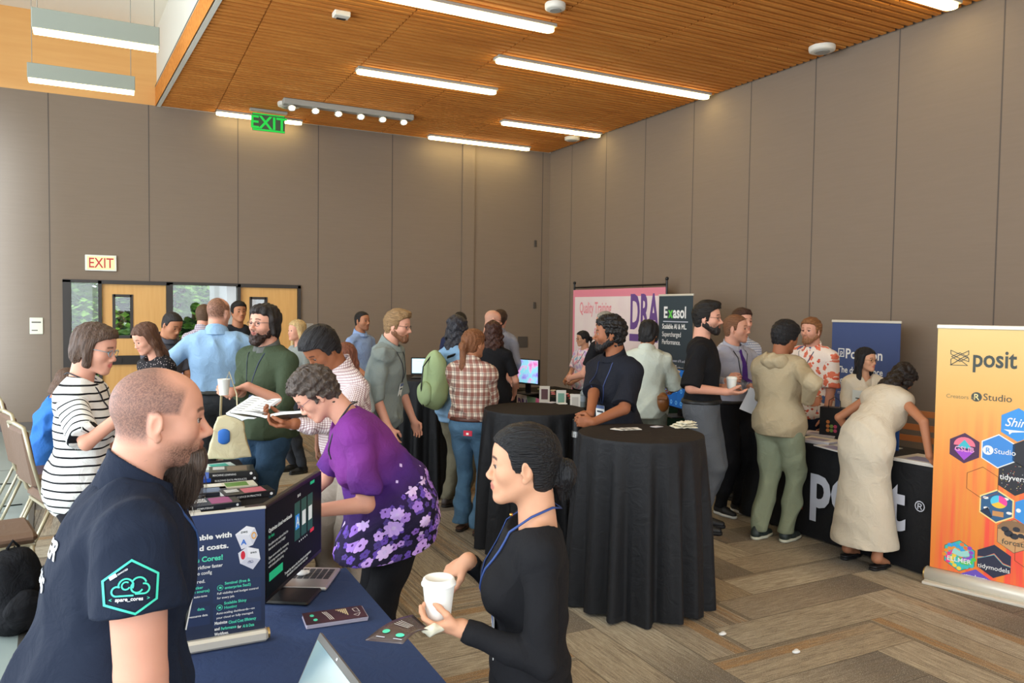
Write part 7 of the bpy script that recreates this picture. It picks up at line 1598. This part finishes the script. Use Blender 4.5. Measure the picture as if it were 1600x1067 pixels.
P25 = person('black-haired man in a pale green shirt with a brown belt pouch', 1012, 6.9, 172, H=1.68, W=.94, skin='tan', hair='shaggy', hairc='#131214', q=2, head=(-8, 14, 0), aR=dict(t=(.20, .34, 1.08)), aL=dict(t=(-.1, .3, 1.05)), top=dict(m=M_('#c6cdc0', 'pale_green', bump=.4), sleeve='short', slen=1.0, slv=.034, collar=1, wr=.024, loose=.03, name='short_sleeve_shirt'), bottom=dict(m=M_('#7c8074', 'grey_green_trousers'), loose=.03))
pp_ = at(1036, 628, 6.72); e = empty('belt_pouch', tuple(pp_-A(0, 0, .09)), P25['th'], 'brown leather pouch on the belt of the man in pale green', 'pouch'); lm_ = mat('pouch_leather', '#7a4a22', .4); blob('pouch_body', folds(ell((0, 0, .09), (.055, .045, .085)), .006, 3, 30), (-.1, -.09, -.03), (.1, .09, .2), .008, lm_, e); MB().box(-.045, .045, -.05, -.03, .11, .15, lm_, bev=.008).build('flap', e)
pp_ = at(1042, 582, 7.15); o = MB().box(-.10, .10, -.002, .002, -.07, .08, mat('paper_cream', '#ddd8c8', .6)).build('paper_sheet'); o.location = tuple(pp_); o.rotation_euler = (R_(-35), R_(28), P25['th']); tag(o, 'cream sheet held out by the man in pale green', 'paper')
P26 = person('bearded man with black hair in a black tee and grey trousers holding out his hand', 1100, 6.2, 82, H=1.84, W=1.05, D=1.05, skin='pink', hair='quiff', hairc='#15110f', beard='full', beardc='#1e1512', q=1, head=(-4, 2, 0), glasses='#6a4a3a', belt='#141414', hsc=1.02,
    aR=dict(t=('w', at(1133, 612, 5.95)), d=('w', CR-.15*CU), n=('w', CU+CF*.3), curl=.3), aL=dict(t=('w', at(1128, 606, 6.35)), d=('w', CR-.1*CU), curl=.5), top=dict(m=blk, sleeve='short', slen=1.0, slv=.026, wr=.02, loose=.02, tuck=1, name='tee_shirt'), bottom=dict(m=M_('#5b5e63', 'mid_grey'), loose=.026), shoes=('#15161a', '#111114'), stance=.10)
P27 = person('man in a lilac grey shirt with a purple tie holding a coffee cup', 1147, 6.72, 44, H=1.74, W=1.15, D=1.12, skin='pink', hair='crop', hairc='#7a5238', beard='stubble', beardc='#8a6248', q=1, head=(30, 0, 0), belt='#1c1815', belly=.7, hsc=1.04,
    aR=dict(t=('w', at(1136, 596, 6.35)), d=('w', CR*.6+.3*CU-.4*CF), curl=.8), aL=dict(t=('w', at(1172, 604, 6.5)), d=('w', CR*.5-.3*CU-.3*CF), curl=.7), top=dict(m=M_('#a3a5b4', 'lilac_grey', bump=.4), sleeve='long', collar=1, tuck=1, wr=.024, loose=.022, slv=.018, name='dress_shirt'), bottom=dict(m=blkp, loose=.024), shoes=('#18181b', '#d8d8d4'), lanyard=('#18181c', -.26, .03))
# tie
f_ = P27['topf']; mb = MB(); pts = []
for k in range(12):
    z_ = .135-.035*k; o_ = P27['nb']+P27['R2']@(A(0, .45, z_-.14)*P27['s']); d_ = P27['R2']@A(0, -1, 0); t_ = 0
    for _ in range(40):
        dv_ = min(f_((o_+d_*t_)[None])[0], .05)
        if dv_ < .004: break
        t_ += max(dv_*.8, .002)
    pts.append(o_+d_*t_)
V = []
for k, p in enumerate(pts): w_ = (.022, .017, .020, .024, .027, .030, .033, .036, .038, .040, .034, .004)[k]; r_ = P27['R2']@A(1, 0, 0); V += [tuple(p-r_*w_), tuple(p+P27['R2']@A(0, .007, 0)), tuple(p+r_*w_)]
mb.raw(V, [f2 for k in range(11) for f2 in ((3*k, 3*k+1, 3*k+4, 3*k+3), (3*k+1, 3*k+2, 3*k+5, 3*k+4))], M_('#4a2c78', 'tie_purple'), smooth=True); mb.build('tie', P27['root'])
cup(tuple(at(1143, 604, 6.15)-A(0, 0, .035)), .042, .115, 'white lidded coffee cup between the black tee and the lilac shirt')
pp_ = at(1176, 627, 6.3); o = MB().box(-.07, .07, -.003, .003, -.10, .10, mat('paper_white', '#e2e2e4', .6)).build('paper_sheet'); o.location = tuple(pp_); o.rotation_euler = (R_(10), R_(22), R_(-30)); tag(o, 'folded white papers held by the man with the purple tie', 'paper')
person('man with brown hair in a blue gingham shirt behind the man with the tie', 1157, 7.3, 40, H=1.80, skin='pink', hair='short', hairc='#3c2218', q=2, aL=dict(t=(-.22, .15, .9)), top=dict(m=bluecheck, sleeve='long', collar=1), bottom=dict(m=M_('#20242c', 'dark_trousers')))
P29 = person('person in a beige hooded jacket and sage green trousers, seen from behind', 1222, 5.95, 148, H=1.70, W=.98, D=1.0, skin='brown', hair='short', hairc='#121114', hth=.024, q=1, head=(-14, 16, 0), hsc=1.03, aR=dict(t=('w', at(1262, 628, 5.75)), d=('w', CR+.1*CU), curl=.6, pole=(.8, -.6, -.9)), aL=dict(t=(-.12, .32, 1.02)),
    top=dict(m=M_('#a8987a', 'beige_shell', bump=.5, rough=.7), sleeve='long', wr=.022, loose=.030, slv=.028, hem=-.10, name='jacket'), bottom=dict(m=M_('#838a72', 'sage_cargo', bump=.4), loose=.026, cuff=.066, wr=.022), shoes=('#26302e', '#c9c8b4'), feet=((.08, .02, -.25), (-.10, -.10, .1)))
hd_ = P29; hoodf = lambda p: sub(ell((0, -.075, -.015), (.115, .085, .075)), ell((0, -.03, .035), (.075, .075, .06)), .02)((p-hd_['nb'])@hd_['R2'])
V, Q = polygonize(folds(hoodf, .012, 4, 26), hd_['nb']-.22, hd_['nb']+.2, .009); qmesh('hood', [(V, Q)], [M_('#a8987a', 'beige_shell')], P29['top'], tc=V)
P30 = person('man in a floral short-sleeved shirt standing behind the stand table', 1270, 7.1, -32, H=1.72, W=1.05, skin='pink', hair='short', hairc='#8a5c38', beard='full', beardc='#9a6a48', q=1, aR=dict(t=(.24, .08, .84)), aL=dict(t=(-.22, .10, .84)), top=dict(m=hawaii, sleeve='short', slen=.95, slv=.032, collar=1, wr=.018, loose=.03, hem=-.13, name='floral_shirt'), bottom=dict(m=M_('#1b2134', 'navy_trousers')), lanyard=('#3a4a68', -.2, 0))
P31 = person('smiling woman with long black hair and glasses in a cream jacket behind the table', 1353, 6.6, 28, H=1.47, fem=1, skin='light', hair='long', hairc='#121116', q=1, head=(26, 0, 0), glasses='#8a6a3a', lips='#b0524c', aR=dict(t=(.12, .26, 1.0)), aL=dict(t=(-.15, .22, .95)), top=dict(m=M_('#d2c8b4', 'cream_linen'), sleeve='long', vneck=.12, loose=.024, wr=.02, slv=.02, name='jacket', neckr=.085), bottom=dict(m=M_('#d2c8b4', 'cream_linen')))
P32 = person('woman with long dark curly hair in a sleeveless cream linen dress, leaning over', 1360, 5.38, 146, H=1.55, W=.94, fem=1, skin='tan', hair='longcurly', hairc='#1d1512', q=1, lean=39, head=(-6, 50, 0), aR=dict(t=('w', at(1452, 712, 5.15)), d=('w', CR*.6-.6*CU), pole=(.9, -.5, -.3)), aL=dict(t=('w', at(1338, 690, 5.75)), d=('w', CR*.3-.6*CU+.5*CF), pole=(-.8, -.6, -.3)),
    top=dict(m=M_('#c9bda8', 'cream_dress', bump=.5), sleeve='none', loose=.026, wr=.012, neckr=.085, hem=.04, skirt=(.17, .27), name='dress'), bottom=dict(bare=True), shoes=('#121214', '#0c0c0e', 'flat'), feet=((.14, -.03, -.3), (-.14, .0, .2)))
# black pole stand with a silver collar between the cocktail tables
pp_ = ground(905, 5.25); e = empty('pole_stand', pp_, 0, 'black pole stand with a silver collar between the two cocktail tables', 'stand')
MB().cyl((0, 0, .012), (0, 0, .9), .028, n=14, mt=blackp).build('pole', e); MB().cyl((0, 0, .9), (0, 0, .94), .038, n=16, mt=chrome).build('collar', e); MB().cyl((0, 0, .94), (0, 0, 1.02), .033, n=14, mt=blackp).build('knob', e); MB().lathe([(.18, 0), (.18, .008), (.03, .02)], 20, blackp).build('base', e)
